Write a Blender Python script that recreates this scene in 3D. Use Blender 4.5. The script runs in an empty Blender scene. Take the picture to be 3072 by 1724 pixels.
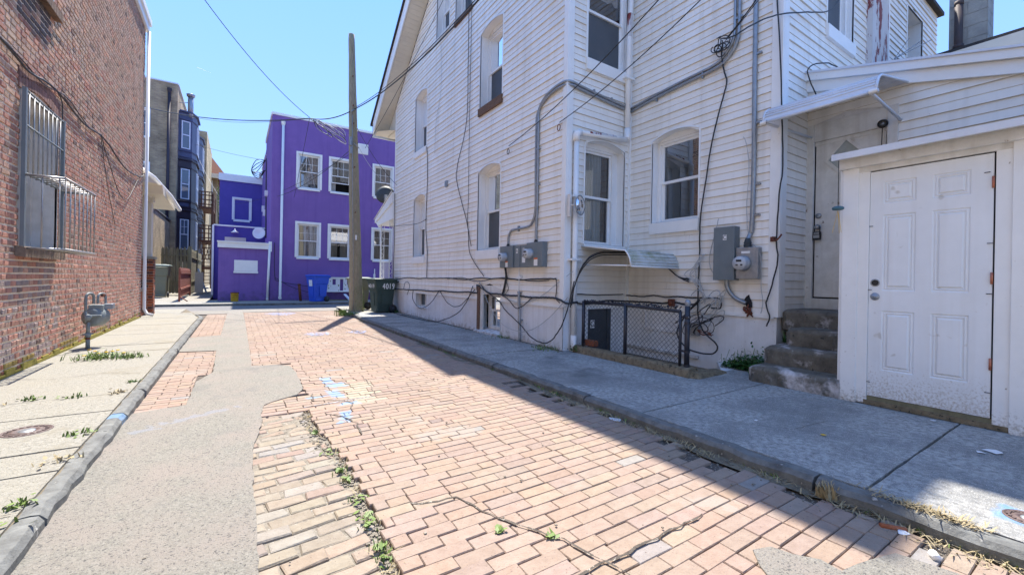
import bpy, math, random
from mathutils import Vector, Matrix
R=random.Random(7)
scn=bpy.context.scene; col=scn.collection
# ---------------- camera ----------------
CAM=Vector((0,0,1.2)); YAW,ROLL=math.radians(33.2646),math.radians(1.0685); FPX,CY=1255.8,839.07
fw=Vector((math.sin(YAW),math.cos(YAW),0)); rt=Vector((math.cos(YAW),-math.sin(YAW),0)); up=Vector((0,0,1))
r2=rt*math.cos(ROLL)+up*math.sin(ROLL); u2=up*math.cos(ROLL)-rt*math.sin(ROLL)
cd=bpy.data.cameras.new('camera'); cam=bpy.data.objects.new('camera',cd); col.objects.link(cam)
cam.matrix_world=Matrix(((r2.x,u2.x,-fw.x,CAM.x),(r2.y,u2.y,-fw.y,CAM.y),(r2.z,u2.z,-fw.z,CAM.z),(0,0,0,1)))
cd.sensor_width=36; cd.lens=36*FPX/3072; cd.shift_y=-(862-CY)/3072; cd.clip_start=.05; cd.clip_end=3000
scn.camera=cam
# ---------------- light ----------------
SD=Vector((.156,.481,1)).normalized()
w=bpy.data.worlds.new('World'); scn.world=w; w.use_nodes=True
nt=w.node_tree; nt.nodes.clear()
sky=nt.nodes.new('ShaderNodeTexSky'); sky.sky_type='NISHITA'; sky.sun_disc=False
sky.sun_elevation=math.asin(SD.z); sky.sun_rotation=math.atan2(SD.x,SD.y); sky.air_density=1.0; sky.dust_density=.15; sky.ozone_density=1.0; sky.altitude=0
tint=nt.nodes.new('ShaderNodeMix'); tint.data_type='RGBA'; tint.blend_type='MIX'; tint.inputs[0].default_value=.965; tint.inputs[7].default_value=(.074/.15,.146/.15,.312/.15,1)
bg=nt.nodes.new('ShaderNodeBackground'); bg.inputs['Strength'].default_value=.15
wo=nt.nodes.new('ShaderNodeOutputWorld'); 
tc=nt.nodes.new('ShaderNodeTexCoord'); sz=nt.nodes.new('ShaderNodeSeparateXYZ'); nt.links.new(tc.outputs['Generated'],sz.inputs[0]); mr=nt.nodes.new('ShaderNodeMapRange'); mr.inputs[1].default_value=.02; mr.inputs[2].default_value=.55; nt.links.new(sz.outputs['Z'],mr.inputs[0])
gm=nt.nodes.new('ShaderNodeMix'); gm.data_type='RGBA'; gm.inputs[6].default_value=(.098/.15,.160/.15,.30/.15,1); gm.inputs[7].default_value=(.062/.15,.131/.15,.31/.15,1); nt.links.new(mr.outputs[0],gm.inputs[0]); nt.links.new(gm.outputs[2],tint.inputs[7])
nt.links.new(sky.outputs[0],tint.inputs[6]); nt.links.new(tint.outputs[2],bg.inputs[0]); nt.links.new(bg.outputs[0],wo.inputs[0])
sl=bpy.data.lights.new('sun','SUN'); sl.energy=2.1; sl.angle=math.radians(.6); sl.color=(1,.94,.85)
so=bpy.data.objects.new('sun',sl); col.objects.link(so); so.rotation_euler=(-SD).to_track_quat('-Z','Y').to_euler(); so.location=(2,5,30)
scn.view_settings.view_transform='Standard'; scn.view_settings.look='None'; scn.view_settings.exposure=2.36; scn.view_settings.gamma=1
scn.render.engine='CYCLES'
# ---------------- materials ----------------
MATS={}
def srgb(h):
    h=h.lstrip('#'); o=[]
    for i in (0,2,4):
        c=int(h[i:i+2],16)/255; o.append(c/12.92 if c<=.04045 else ((c+.055)/1.055)**2.4)
    return tuple(o)
def mat(name,c1,c2=None,scale=6,rough=.7,bump=0,bscale=40,metal=0,spots=None,sscale=30,sth=.62,attr=False,detail=6,stretch=None,spec=.5,big=None,bigscale=.6,wear=None,zdirt=None,paint=None,streak=None):
    if name in MATS: return MATS[name]
    m=bpy.data.materials.new(name); m.use_nodes=True; t=m.node_tree; N=t.nodes; L=t.links; b=N['Principled BSDF']
    b.inputs['Roughness'].default_value=rough; b.inputs['Metallic'].default_value=metal; b.inputs['Specular IOR Level'].default_value=spec
    g=N.new('ShaderNodeNewGeometry'); vec=g.outputs['Position']
    if stretch:
        mp=N.new('ShaderNodeMapping'); mp.inputs['Scale'].default_value=stretch; L.new(vec,mp.inputs[0]); vec=mp.outputs[0]
    def noise(s,d=detail):
        n=N.new('ShaderNodeTexNoise'); n.inputs['Scale'].default_value=s; n.inputs['Detail'].default_value=d; n.inputs['Roughness'].default_value=.65; L.new(vec,n.inputs['Vector']); return n.outputs['Fac']
    def ramp(f,a,bb,ca=(0,0,0,1),cb=(1,1,1,1)):
        r=N.new('ShaderNodeValToRGB'); r.color_ramp.elements[0].position=a; r.color_ramp.elements[1].position=bb; r.color_ramp.elements[0].color=ca; r.color_ramp.elements[1].color=cb; L.new(f,r.inputs[0]); return r.outputs[0]
    def mix(f,a,bb,mode='MIX'):
        x=N.new('ShaderNodeMix'); x.data_type='RGBA'; x.blend_type=mode
        if hasattr(f,'is_output'): L.new(f,x.inputs[0])
        else: x.inputs[0].default_value=f
        for s,i in ((a,6),(bb,7)):
            if hasattr(s,'is_output'): L.new(s,x.inputs[i])
            else: x.inputs[i].default_value=tuple(s)+((1,) if len(s)==3 else ())
        return x.outputs[2]
    c2=c2 or tuple(v*.8 for v in c1)
    if attr:
        a=N.new('ShaderNodeAttribute'); a.attribute_name='Col'
        c=mix(ramp(noise(scale),.3,.7),a.outputs['Color'],mix(1.0,a.outputs['Color'],c2,'MULTIPLY'))
    else: c=mix(ramp(noise(scale),.32,.68),c1,c2)
    if big: c=mix(ramp(noise(bigscale,4),.42,.66),c,big)
    if spots: c=mix(ramp(noise(sscale,2),sth,sth+.06),c,spots)
    if wear: # (colour, scale, threshold) chipped or stained patches with crisp edges
        c=mix(ramp(noise(wear[1],8),wear[2],wear[2]+(wear[3] if len(wear)>3 else .03)),c,wear[0])
    sx=None
    if zdirt or streak: sx=N.new('ShaderNodeSeparateXYZ'); L.new(g.outputs['Position'],sx.inputs[0])
    def math_(o,a,bb=None,cc=None):
        x=N.new('ShaderNodeMath'); x.operation=o; x.use_clamp=False
        for i,s in enumerate((a,bb,cc)):
            if s is None: continue
            if hasattr(s,'is_output'): L.new(s,x.inputs[i])
            else: x.inputs[i].default_value=s
        return x.outputs[0]
    if streak: # run-down dirt streaks (colour, amount)
        mp=N.new('ShaderNodeMapping'); mp.inputs['Scale'].default_value=(9,9,.5); L.new(g.outputs['Position'],mp.inputs[0]); n=N.new('ShaderNodeTexNoise'); n.inputs['Scale'].default_value=1; n.inputs['Detail'].default_value=5; L.new(mp.outputs[0],n.inputs['Vector'])
        c=mix(math_('MULTIPLY',ramp(n.outputs['Fac'],.5,.75),streak[1]),c,streak[0])
    if zdirt: # splashed dirt low down (colour, height, scale)
        zz=N.new('ShaderNodeMapRange'); L.new(sx.outputs['Z'],zz.inputs[0]); zz.inputs[1].default_value=zdirt[1]; zz.inputs[2].default_value=.1; zz.inputs[3].default_value=0; zz.inputs[4].default_value=.34
        c=mix(ramp(math_('ADD',noise(zdirt[2],10),zz.outputs[0]),.66,.98),c,zdirt[0])
    if paint: # brushed utility paint marks: list of (cx,cy,hx,hy,angle), colour, noise amount
        nn=N.new('ShaderNodeTexNoise'); nn.inputs['Scale'].default_value=16; nn.inputs['Detail'].default_value=6; L.new(g.outputs['Position'],nn.inputs['Vector']); m0=None
        for cx,cy,hx,hy,an in paint[0]:
            mp=N.new('ShaderNodeMapping'); mp.vector_type='TEXTURE'; mp.inputs['Location'].default_value=(cx,cy,0); mp.inputs['Rotation'].default_value=(0,0,an); mp.inputs['Scale'].default_value=(hx,hy,1); L.new(g.outputs['Position'],mp.inputs[0]); s=N.new('ShaderNodeSeparateXYZ'); L.new(mp.outputs[0],s.inputs[0])
            d=math_('MAXIMUM',math_('ABSOLUTE',s.outputs[0]),math_('ABSOLUTE',s.outputs[1])); m0=d if m0 is None else math_('MINIMUM',m0,d)
        v=math_('SUBTRACT',1.0,m0); v=math_('ADD',v,math_('MULTIPLY',math_('SUBTRACT',nn.outputs['Fac'],.5),paint[2])); k=N.new('ShaderNodeMapRange'); L.new(v,k.inputs[0]); k.inputs[1].default_value=.15; k.inputs[2].default_value=.5; k.inputs[3].default_value=0; k.inputs[4].default_value=paint[3]; c=mix(k.outputs[0],c,paint[1])
    L.new(c,b.inputs['Base Color'])
    if bump:
        bn=N.new('ShaderNodeBump'); bn.inputs['Strength'].default_value=bump; bn.inputs['Distance'].default_value=.01; L.new(noise(bscale,8),bn.inputs['Height']); L.new(bn.outputs[0],b.inputs['Normal'])
    MATS[name]=m; return m
def glassmat(name,tint=(.75,.8,.82),refl=.25):
    m=bpy.data.materials.new(name); m.use_nodes=True; t=m.node_tree; N=t.nodes; L=t.links; N.clear()
    o=N.new('ShaderNodeOutputMaterial'); tr=N.new('ShaderNodeBsdfTransparent'); tr.inputs[0].default_value=tint+(1,)
    gl=N.new('ShaderNodeBsdfGlossy'); gl.inputs['Roughness'].default_value=.02; gl.inputs[0].default_value=(.95,.97,1,1)
    fr=N.new('ShaderNodeFresnel'); fr.inputs[0].default_value=1.5; ad=N.new('ShaderNodeMath'); ad.operation='ADD'; ad.inputs[1].default_value=refl; ad.use_clamp=True
    mx=N.new('ShaderNodeMixShader'); L.new(fr.outputs[0],ad.inputs[0]); L.new(ad.outputs[0],mx.inputs[0]); L.new(tr.outputs[0],mx.inputs[1]); L.new(gl.outputs[0],mx.inputs[2]); L.new(mx.outputs[0],o.inputs[0])
    MATS[name]=m; return m
M=dict(
 siding=mat('white_vinyl',(.90,.86,.79),(.85,.81,.74),2.5,.5,.08,9,spots=(.5,.45,.38),sscale=18,sth=.74,big=(.78,.73,.65),bigscale=.7,streak=((.55,.50,.42),.35)),
 lap=mat('tan_lap_edge',(.58,.51,.40),(.68,.62,.53),4,.9),  # lap undersides: a tan darker than the boards
 trim=mat('white_trim',(.84,.83,.80),(.78,.77,.74),4,.5,.15,14,spots=(.4,.36,.30),sscale=30,sth=.72,zdirt=((.30,.24,.17),.35,50)),
 oldtrim=mat('old_white_paint',(.76,.74,.70),(.62,.60,.55),7,.6,.25,30,wear=((.28,.22,.17),9,.66),streak=((.42,.37,.30),.5)),
 cream=mat('cream_soffit',(.66,.60,.48),(.58,.52,.42),3,.5),
 found=mat('white_washed_foundation',(.78,.77,.77),(.68,.66,.64),3,.85,.5,16,spots=(.3,.27,.25),sscale=26,sth=.7,wear=((.30,.07,.06),5,.72),zdirt=((.34,.29,.23),.32,12),streak=((.50,.46,.42),.4)),
  foundw=mat('well_white_wash',(.80,.79,.79),(.68,.67,.66),3,.85,.4,16,spots=(.3,.27,.25),sscale=26,sth=.7,streak=((.5,.47,.43),.35)),
 wood=mat('rotten_wood',(.22,.12,.07),(.09,.055,.035),14,.9,.6,40,stretch=(1,1,6)),
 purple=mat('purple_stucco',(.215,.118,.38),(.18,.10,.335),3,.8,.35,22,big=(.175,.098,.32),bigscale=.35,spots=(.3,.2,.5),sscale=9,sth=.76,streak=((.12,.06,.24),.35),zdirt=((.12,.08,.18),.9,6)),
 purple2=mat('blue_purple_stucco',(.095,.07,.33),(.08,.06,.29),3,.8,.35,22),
 soil=mat('sandy_crack_soil',(.27,.235,.185),(.15,.13,.10),22,1,.9,60,spots=(.36,.33,.28),sscale=70,sth=.6),
 mortar=mat('cream_mortar',(.82,.71,.56),(.70,.60,.46),12,.95,.5,60),
 brick=mat('red_brick_face',(.3,.13,.09),(.74,.68,.65),22,.9,.7,55,attr=True,spots=(.16,.10,.08),sscale=40,sth=.74),
 paver=mat('paving_brick_face',(.4,.25,.2),(.80,.77,.74),18,.9,.6,70,attr=True,spots=(.14,.10,.08),sscale=85,sth=.66,big=None,paint=([(.845,4.95,.07,.22,.0),(.88,4.72,.12,.12,.1),(.82,4.35,.07,.22,.05),(.66,4.33,.17,.035,.05),(.86,3.98,.12,.06,0),(.76,3.62,.06,.20,-.25)],(.17,.34,.56),1.9,.62),wear=((.30,.245,.20),1.1,.60)),
 joint=mat('sandy_joint',(.12,.10,.08),(.065,.053,.042),18,1,.8,70,spots=(.38,.34,.28),sscale=60,sth=.6),
 patch=mat('aggregate_concrete',(.315,.295,.25),(.165,.155,.13),80,.95,1,140,spots=(.10,.095,.088),sscale=95,sth=.585,big=(.27,.235,.20),bigscale=2.2,detail=12,wear=((.17,.165,.15),1.3,.56,.14),paint=([(-.25,4.2,.32,.06,.45),(-.55,4.0,.10,.05,.3)],(.25,.34,.5),2.6,.2)),
 walk=mat('sunny_sidewalk_concrete',(.355,.335,.285),(.21,.198,.165),34,.95,1,90,spots=(.11,.10,.08),sscale=110,sth=.60,big=(.29,.27,.22),bigscale=1.1,detail=10,wear=((.24,.215,.16),1.6,.57,.12)),
 walk2=mat('stained_sidewalk_concrete',(.50,.49,.455),(.17,.168,.16),26,.95,1,110,spots=(.60,.59,.55),sscale=150,sth=.60,big=(.20,.20,.19),bigscale=1.6,detail=14,wear=((.13,.13,.125),1.5,.58,.16),paint=([(3.13,.30,.14,.14,0)],(.12,.30,.6),.5,.8)),
 kerb=mat('dark_slate_kerb',(.20,.203,.19),(.085,.085,.08),11,.85,1,28,detail=12,spots=(.34,.33,.30),sscale=22,sth=.68,paint=([(-.76,4.28,.09,.10,0)],(.14,.28,.48),1.4,.6)),
 asphalt=mat('pale_asphalt',(.20,.19,.18),(.13,.125,.12),30,.95,.6,90,spots=(.3,.28,.26),sscale=60,sth=.66),
 dirt=mat('dirt',(.22,.18,.12),(.12,.1,.07),12,1,.7,50),
 grey=mat('grey_painted_steel',(.17,.20,.21),(.14,.17,.18),6,.45,.1,30,spots=(.25,.24,.22),sscale=28,sth=.74),
 greydk=mat('dark_grey_door',(.045,.055,.06),(.03,.036,.04),6,.6),
 galv=mat('galvanised_metal',(.36,.38,.40),(.25,.27,.29),12,.4,.1,30,metal=.6),
 gasgrey=mat('gas_meter_grey',(.22,.25,.25),(.16,.185,.185),9,.55,.15,30,spots=(.2,.09,.05),sscale=25,sth=.72),
 rust=mat('rust',(.20,.06,.03),(.10,.035,.02),20,.9,.5,50),
 steel=mat('bright_steel',(.42,.41,.40),(.28,.28,.27),20,.42,0,10,metal=.6),
 black=mat('black_rubber',(.012,.012,.013),(.02,.02,.02),8,.6),
 cable=mat('black_cable',(.018,.018,.02),(.03,.03,.03),8,.5),
 cablew=mat('pale_cable',(.5,.5,.48),(.4,.4,.38),8,.5),
 navy=mat('chipped_black_paint',(.014,.015,.022),(.03,.03,.04),10,.4,.2,40,wear=((.55,.55,.6),24,.66)),
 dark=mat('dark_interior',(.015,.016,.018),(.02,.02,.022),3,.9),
 curtain=mat('curtain_cloth',(.55,.53,.48),(.42,.40,.36),5,.9,stretch=(8,8,.3)),
 lace=mat('lace_curtain',(.6,.56,.50),(.5,.36,.32),30,.9),
 screen=mat('insect_screen',(.085,.095,.105),(.065,.075,.085),3,.6),
 blind=mat('tan_blind',(.55,.47,.35),(.45,.38,.28),5,.8),
 slate=mat('dark_shingle',(.05,.047,.045),(.03,.028,.027),12,.95,.6,30),
 tan=mat('tan_brick_plain',(.30,.225,.135),(.2,.15,.09),3,.9),
 bay=mat('slate_blue_paint',(.06,.07,.135),(.05,.055,.11),4,.5),
 baydk=mat('dark_plum_paint',(.028,.016,.028),(.02,.012,.02),4,.5),
 concrete=mat('mossy_step_concrete',(.19,.17,.135),(.085,.078,.062),9,.95,1,40,detail=12,wear=((.58,.54,.52),3.0,.525,.13),spots=(.045,.045,.035),sscale=14,sth=.66),
 mossy=mat('mossy_kerb_concrete',(.26,.20,.12),(.13,.10,.06),16,.95,1,50,spots=(.05,.045,.03),sscale=30,sth=.6),
 alu=mat('white_aluminium',(.68,.71,.76),(.58,.61,.66),4,.35,.05,10),
 moss=mat('mossy_aluminium',(.62,.64,.63),(.50,.51,.45),5,.6,.1,20,wear=((.26,.28,.14),4,.50,.2)),
 pole=mat('weathered_pole_wood',(.42,.35,.25),(.19,.155,.10),10,.95,1,22,stretch=(6,6,.6),big=(.30,.28,.17),bigscale=3),
 bin=mat('dark_green_plastic',(.04,.07,.057),(.028,.053,.043),4,.55,.05,20,spots=(.09,.11,.09),sscale=12,sth=.7),
 binb=mat('blue_plastic',(.02,.095,.60),(.015,.075,.50),4,.45),
 bino=mat('olive_plastic',(.21,.21,.13),(.16,.165,.105),4,.5,big=(.2,.2,.14),bigscale=4),
 binlid=mat('grey_green_lid',(.20,.25,.21),(.16,.20,.17),4,.5),
 white=mat('white_lettering',(.8,.8,.78),(.75,.75,.73),4,.6),
 blackp=mat('black_lettering',(.01,.01,.01),(.015,.015,.015),4,.6),
 orange=mat('orange_warning',(.7,.16,.03),(.6,.13,.03),4,.6),
 yellow=mat('yellow_bucket_plastic',(.62,.40,.02),(.45,.25,.02),10,.5,wear=((.2,.05,.03),12,.6)),
 fence=mat('weathered_fence_wood',(.25,.225,.13),(.14,.12,.07),8,.95,.5,30,stretch=(1,1,.2)),
 redwood=mat('rusty_red_wood',(.30,.085,.045),(.18,.05,.03),8,.8,.3,30),
 deck=mat('brown_deck_wood',(.15,.07,.045),(.10,.045,.03),6,.8),
 leaf=mat('leaf_green',(.17,.24,.05),(.09,.15,.03),8,.6),
 ivy=mat('ivy_green',(.05,.15,.03),(.025,.085,.018),9,.55),
 dry=mat('dry_grass',(.42,.34,.2),(.3,.24,.13),9,.9),
 flower=mat('yellow_flower',(.8,.5,.01),(.7,.4,.01),9,.7),
 bark=mat('bark',(.12,.09,.06),(.07,.05,.035),9,.9,.5,30),
 iron=mat('cast_iron_cover',(.13,.085,.075),(.08,.055,.05),20,.6,.4,60),
 paint=mat('blue_utility_paint',(.16,.42,.85),(.22,.5,.9),20,.8),
 flue=mat('dark_flue',(.07,.045,.04),(.04,.03,.028),9,.7),
 chim=mat('grey_block',(.40,.38,.33),(.28,.27,.24),6,.95,.6,30),
 peel=mat('peeling_red_white_paint',(.62,.60,.58),(.52,.5,.5),6,.7,.5,30,wear=((.20,.03,.025),7,.52),stretch=(1,1,.28)),
 copper=mat('copper_hinge',(.55,.22,.13),(.4,.13,.08),30,.5,0,10,metal=.5),
 teal=mat('teal_metal',(.06,.16,.2),(.05,.12,.16),9,.5),
 paper=mat('white_scrap',(.75,.75,.75),(.65,.65,.65),9,.8),
 redbrick=mat('orange_brick',(.36,.115,.05),(.25,.08,.035),10,.9,.6,50),
 mosswall=mat('yellow_moss',(.22,.19,.02),(.3,.25,.05),25,1,.6,60),
)
GL=glassmat('window_glass',(.8,.85,.87),.10)
GLb=glassmat('bright_glass',(.85,.88,.9),.18)
# alpha-ragged paint so that brushed marks have broken edges
def ragged(name,c,th=.5,scale=30):
    m=mat(name,c,c,8,.8).copy(); t=m.node_tree; N=t.nodes; L=t.links; b=N['Principled BSDF']
    g=N.new('ShaderNodeNewGeometry'); n=N.new('ShaderNodeTexNoise'); n.inputs['Scale'].default_value=scale; n.inputs['Detail'].default_value=6; L.new(g.outputs['Position'],n.inputs['Vector'])
    r=N.new('ShaderNodeValToRGB'); r.color_ramp.elements[0].position=th-.04; r.color_ramp.elements[1].position=th+.04; L.new(n.outputs['Fac'],r.inputs[0]); L.new(r.outputs[0],b.inputs['Alpha']); return m
M['paintr']=ragged('ragged_blue_paint',(.20,.48,.88),.47,26)
M['paintf']=ragged('faint_blue_paint',(.32,.42,.72),.56,20)
# ---------------- mesh builder ----------------
class MB:
    def __init__(s): s.v=[];s.f=[];s.c=[];s.sm=[];s.cur=None;s.smooth=False
    def vert(s,p): s.v.append(tuple(p)); return len(s.v)-1
    def face(s,ids,c=None,sm=None):
        s.f.append(tuple(ids)); s.c.append(c or s.cur); s.sm.append(s.smooth if sm is None else sm)
    def poly(s,pts,c=None,sm=None):
        i=len(s.v); s.v+= [tuple(p) for p in pts]; s.face(range(i,i+len(pts)),c,sm); return s
    def box(s,x0,x1,y0,y1,z0,z1,c=None,ch=0):
        return s.hexa([(x0,y0,z0),(x1,y0,z0),(x1,y1,z0),(x0,y1,z0),(x0,y0,z1),(x1,y0,z1),(x1,y1,z1),(x0,y1,z1)],c)
    def hexa(s,p,c=None):
        i=len(s.v); s.v+=[tuple(q) for q in p]
        for f in ((0,3,2,1),(4,5,6,7),(0,1,5,4),(1,2,6,5),(2,3,7,6),(3,0,4,7)): s.face([i+k for k in f],c,False)
        return s
    def tube(s,pts,r,n=6,r1=None,cap=True):
        pts=[Vector(p) for p in pts]; K=len(pts)
        if K<2: return s
        rings=[]; prev=None
        for k,p in enumerate(pts):
            d=(pts[min(k+1,K-1)]-pts[max(k-1,0)]);
            if d.length<1e-9: d=Vector((0,0,1))
            d.normalize()
            if prev is None: a=Vector((0,0,1)) if abs(d.z)<.9 else Vector((1,0,0)); x=d.cross(a).normalized()
            else:
                x=prev-d*prev.dot(d)
                if x.length<1e-6: x=d.orthogonal()
                x.normalize()
            prev=x; y=d.cross(x); rr=r if r1 is None else r+(r1-r)*k/(K-1)
            rings.append([s.vert(p+(x*math.cos(2*math.pi*j/n)+y*math.sin(2*math.pi*j/n))*rr) for j in range(n)])
        for a,b in zip(rings,rings[1:]):
            for j in range(n): s.face((a[j],a[(j+1)%n],b[(j+1)%n],b[j]),None,n>4)
        if cap: s.face(rings[0][::-1],None,False); s.face(rings[-1],None,False)
        return s
    def lathe(s,prof,o,ax=(0,0,1),n=20):
        ax=Vector(ax).normalized(); a=Vector((1,0,0)) if abs(ax.x)<.9 else Vector((0,1,0)); x=ax.cross(a).normalized(); y=ax.cross(x); o=Vector(o); rings=[]
        for r,h in prof: rings.append([s.vert(o+ax*h+(x*math.cos(2*math.pi*j/n)+y*math.sin(2*math.pi*j/n))*max(r,1e-5)) for j in range(n)])
        for a,b in zip(rings,rings[1:]):
            for j in range(n): s.face((a[j],a[(j+1)%n],b[(j+1)%n],b[j]),None,True)
        return s
    def build(s,name,m,parent=None,origin=(0,0,0),bevel=0):
        o=Vector(parent_origin(parent)) if parent is not None else Vector(origin)
        me=bpy.data.meshes.new(name); me.from_pydata([tuple(Vector(p)-o) for p in s.v],[],s.f); me.update()
        me.polygons.foreach_set('use_smooth',s.sm)
        if any(c is not None for c in s.c):
            a=me.color_attributes.new('Col','FLOAT_COLOR','CORNER'); buf=[]
            for f,c in zip(s.f,s.c):
                c=c or (.5,.5,.5); buf+= [c[0],c[1],c[2],1]*len(f)
            a.data.foreach_set('color',buf)
        me.materials.append(M[m] if isinstance(m,str) else m)
        ob=bpy.data.objects.new(name,me); col.objects.link(ob)
        if parent is not None: ob.parent=parent
        else: ob.location=o
        if bevel:
            bv=ob.modifiers.new('bevel','BEVEL'); bv.width=bevel; bv.segments=2; bv.limit_method='ANGLE'; bv.angle_limit=.6
        return ob
def parent_origin(p):
    o=Vector((0,0,0))
    while p is not None: o+=p.location; p=p.parent
    return o
def thing(name,label,cat,loc,group=None):
    o=bpy.data.objects.new(name,None); col.objects.link(o); o.location=loc; o.empty_display_size=.1; return tag(o,label,cat,group)
def tag(o,label,cat,group=None):
    o['label']=label; o['category']=cat
    if group: o['group']=group
    return o
def st(o,kind='structure'): o['kind']=kind; return o
def smooth(pts,n=6):
    P=[Vector(p) for p in pts]; out=[]
    for i in range(len(P)-1):
        a=P[max(i-1,0)];b=P[i];c=P[i+1];d=P[min(i+2,len(P)-1)]
        for k in range(n):
            t=k/n; out.append(.5*((2*b)+(-a+c)*t+(2*a-5*b+4*c-d)*t*t+(-a+3*b-3*c+d)*t**3))
    out.append(P[-1]); return out
def sag(a,b,s,n=24):
    a,b=Vector(a),Vector(b); return [a.lerp(b,k/n)-Vector((0,0,4*s*(k/n)*(1-k/n))) for k in range(n+1)]
def textmesh(name,txt,size,parent,mtl,loc,U,V,ext=.001):
    c=bpy.data.curves.new(name,'FONT'); c.body=txt; c.size=size; c.extrude=ext; c.align_x='CENTER'; c.align_y='CENTER'
    t=bpy.data.objects.new(name,c); col.objects.link(t); dg=bpy.context.evaluated_depsgraph_get(); me=bpy.data.meshes.new_from_object(t.evaluated_get(dg)); bpy.data.objects.remove(t); bpy.data.curves.remove(c)
    U,V=Vector(U),Vector(V); W=U.cross(V); o=parent_origin(parent); L=Vector(loc)-o
    for v in me.vertices: v.co=L+U*v.co.x+V*v.co.y+W*v.co.z
    me.materials.clear(); me.materials.append(M[mtl]); ob=bpy.data.objects.new(name,me); col.objects.link(ob); ob.parent=parent; return ob
class FR:
    def __init__(s,O,U,N): s.O,s.U,s.N=Vector(O),Vector(U),Vector(N)
    def __call__(s,u,z,o=0): return s.O+s.U*u+s.N*o+Vector((0,0,z))
    def box(s,mb,u0,u1,z0,z1,o0,o1,c=None):
        return mb.hexa([s(u0,z0,o0),s(u1,z0,o0),s(u1,z0,o1),s(u0,z0,o1),s(u0,z1,o0),s(u1,z1,o0),s(u1,z1,o1),s(u0,z1,o1)],c)
def span(o,z):
    if z<o['z0']-1e-6 or z>o['zt']+1e-6: return None
    c=(o['u0']+o['u1'])/2; w=(o['u1']-o['u0'])/2
    if z<=o['zs']: return c-w,c+w
    h=o['zt']-o['zs']; Rr=(w*w+h*h)/(2*h); zc=o['zt']-Rr; q=math.sqrt(max(0,Rr*Rr-(z-zc)**2)); return c-q,c+q
def op(u0,u1,z0,zs,rise=.095): return dict(u0=u0,u1=u1,z0=z0,zs=zs,zt=zs+rise)
LAP=[]
def siding(mb,fr,umin,umax,z0,z1,ops=(),p=.102,big=.020,small=.011):
    lp=MB(); LAP.append(lp)
    rr=random.Random(int(z0*100)+len(ops)); k=0; z=z0
    while z<z1-1e-6:
        zb=min(z+p,z1); A=(umin(z),umin(zb)); B=(umax(z),umax(zb)); cuts=[]
        if A[0]<B[0] or A[1]<B[1]:
            for o in ops:
                if zb<=o['z0']+1e-6 or z>=o['zt']-1e-6: continue
                sa=span(o,max(z,o['z0'])); c=(o['u0']+o['u1'])/2; sb=span(o,zb) if zb<=o['zt'] else (c,c); cuts.append((sa,sb))
            cuts.sort(key=lambda t:t[0][0]); segs=[]; cur=(A[0],A[1])
            for sa,sb in cuts: segs.append((cur,(sa[0],sb[0]))); cur=(sa[1],sb[1])
            segs.append((cur,(B[0],B[1])))
            t=big if k%2==0 else small
            for a,b in segs:
                if b[0]-a[0]<=0 and b[1]-a[1]<=0: continue
                parts=[(a,b,0)]
                if b[0]-a[0]>2.0 and rr.random()<.45:
                    f=rr.uniform(.25,.75); m=(a[0]+(b[0]-a[0])*f,)*2; parts=[(a,m,0),(m,b,.0018)]
                for a_,b_,e in parts:
                    mb.poly([fr(a_[0],z,t+e),fr(b_[0],z,t+e),fr(b_[1],zb,.002+e),fr(a_[1],zb,.002+e)])
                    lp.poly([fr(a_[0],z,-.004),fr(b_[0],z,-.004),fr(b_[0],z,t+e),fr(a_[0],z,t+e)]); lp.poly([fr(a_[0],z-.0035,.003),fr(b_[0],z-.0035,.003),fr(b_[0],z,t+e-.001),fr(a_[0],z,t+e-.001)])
        z=zb;k+=1
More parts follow.
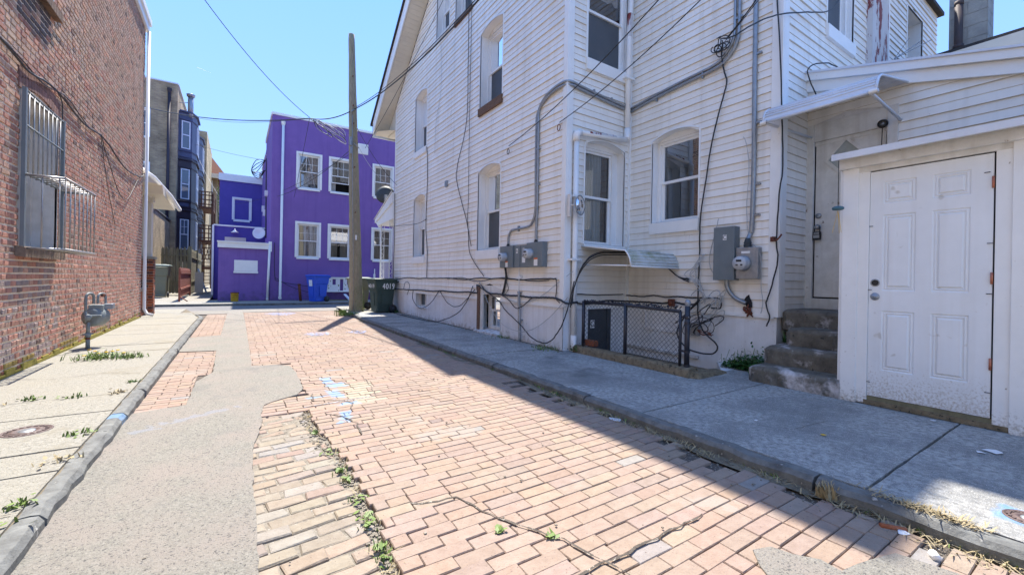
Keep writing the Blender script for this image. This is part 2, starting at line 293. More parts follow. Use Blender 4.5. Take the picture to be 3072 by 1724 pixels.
def window(root,fr,o,depth=.17,grid=None,sill=.19,trimmat='trim',paneM=None,cur=None,label=None,sillmat=None,sw=.05,lowscreen=True,openh=0,back='dark',marg=.0,rail=None):
    u0,u1,z0,zs,zt=o['u0'],o['u1'],o['z0'],o['zs'],o['zt']; c=(u0+u1)/2; mb=MB()
    prof=[(u0,z0),(u0,zs)]
    n=10 if zt>zs+.01 else 0
    for k in range(1,n):
        zz=None; a=k/n; w=(u1-u0)/2; h=zt-zs; Rr=(w*w+h*h)/(2*h); zc=zt-Rr; th=math.asin(w/Rr); ang=-th+2*th*a; prof.append((c+Rr*math.sin(ang),zc+Rr*math.cos(ang)))
    prof+=[(u1,zs),(u1,z0)]
    for (a,b),(e,f) in zip(prof,prof[1:]): mb.poly([fr(a,b,.018),fr(e,f,.018),fr(e,f,-depth),fr(a,b,-depth)])
    for (a,b),(e,f) in zip(prof,prof[1:]): # thin channel round the opening
        d=Vector((e-a,f-b)); L=max(d.length,1e-6); nx,nz=-d.y/L*.022,d.x/L*.022
        mb.hexa([fr(a,b,0),fr(e,f,0),fr(e+nx,f+nz,0),fr(a+nx,b+nz,0),fr(a,b,.024),fr(e,f,.024),fr(e+nx,f+nz,.02),fr(a+nx,b+nz,.02)])
    if n: # flat filler between the arch and the next siding course
        A=prof[1:-1]
        for (a,b),(e,f) in zip(A,A[1:]): mb.poly([fr(a,b,.0015),fr(e,f,.0015),fr(e,zt+.11,.0015),fr(a,zt+.11,.0015)])
        mb.poly([fr(x,y,-depth+.045) for x,y in prof[1:-1]])
    a0,a1=u0+marg,u1-marg
    if marg:
        fr.box(mb,u0,a0,z0,zs,-depth-.01,-depth+.03); fr.box(mb,a1,u1,z0,zs,-depth-.01,-depth+.03)
    F=.035; hh=zs-z0
    for q in ((a0,a0+F,z0,zs),(a1-F,a1,z0,zs),(a0+F,a1-F,zs-F,zs),(a0+F,a1-F,z0,z0+.03)): fr.box(mb,q[0],q[1],q[2],q[3],-depth-.03,-depth+.04)
    zm=z0+hh*(rail or .5); b0,b1=a0+F,a1-F; zlo,zhi=z0+.03,zs-F
    for (za,zb,oo) in ((zm-.02,zhi,-depth-.005),(zlo+openh,zm+.02+openh,-depth-.03)):
        S=sw*.8
        for q in ((b0,b0+S,za,zb),(b1-S,b1,za,zb),(b0+S,b1-S,zb-S,zb),(b0+S,b1-S,za,za+S)): fr.box(mb,q[0],q[1],q[2],q[3],oo-.012,oo+.016)
        if grid and (za>zlo+.1+openh or grid[2]):
            for i in range(1,grid[0]): x=b0+S+(b1-b0-2*S)*i/grid[0]; fr.box(mb,x-.007,x+.007,za+S,zb-S,oo-.006,oo+.010)
            for j in range(1,grid[1]): y=za+S+(zb-za-2*S)*j/grid[1]; fr.box(mb,b0+S,b1-S,y-.007,y+.007,oo-.006,oo+.008)
    w=mb.build('window',trimmat,root)
    if label: w['label']=label
    pm=paneM or GL; g=MB(); g.poly([fr(b0,zm,-depth-.004),fr(b1,zm,-depth-.004),fr(b1,zhi,-depth-.004),fr(b0,zhi,-depth-.004)]); g.poly([fr(b0,zlo+openh,-depth-.03),fr(b1,zlo+openh,-depth-.03),fr(b1,zm+openh,-depth-.03),fr(b0,zm+openh,-depth-.03)])
    g.build('pane',pm,w)
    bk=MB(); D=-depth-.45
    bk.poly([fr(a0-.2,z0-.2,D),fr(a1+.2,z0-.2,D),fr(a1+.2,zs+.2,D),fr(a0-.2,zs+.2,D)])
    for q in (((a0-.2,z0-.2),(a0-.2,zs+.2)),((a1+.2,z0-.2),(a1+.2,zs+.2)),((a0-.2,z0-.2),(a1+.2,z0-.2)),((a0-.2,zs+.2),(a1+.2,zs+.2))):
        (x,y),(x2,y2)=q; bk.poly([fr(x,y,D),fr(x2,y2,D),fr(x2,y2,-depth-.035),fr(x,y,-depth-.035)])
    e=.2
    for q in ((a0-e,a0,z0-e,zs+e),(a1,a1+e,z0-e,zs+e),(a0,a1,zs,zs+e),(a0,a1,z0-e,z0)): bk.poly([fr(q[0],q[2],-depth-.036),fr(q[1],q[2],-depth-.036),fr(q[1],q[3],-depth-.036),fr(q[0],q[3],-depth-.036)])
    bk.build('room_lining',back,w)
    if lowscreen:
        s_=MB(); s_.poly([fr(b0+.03,zlo+.03+openh,-depth-.022),fr(b1-.03,zlo+.03+openh,-depth-.022),fr(b1-.03,zm,-depth-.022),fr(b0+.03,zm,-depth-.022)]); s_.build('insect_screen','screen',w) if lowscreen!='off' else None
    if cur: # (material, u-range fraction list, z from, z to)
        for (cm,f0,f1,g0,g1) in cur:
            cb=MB(); cb.smooth=True; nn=18
            for k in range(nn):
                x0=b0+(b1-b0)*(f0+(f1-f0)*k/nn); x1=b0+(b1-b0)*(f0+(f1-f0)*(k+1)/nn); y0=zlo+(zhi-zlo)*g0; y1=zlo+(zhi-zlo)*g1
                d0=-depth-.075+.018*math.sin(k*1.9); d1=-depth-.075+.018*math.sin((k+1)*1.9); cb.poly([fr(x0,y0+.02*math.sin(k),d0),fr(x1,y0+.02*math.sin(k+1),d1),fr(x1,y1,d1),fr(x0,y1,d0)])
            cb.build('curtain',cm,w)
    if sill:
        s=MB(); z=z0
        s.hexa([fr(u0-.02,z-sill,.004),fr(u1+.02,z-sill,.004),fr(u1+.02,z-sill,.05),fr(u0-.02,z-sill,.05),fr(u0-.02,z+.005,.004),fr(u1+.02,z+.005,.004),fr(u1+.02,z-.01,.05),fr(u0-.02,z-.01,.05)])
        s.poly([fr(u0,z+.005,.012),fr(u1,z+.005,.012),fr(u1,z+.035,-depth+.03),fr(u0,z+.035,-depth+.03)])
        s.build('sill',sillmat or trimmat,w)
    return w
# ---------------- ground, road, pavements ----------------
RZ=.04; SZ=.12
m=MB(); m.poly([(-400,-300,-.02),(400,-300,-.02),(400,500,-.02),(-400,500,-.02)]); st(m.build('ground','dirt'))
m=MB(); m.poly([(-1.3,-4,.033),(2.84,-4,.033),(2.84,16.4,.033),(-1.3,16.4,.033)]); st(m.build('road','joint'))
def vcol(base,amp,rr): 
    f=rr.uniform(1-amp,1+amp); return tuple(max(.01,min(.9,c*f*rr.uniform(.975,1.025))) for c in base)
PAV=[(0.325,0.243,0.188),(0.317,0.237,0.185),(0.330,0.248,0.190),(0.323,0.236,0.182),(0.311,0.238,0.192),(0.328,0.237,0.177),(0.309,0.230,0.181)]
def h2(x,y): return .5*math.sin(x*2.1+y*.9)+.3*math.sin(x*.7-y*2.7+1)+.2*math.sin(x*5.1+y*4.3)
def bluepaint(x,y): return (.80<x<.92 and 3.55<y<5.15 and abs(x-(.80+.06*(y-3.5)))<.09) or (.72<x<.98 and 4.68<y<4.86) or (.50<x<.92 and 4.28<y<4.40) or (.74<x<.98 and 3.95<y<4.07)
def brickrow(mb,x0,x1,y,keep,L=.212,P=.083,j=.0042,zt=.050,rr=R,pal=PAV,ang=0,rough=0,dark=0.025,zf=None,off=0,clip=None):
    x=x0+off; cy=y+P/2
    while x<x1:
        l=L*rr.uniform(.96,1.04) if not rough else L*rr.uniform(.82,1.08)
        if rr.random()<.07: l=L*.5
        a,b=x+j/2,x+l-j/2; cx=(a+b)/2
        if clip: a,b=clip(a,b,cy); cx=(a+b)/2
        if b-a>.03 and keep(cx,cy):
            a=max(a,x0);b=min(b,x1)
            c=pal[rr.randrange(len(pal))]
            if rr.random()<dark: c=(.24,.18,.155) if rr.random()<.4 else (.285,.265,.24)
            c=vcol(c,.055,rr)
            if False: c=tuple(.25*v+.75*w_ for v,w_ in zip(c,(.13,.34,.66)))
            if .84<cx<1.16 and 4.0<cy<4.95 and rr.random()<.8: c=vcol((.37,.315,.235),.08,rr)
            q=.5*(1-P*0)
            wy=.012*math.sin(cx*1.7+y*.8)+.006*math.sin(cx*5+y*3); jj=rr.uniform(-.0015,.0015)+(rr.uniform(-.004,.004) if rough else 0)
            y0,y1=y+j/2+jj,y+P-j/2+jj; H=zt+.005*h2(cx,cy)+rr.uniform(-.0009,.0009)*(1+3*rough)+(zf(cx,cy) if zf else 0); tx,ty=rr.uniform(-.0008,.0008)*(1+3*rough),rr.uniform(-.0006,.0006)*(1+3*rough)
            e=.003 if not rough else .006; B=.02; rj=lambda: rr.uniform(-.0022,.0022)*(1+2.2*rough)
            P8=[(a+rj(),y0+rj()),(b+rj(),y0+rj()),(b+rj(),y1+rj()),(a+rj(),y1+rj())]
            def W(px,py): 
                if ang: dx,dy=px-x0,py-y; return px-dy*ang,py+dx*ang
                return px,py+wy
            bot=[W(*p)+(B,) for p in P8]; mid=[W(*p)+(H-.005,) for p in P8]
            sx=[1,-1,-1,1]; sy=[1,1,-1,-1]
            top=[W(P8[k][0]+e*sx[k],P8[k][1]+e*sy[k])+(H+(-tx if k in(0,3) else tx)+(-ty if k<2 else ty),) for k in range(4)]
            i=len(mb.v); mb.v+=bot+mid+top
            for k in range(4):
                k2=(k+1)%4; mb.face((i+k,i+k2,i+4+k2,i+4+k),c,False); mb.face((i+4+k,i+4+k2,i+8+k2,i+8+k),c,False)
            mb.face((i+8,i+9,i+10,i+11),c,False)
        x+=l
CR=[(.5,3.87),(.49,3.5),(.52,3.1),(.56,2.77),(.56,2.42),(.56,2.23),(.55,2.1),(.56,1.96),(.54,1.89),(.54,1.71),(.52,1.6),(.55,1.2),(.5,.7),(.52,-2)]
def crackx(y):
    if y>=CR[0][1]: return CR[0][0]
    for (a,b),(c,d) in zip(CR,CR[1:]):
        if d<=y<=b: return a+(c-a)*(b-y)/(b-d)
    return .52
def inmain(x,y):
    if y>15.1: return False
    if y>6.2: return x>.06
    if y>4.45: return x>.50
    if y>3.93: return x>.12
    if x<crackx(y): return False
    if x>2.60+.05*math.sin(y*3.1)+.03*math.sin(y*11): return False
    return True
rb=random.Random(3); m=MB(); y=-1.6; k=0
def heave(x,y):
    d=x-crackx(y); z=0
    if y<3.95: z+=.014*math.exp(-max(d,0)/.35)
    return z+.006*math.exp(-((x-1.0)**2+(y-4.3)**2)/.3)
while y<15.2:
    zf=heave
    def kp(a,b): return inmain(a,b)
    x0=.08 if y>3.9 else .45
    brickrow(m,x0,2.73,y,kp,off=-(.106 if k%2 else 0)-.03*rb.random(),rr=rb,zf=zf,clip=lambda a,b,c:(max(a,crackx(c)+.025+.012*math.sin(c*37)) if c<3.93 else a,b)); y+=.083; k+=1
st(m.build('brick_paving','paver'))
YEL=[(0.306,0.260,0.200),(0.315,0.251,0.190),(0.288,0.242,0.185),(0.297,0.223,0.175),(0.306,0.270,0.225),(0.279,0.237,0.195)]
m=MB(); y=-1.4;k=0; rb=random.Random(12)
while y<3.95:
    def kp(a,b): return .03<a<.7
    brickrow(m,.06,.65,y,kp,clip=lambda a,b,c:(a,min(b,crackx(c)-.012+.02*math.sin(c*23))),L=.195,P=.090,j=.010,zt=.043,rr=rb,pal=YEL,ang=.10,rough=1,off=-(.10 if k%2 else 0)-.04*rb.random(),dark=.03); y+=.0915;k+=1
st(m.build('sunken_brick_paving','paver'))
m=MB(); rb=random.Random(21)
for (xa,xb,ya,yb) in ((-.70,-.235,9.5,14.75),(-.70,-.235,5.95,7.75),(-.70,-.36,4.55,5.95)):
    y=ya;k=0
    while y<yb: brickrow(m,xa,xb,y,lambda a,b:True,off=-(.106 if k%2 else 0),rr=rb); y+=.083;k+=1
st(m.build('side_brick_paving','paver'))
def ragged_poly(pts,amp,step,seed=1):
    rr=random.Random(seed); out=[]
    for (a,b),(c,d) in zip(pts,pts[1:]+pts[:1]):
        L=math.hypot(c-a,d-b); n=max(1,int(L/step)); nx,ny=-(d-b)/max(L,1e-6),(c-a)/max(L,1e-6)
        for k in range(n):
            t=k/n; j=rr.uniform(-amp,amp) if k else 0; out.append((a+(c-a)*t+nx*j,b+(d-b)*t+ny*j))
    return out
def slab(mb,pts,z,zb): 
    mb.poly([(x,y,z) for x,y in pts])
    for (a,b),(c,d) in zip(pts,pts[1:]+pts[:1]): mb.poly([(a,b,z),(c,d,z),(c,d,zb),(a,b,zb)])
m=MB()
P=[(-.80,-3.5),(.085,-3.5),(.09,2.6),(.10,3.2),(.185,3.85),(.18,4.02),(.215,4.28),(.34,4.40),(.50,4.50),(.575,4.72),(.59,5.1),(.60,5.55),(.57,6.0),(.42,6.14),(.17,6.20),(.175,10),(.165,15.1),(1.2,15.12),(2.0,15.05),(2.9,15.15),(3.1,16.2),(-1.4,16.2),(-1.4,14.75),(-.235,14.72),(-.245,9.6),(-.80,9.4),(-.80,7.80),(-.245,7.68),(-.22,6.0),(-.35,5.55),(-.355,4.60),(-.80,4.50)]
slab(m,ragged_poly(P,.006,.07,5),.058,.02)
st(m.build('concrete_patch','patch'))
m=MB(); slab(m,ragged_poly([(1.60,-2),(1.66,.55),(1.80,.86),(1.88,.93),(1.97,.90),(2.0,.82),(2.06,.745),(2.05,.67),(2.25,.63),(2.39,.59),(2.41,.52),(2.5,.3),(2.55,-2)],.02,.08,8),.056,.02); st(m.build('corner_concrete_patch','patch'))
# pale line of a trench joint in the bricks
m=MB(); m.tube([(.50,4.04,.052),(.8,4.07,.054),(1.1,4.10,.053)],.006,5); st(m.build('road_joint_line','trim'))
# gutter dirt and weeds strips
m=MB(); rr=random.Random(4)
P=[(2.76,-1.5),(2.76,11.6)]+[(2.66+.05*math.sin(y*3.3)+rr.uniform(-.03,.03),y) for y in [11.6-k*.2 for k in range(66)]]

for k in range(66):
    y=11.6-k*.2; a,b=P[2+k][0],P[min(3+k,len(P)-1)][0]; m.poly([(2.77,y,.049),(2.77,y-.2,.049),(b,y-.2,.049),(a,y,.049)])
st(m.build('gutter_dirt','dirt'))
m=MB(); P=[(crackx(y)+.07+rr.uniform(-.03,.03),y) for y in [3.9-k*.08 for k in range(66)]]+[(crackx(y)+.02+rr.uniform(-.03,.02),y) for y in [-1.38+k*.08 for k in range(66)]]

for k in range(65): (a,y),(b,y2)=P[k],P[k+1]; m.poly([(a-.03,y,.037),(b-.03,y2,.037),(.06,y2,.037),(.06,y,.037)])
st(m.build('crack_soil','soil'))
# kerbs: long slate stones, slightly worn
def kerb(name,xf,y0,y1,w,joints,zt,zb,side,endcurve=None):
    m=MB(); rr=random.Random(len(name)); js=[y0]+joints+[y1]
    for a,b in zip(js,js[1:]):
        n=max(2,int((b-a)/.12)); prev=None
        for k in range(n+1):
            y=a+.008+(b-a-.016)*k/n; x=xf(y)+rr.uniform(-.008,.008); z=zt+rr.uniform(-.007,.004)
            ring=[(x+side*.0,y,zb),(x+rr.uniform(-.004,.004),y,z-.028),(x-side*(.018+rr.uniform(0,.01)),y,z-.003),(x-side*w*.5,y,z+rr.uniform(-.003,.003)),(x-side*(w-.012),y,z-.002),(x-side*w,y,zb)]
            ids=[m.vert(p) for p in ring]
            if prev:
                for q in range(5): m.face((prev[q],prev[q+1],ids[q+1],ids[q]),None,False)
            else: m.face(ids)
            prev=ids
        m.face(prev[::-1])
    return st(m.build(name,'kerb'))
kerb('kerb_left',lambda y:-.70 if y<13 else -.70-.35*((y-13)/1.2)**2,-2,14.1,.10,[.9,2.7,4.35,5.15,7.7,10.2,12.2],.123,-.02,1)
kerb('kerb_right',lambda y:(2.71 if y<1 else 2.71+.03*min(1,(y-1)/2.5)) if y<11 else 2.74+.25*((y-11)/2.2)**2,-2,13.2,.12,[-.6,1.02,2.9,4.6,6.3,8.1,9.7,11.4],.123,-.02,-1)
def wslab(name,m_,P,joints,z=SZ): pass
# left pavement with open joints
def paving(name,cells,mt,z,seed=1,zb=-.01):
    m=MB(); rr=random.Random(seed)
    for c in cells:
        P=ragged_poly([(x,y) for x,y in c],.004,.15,rr.randrange(999)); dz=rr.uniform(-.003,.003); m.poly([(x,y,z+dz) for x,y in P])
        for (a,b),(e,f) in zip(P,P[1:]+P[:1]): m.poly([(a,b,z+dz),(e,f,z+dz),(e,f,zb),(a,b,zb)])
    return st(m.build(name,mt))
ys=[-2,1.2,3.25,3.62,4.45,5.05,5.9,7.7,8.4,9.8,11.4,13.0,14.6,16.3]; cells=[]
for k,(a,b) in enumerate(zip(ys,ys[1:])):
    x1=-.80; sl=.04*math.sin(k*2.1)
    if b>13.1: cells.append([(-7,a+.01),(-.82 if a<14 else -1.3,a+.01),(-1.05 if b<15 else -1.3,b-.01),(-7,b-.01)])
    else: cells.append([(-2.1,a+.008+sl),(x1,a+.008),(x1,b-.008),(-2.1,b-.008+.04*math.sin((k+1)*2.1))])
paving('sidewalk_left',cells,'walk',SZ,2)
m=MB(); m.poly([(-7,-2,.105),(-.79,-2,.105),(-.79,13.3,.105),(-1.3,16.3,.105),(-7,16.3,.105)]); st(m.build('sidewalk_left_base','dirt'))
# right pavement
ys=[-2,.82,2.3,3.8,5.25,6.7,8.2,9.75,11.25,13.3]; cells=[]
for a,b in zip(ys,ys[1:]):
    xr=4.32 if a>2.9 else 7
    if a<2.9<b: cells+= [[(2.83,a+.008),(7,a+.008),(7,2.88),(4.38,2.88),(4.38,b-.008),(2.83,b-.008)]]
    else: cells.append([(2.83,a+.008),(xr if xr==7 else 4.32,a+.008),(xr if xr==7 else 4.32,b-.008),(2.83,b-.008)])
paving('sidewalk_right',cells,'walk2',SZ,3)
m=MB(); m.poly([(2.82,-2,.10),(4.3,-2,.10),(4.3,13.4,.10),(2.82,13.4,.10)]); m.poly([(4.3,-2,.10),(7,-2,.10),(7,2.88,.10),(4.3,2.88,.10)]); st(m.build('sidewalk_right_base','dirt'))
m=MB(); m.poly([(2.80,13.3,.118),(9,13.3,.118),(9,16.2,.118),(3.0,16.2,.118)]); st(m.build('street_corner_pavement','walk'))
m=MB(); m.poly([(-60,16.2,.050),(60,16.2,.050),(60,18.5,.050),(-60,18.5,.050)]); st(m.build('street','asphalt'))
m=MB(); m.box(-60,60,18.5,18.62,0,.13); st(m.build('street_kerb','kerb'))
m=MB(); x=-60
while x<60: m.box(x,x+1.49,18.625,21.4,.0,.128+.004*math.sin(x*7)); x+=1.5
st(m.build('far_sidewalk','walk'))
m=MB(); m.poly([(-60,21.3,.10),(-1.0,21.3,.10),(-1.0,80,.35),(-60,80,.35)]); m.poly([(-1,26,.1),(60,26,.1),(60,80,.35),(-1,80,.35)]); st(m.build('back_lane','walk'))
# window well floor and sides beside the white house
m=MB(); m.poly([(4.38,2.9,-.26),(5.7,2.9,.02),(5.7,5.0,-.30),(4.38,5.0,-.34)]); m.poly([(4.385,2.9,-.35),(4.385,5,-.35),(4.385,5,.12),(4.385,2.9,.12)]); st(m.build('well_floor','foundw'))
m=MB(); m.poly([(4.38,2.88,.112),(5.0,2.88,.112),(5.7,3.35,.112),(5.7,2.5,.112),(4.9,2.5,.112)]); m.poly([(4.38,2.88,.112),(5.0,2.88,.112),(5.0,2.89,-.3),(4.38,2.89,-.3)]); m.poly([(5.0,2.88,.112),(5.7,3.35,.112),(5.7,3.35,-.3),(5.0,2.88,-.3)]); st(m.build('well_side_slab','foundw'))
# ---------------- left brick house ----------------
LH=thing('red_brick_house','tall red and brown brick house with cream mortar, filling the left side','house',(-1.95,9,SZ))
rb=random.Random(5)
m=MB(); WIN=dict(y0=6.60,y1=7.66,z0=1.47,z1=3.12); W2=dict(y0=6.35,y1=7.42,z0=4.42,z1=6.3)
def bc(y,z):
    t=min(1,max(0,(z-2.2)/2.6)); lo=rb.choice([(.49,.24,.175),(.45,.225,.17),(.52,.265,.19),(.42,.215,.16),(.40,.245,.19),(.51,.32,.24)]); hi=rb.choice([(.52,.35,.26),(.46,.31,.23),(.54,.36,.26),(.44,.30,.225),(.48,.35,.27),(.56,.32,.22)])
    c=hi if rb.random()<t else lo
    if rb.random()<.035: c=(.20,.13,.11)
    if 6.2<y<7.8 and .2<z<1.3 and rb.random()<.35: c=(.32,.25,.235)   # greyed bricks under the sill
    if 6.3<y<7.7 and 3.9<z<4.4 and rb.random()<.6: c=(.14,.115,.11)
    if z<.24+.05*math.sin(y*4) : c=rb.choice([(.30,.22,.05),(.24,.19,.05),(.30,.12,.07)])
    return vcol(c,.14,rb)
def lay(y0,y1,z0,z1,hole,X,out,bcf,Ls=(.118,.125),ch=.0785-.0085):
    z=z0;k=0
    while z<z1:
        y=y0-(.05 if k%2 else .0)-rb.uniform(0,.03); q=k%2
        while y<y1:
            L=Ls[q] if rb.random()<.86 else Ls[1-q]; q=1-q
            if rb.random()<.16: L=.205
            a,b=max(y,y0)+.0075,min(y+L,y1)-.0075; y+=L+.001
            if b-a<.02: continue
            zc=z+ch/2; skip=False
            for h in hole:
                if h['y0']<(a+b)/2<h['y1'] and h['z0']<zc<h['z1']: skip=True
                elif h['z0']<zc<h['z1']:
                    if a<h['y1']<b: a=h['y1']
                    if a<h['y0']<b: b=h['y0']
            if skip or b-a<.02: continue
            c=bcf((a+b)/2,zc); o=X+out+rb.uniform(-.003,.003); e=.006; g=rb.uniform(-.003,.003); j=lambda: rb.uniform(-.004,.004)
            zl,zh=z+.008+g*.5,z+ch-.008+g*.5
            f=[(o,a+e+j(),zl+e+j()),(o,b-e+j(),zl+e+j()),(o,b-e+j(),zh-e+j()),(o,a+e+j(),zh-e+j())]; r=[(X-.002,a,zl),(X-.002,b,zl),(X-.002,b,zh),(X-.002,a,zh)]
            i=len(m.v); m.v+=f+r; m.face((i,i+1,i+2,i+3),c,False)
            for t in range(4): m.face((i+t,i+4+t,i+4+(t+1)%4,i+(t+1)%4),c,False)
        z+=ch;k+=1
lay(4.6,13.44,.12,7.22,[dict(y0=WIN['y0']-.0,y1=WIN['y1'],z0=WIN['z0'],z1=WIN['z1']),W2],-1.962,.012,bc)
m.build('wall','brick',LH)
m=MB() # mortar bed and return walls, leaving the window openings
def pan(y0,y1,z0,z1): m.poly([(-1.96,y0,z0),(-1.96,y1,z0),(-1.96,y1,z1),(-1.96,y0,z1)])
pan(-6,WIN['y0'],0,7.3); pan(WIN['y1'],13.45,0,7.3); pan(WIN['y0'],WIN['y1'],0,WIN['z0']); pan(WIN['y0'],WIN['y1'],WIN['z1'],W2['z0']); pan(WIN['y0'],WIN['y1'],W2['z1'],7.3)
m.box(-9,-2.32,-6,13.45,0,7.28); m.poly([(-1.96,13.45,0),(-9,13.45,0),(-9,13.45,7.3),(-1.96,13.45,7.3)]); m.poly([(-1.96,-6,0),(-9,-6,0),(-9,-6,7.3),(-1.96,-6,7.3)])
m.poly([(-1.96,-6,7.3),(-1.96,13.45,7.3),(-2.5,13.45,7.3),(-2.5,-6,7.3)])
m.build('mortar_bed','mortar',LH)
m=MB(); m.box(-2.6,-1.86,-6,13.62,7.27,7.42); m.box(-2.6,-1.90,-6,13.60,7.10,7.28); m.build('roof_coping','trim',LH,bevel=.01)
FL=FR((-1.96,0,0),(0,1,0),(1,0,0))
rb=random.Random(8)
for (y0,y1,zb) in ((6.52,7.74,3.14),(6.3,7.5,6.3)):
    m=MB()
    for ring,r in ((0,.0),(1,.115)):
        n=16
        for k in range(n):
            a=y0+(y1-y0)*k/n; b=a+(y1-y0)/n-.008; t=(k+.5)/n*2-1; z=zb+.10*(1-t*t)-.02+r; c=vcol((.27,.15,.12),.2,rb); m.box(-1.958,-1.940-.004*ring,a,b,z,z+.105,c)
    m.build('brick_arch','brick',LH)
m=MB()
for k in range(15):
    a=6.52+1.22*k/15; m.hexa([(-1.955,a,1.355),(-1.875,a,1.345),(-1.875,a+.074,1.345),(-1.955,a+.074,1.355),(-1.955,a,1.47),(-1.875,a,1.445),(-1.875,a+.074,1.445),(-1.955,a+.074,1.47)],vcol((.20,.15,.11),.25,rb))
m.build('brick_sill','brick',LH); m=MB()
for k in range(15):
    a=6.3+1.22*k/15; m.hexa([(-1.955,a,4.31),(-1.875,a,4.30),(-1.875,a+.074,4.30),(-1.955,a+.074,4.31),(-1.955,a,4.42),(-1.875,a,4.40),(-1.875,a+.074,4.40),(-1.955,a+.074,4.42)],vcol((.20,.13,.09),.25,rb))
m.build('brick_sill','brick',LH)
wl=window(LH,FL,op(6.60,7.66,1.47,3.12,0),depth=.24,sill=.0,trimmat='oldtrim',cur=[('blind',0,1,.55,1)],sw=.06,label='recessed sash window with a tan blind in its upper half')
window(LH,FL,op(6.35,7.42,4.42,6.3,0),depth=.20,sill=.0,trimmat='trim',sw=.06)
m=MB(); 
for k in range(44):
    y=5+k*.19; m.box(-1.955,-1.936,y,y+.195,.12,.12+rb.uniform(.02,.08))
m.build('moss','mosswall',LH)
m=MB(); m.smooth=True; m.tube([(-1.90,13.50,7.1),(-1.90,13.50,1.0),(-1.90,13.50,.32),(-1.84,13.46,.20),(-1.72,13.42,.17)],.035,10); m.build('downpipe','trim',LH)
# front porch of the brick house beyond its corner
m=MB(); m.hexa([(-5,13.9,3.22),(-1.62,13.9,3.22),(-1.62,16.2,3.10),(-5,16.2,3.10),(-5,13.7,3.42),(-1.62,13.7,3.42),(-1.62,16.4,3.2),(-5,16.4,3.2)])
m.hexa([(-5,13.5,3.42),(-1.70,13.5,3.42),(-1.60,16.5,3.22),(-5,16.5,3.22),(-5,13.5,3.85),(-2.1,13.5,3.80),(-2.0,16,3.5),(-5,16,3.6)]); m.build('porch_roof','cream',LH)
m=MB(); m.smooth=True
m.tube([(-2.06,13.52,3.78),(-1.80,13.7,3.60),(-1.56,14.6,3.30),(-1.52,16.4,3.16)],.055,8); m.tube([(-1.98,14.0,3.40),(-1.90,14.2,3.32),(-1.93,14.35,3.18),(-2.06,14.4,3.10),(-2.10,14.42,2.9),(-2.10,14.42,1.62)],.034,8); m.build('gutter','trim',LH)
m=MB(); m.box(-2.12,-1.90,14.35,14.60,1.63,3.2); m.box(-2.15,-1.87,14.32,14.63,3.05,3.2); m.build('porch_column','cream',LH,bevel=.006)
m=MB(); rb=random.Random(2)
def pier(x0,x1,y0,y1,z0,z1):
    z=z0;k=0
    while z<z1-.03:
        for (ax,s0,s1,c0) in (('x',x0,x1,y0),('y',y0,y1,x1)):
            s=s0-(.1 if k%2 else 0)
            while s<s1:
                a,b=max(s,s0)+.004,min(s+.2,s1)-.004; s+=.2
                if b-a<.02: continue
                c=vcol(rb.choice([(.40,.12,.05),(.33,.10,.045),(.42,.15,.07),(.12,.06,.05)]),.15,rb)
                if ax=='x': m.box(a,b,c0-.012,c0+.01,z+.004,z+.066,c)
                else: m.box(c0-.01,c0+.012,a,b,z+.004,z+.066,c)
        z+=.07;k+=1
pier(-2.14,-1.85,14.30,14.62,.12,1.56); pier(-2.14,-2.0,13.5,14.3,.12,.75)
m.build('porch_pier','brick',LH)
m=MB(); m.box(-2.14,-1.86,14.305,14.61,.1,1.56); m.box(-2.14,-2.01,13.46,14.3,.1,.75); m.build('pier_core','mortar',LH)
m=MB(); m.box(-2.16,-1.96,13.46,14.25,.75,.83); m.build('wall_cap','walk',LH,bevel=.006); m=MB(); m.box(-2.18,-1.81,14.26,14.66,1.56,1.63); m.build('pier_cap','walk',LH,bevel=.006)
# window guard: flat bars above, bulging basket below
G=thing('window_guard','silver steel window guard with bulging basket over the lower window of the brick wall','window guard',(-1.93,7.1,1.45))
m=MB(); x=-1.905
for z in (3.12,2.75,2.24): m.tube([(x,6.55,z),(x,7.72,z)],.011,6)
for y in (6.55,7.72): m.box(x-.02,x+.012,y-.02,y+.02,1.46,3.14)
m.build('frame','grey',G)
for k in range(8):
    y=6.65+.135*k; b=MB(); b.smooth=True; b.tube([(x,y,2.24),(x,y,3.12)],.007,8); b.build('bar','steel',G)
m=MB(); X=-1.60
for z in (2.22,1.44):
    m.tube([(x,6.55,z),(X,6.55,z)],.014,6); m.tube([(X,6.55,z),(X,7.72,z)],.014,6); m.tube([(X,7.72,z),(x,7.72,z)],.014,6)
m.build('basket_rail','steel',G)
for k in range(8): y=6.58+.16*k; b=MB(); b.smooth=True; b.tube([(X,y,1.44),(X,y,2.22)],.007,8); b.build('bar','steel',G)
for k in range(3): xx=-1.90+.13*k; b=MB(); b.smooth=True; b.tube([(xx,6.55,1.44),(xx,6.55,2.22)],.007,8); b.build('bar','steel',G)
for k in range(2): xx=-1.83+.12*k; b=MB(); b.smooth=True; b.tube([(xx,7.72,1.44),(xx,7.72,2.22)],.007,8); b.build('bar','steel',G)
for zz in (2.22,1.44):
    b=MB(); b.tube([(X-.15,6.56,zz),(X-.15,7.71,zz)],.007,5)
    for k in range(7): yy=6.7+.15*k; b.tube([(x,yy,zz),(X,yy,zz)],.007,5)
    b.build('cross_rods','steel',G)
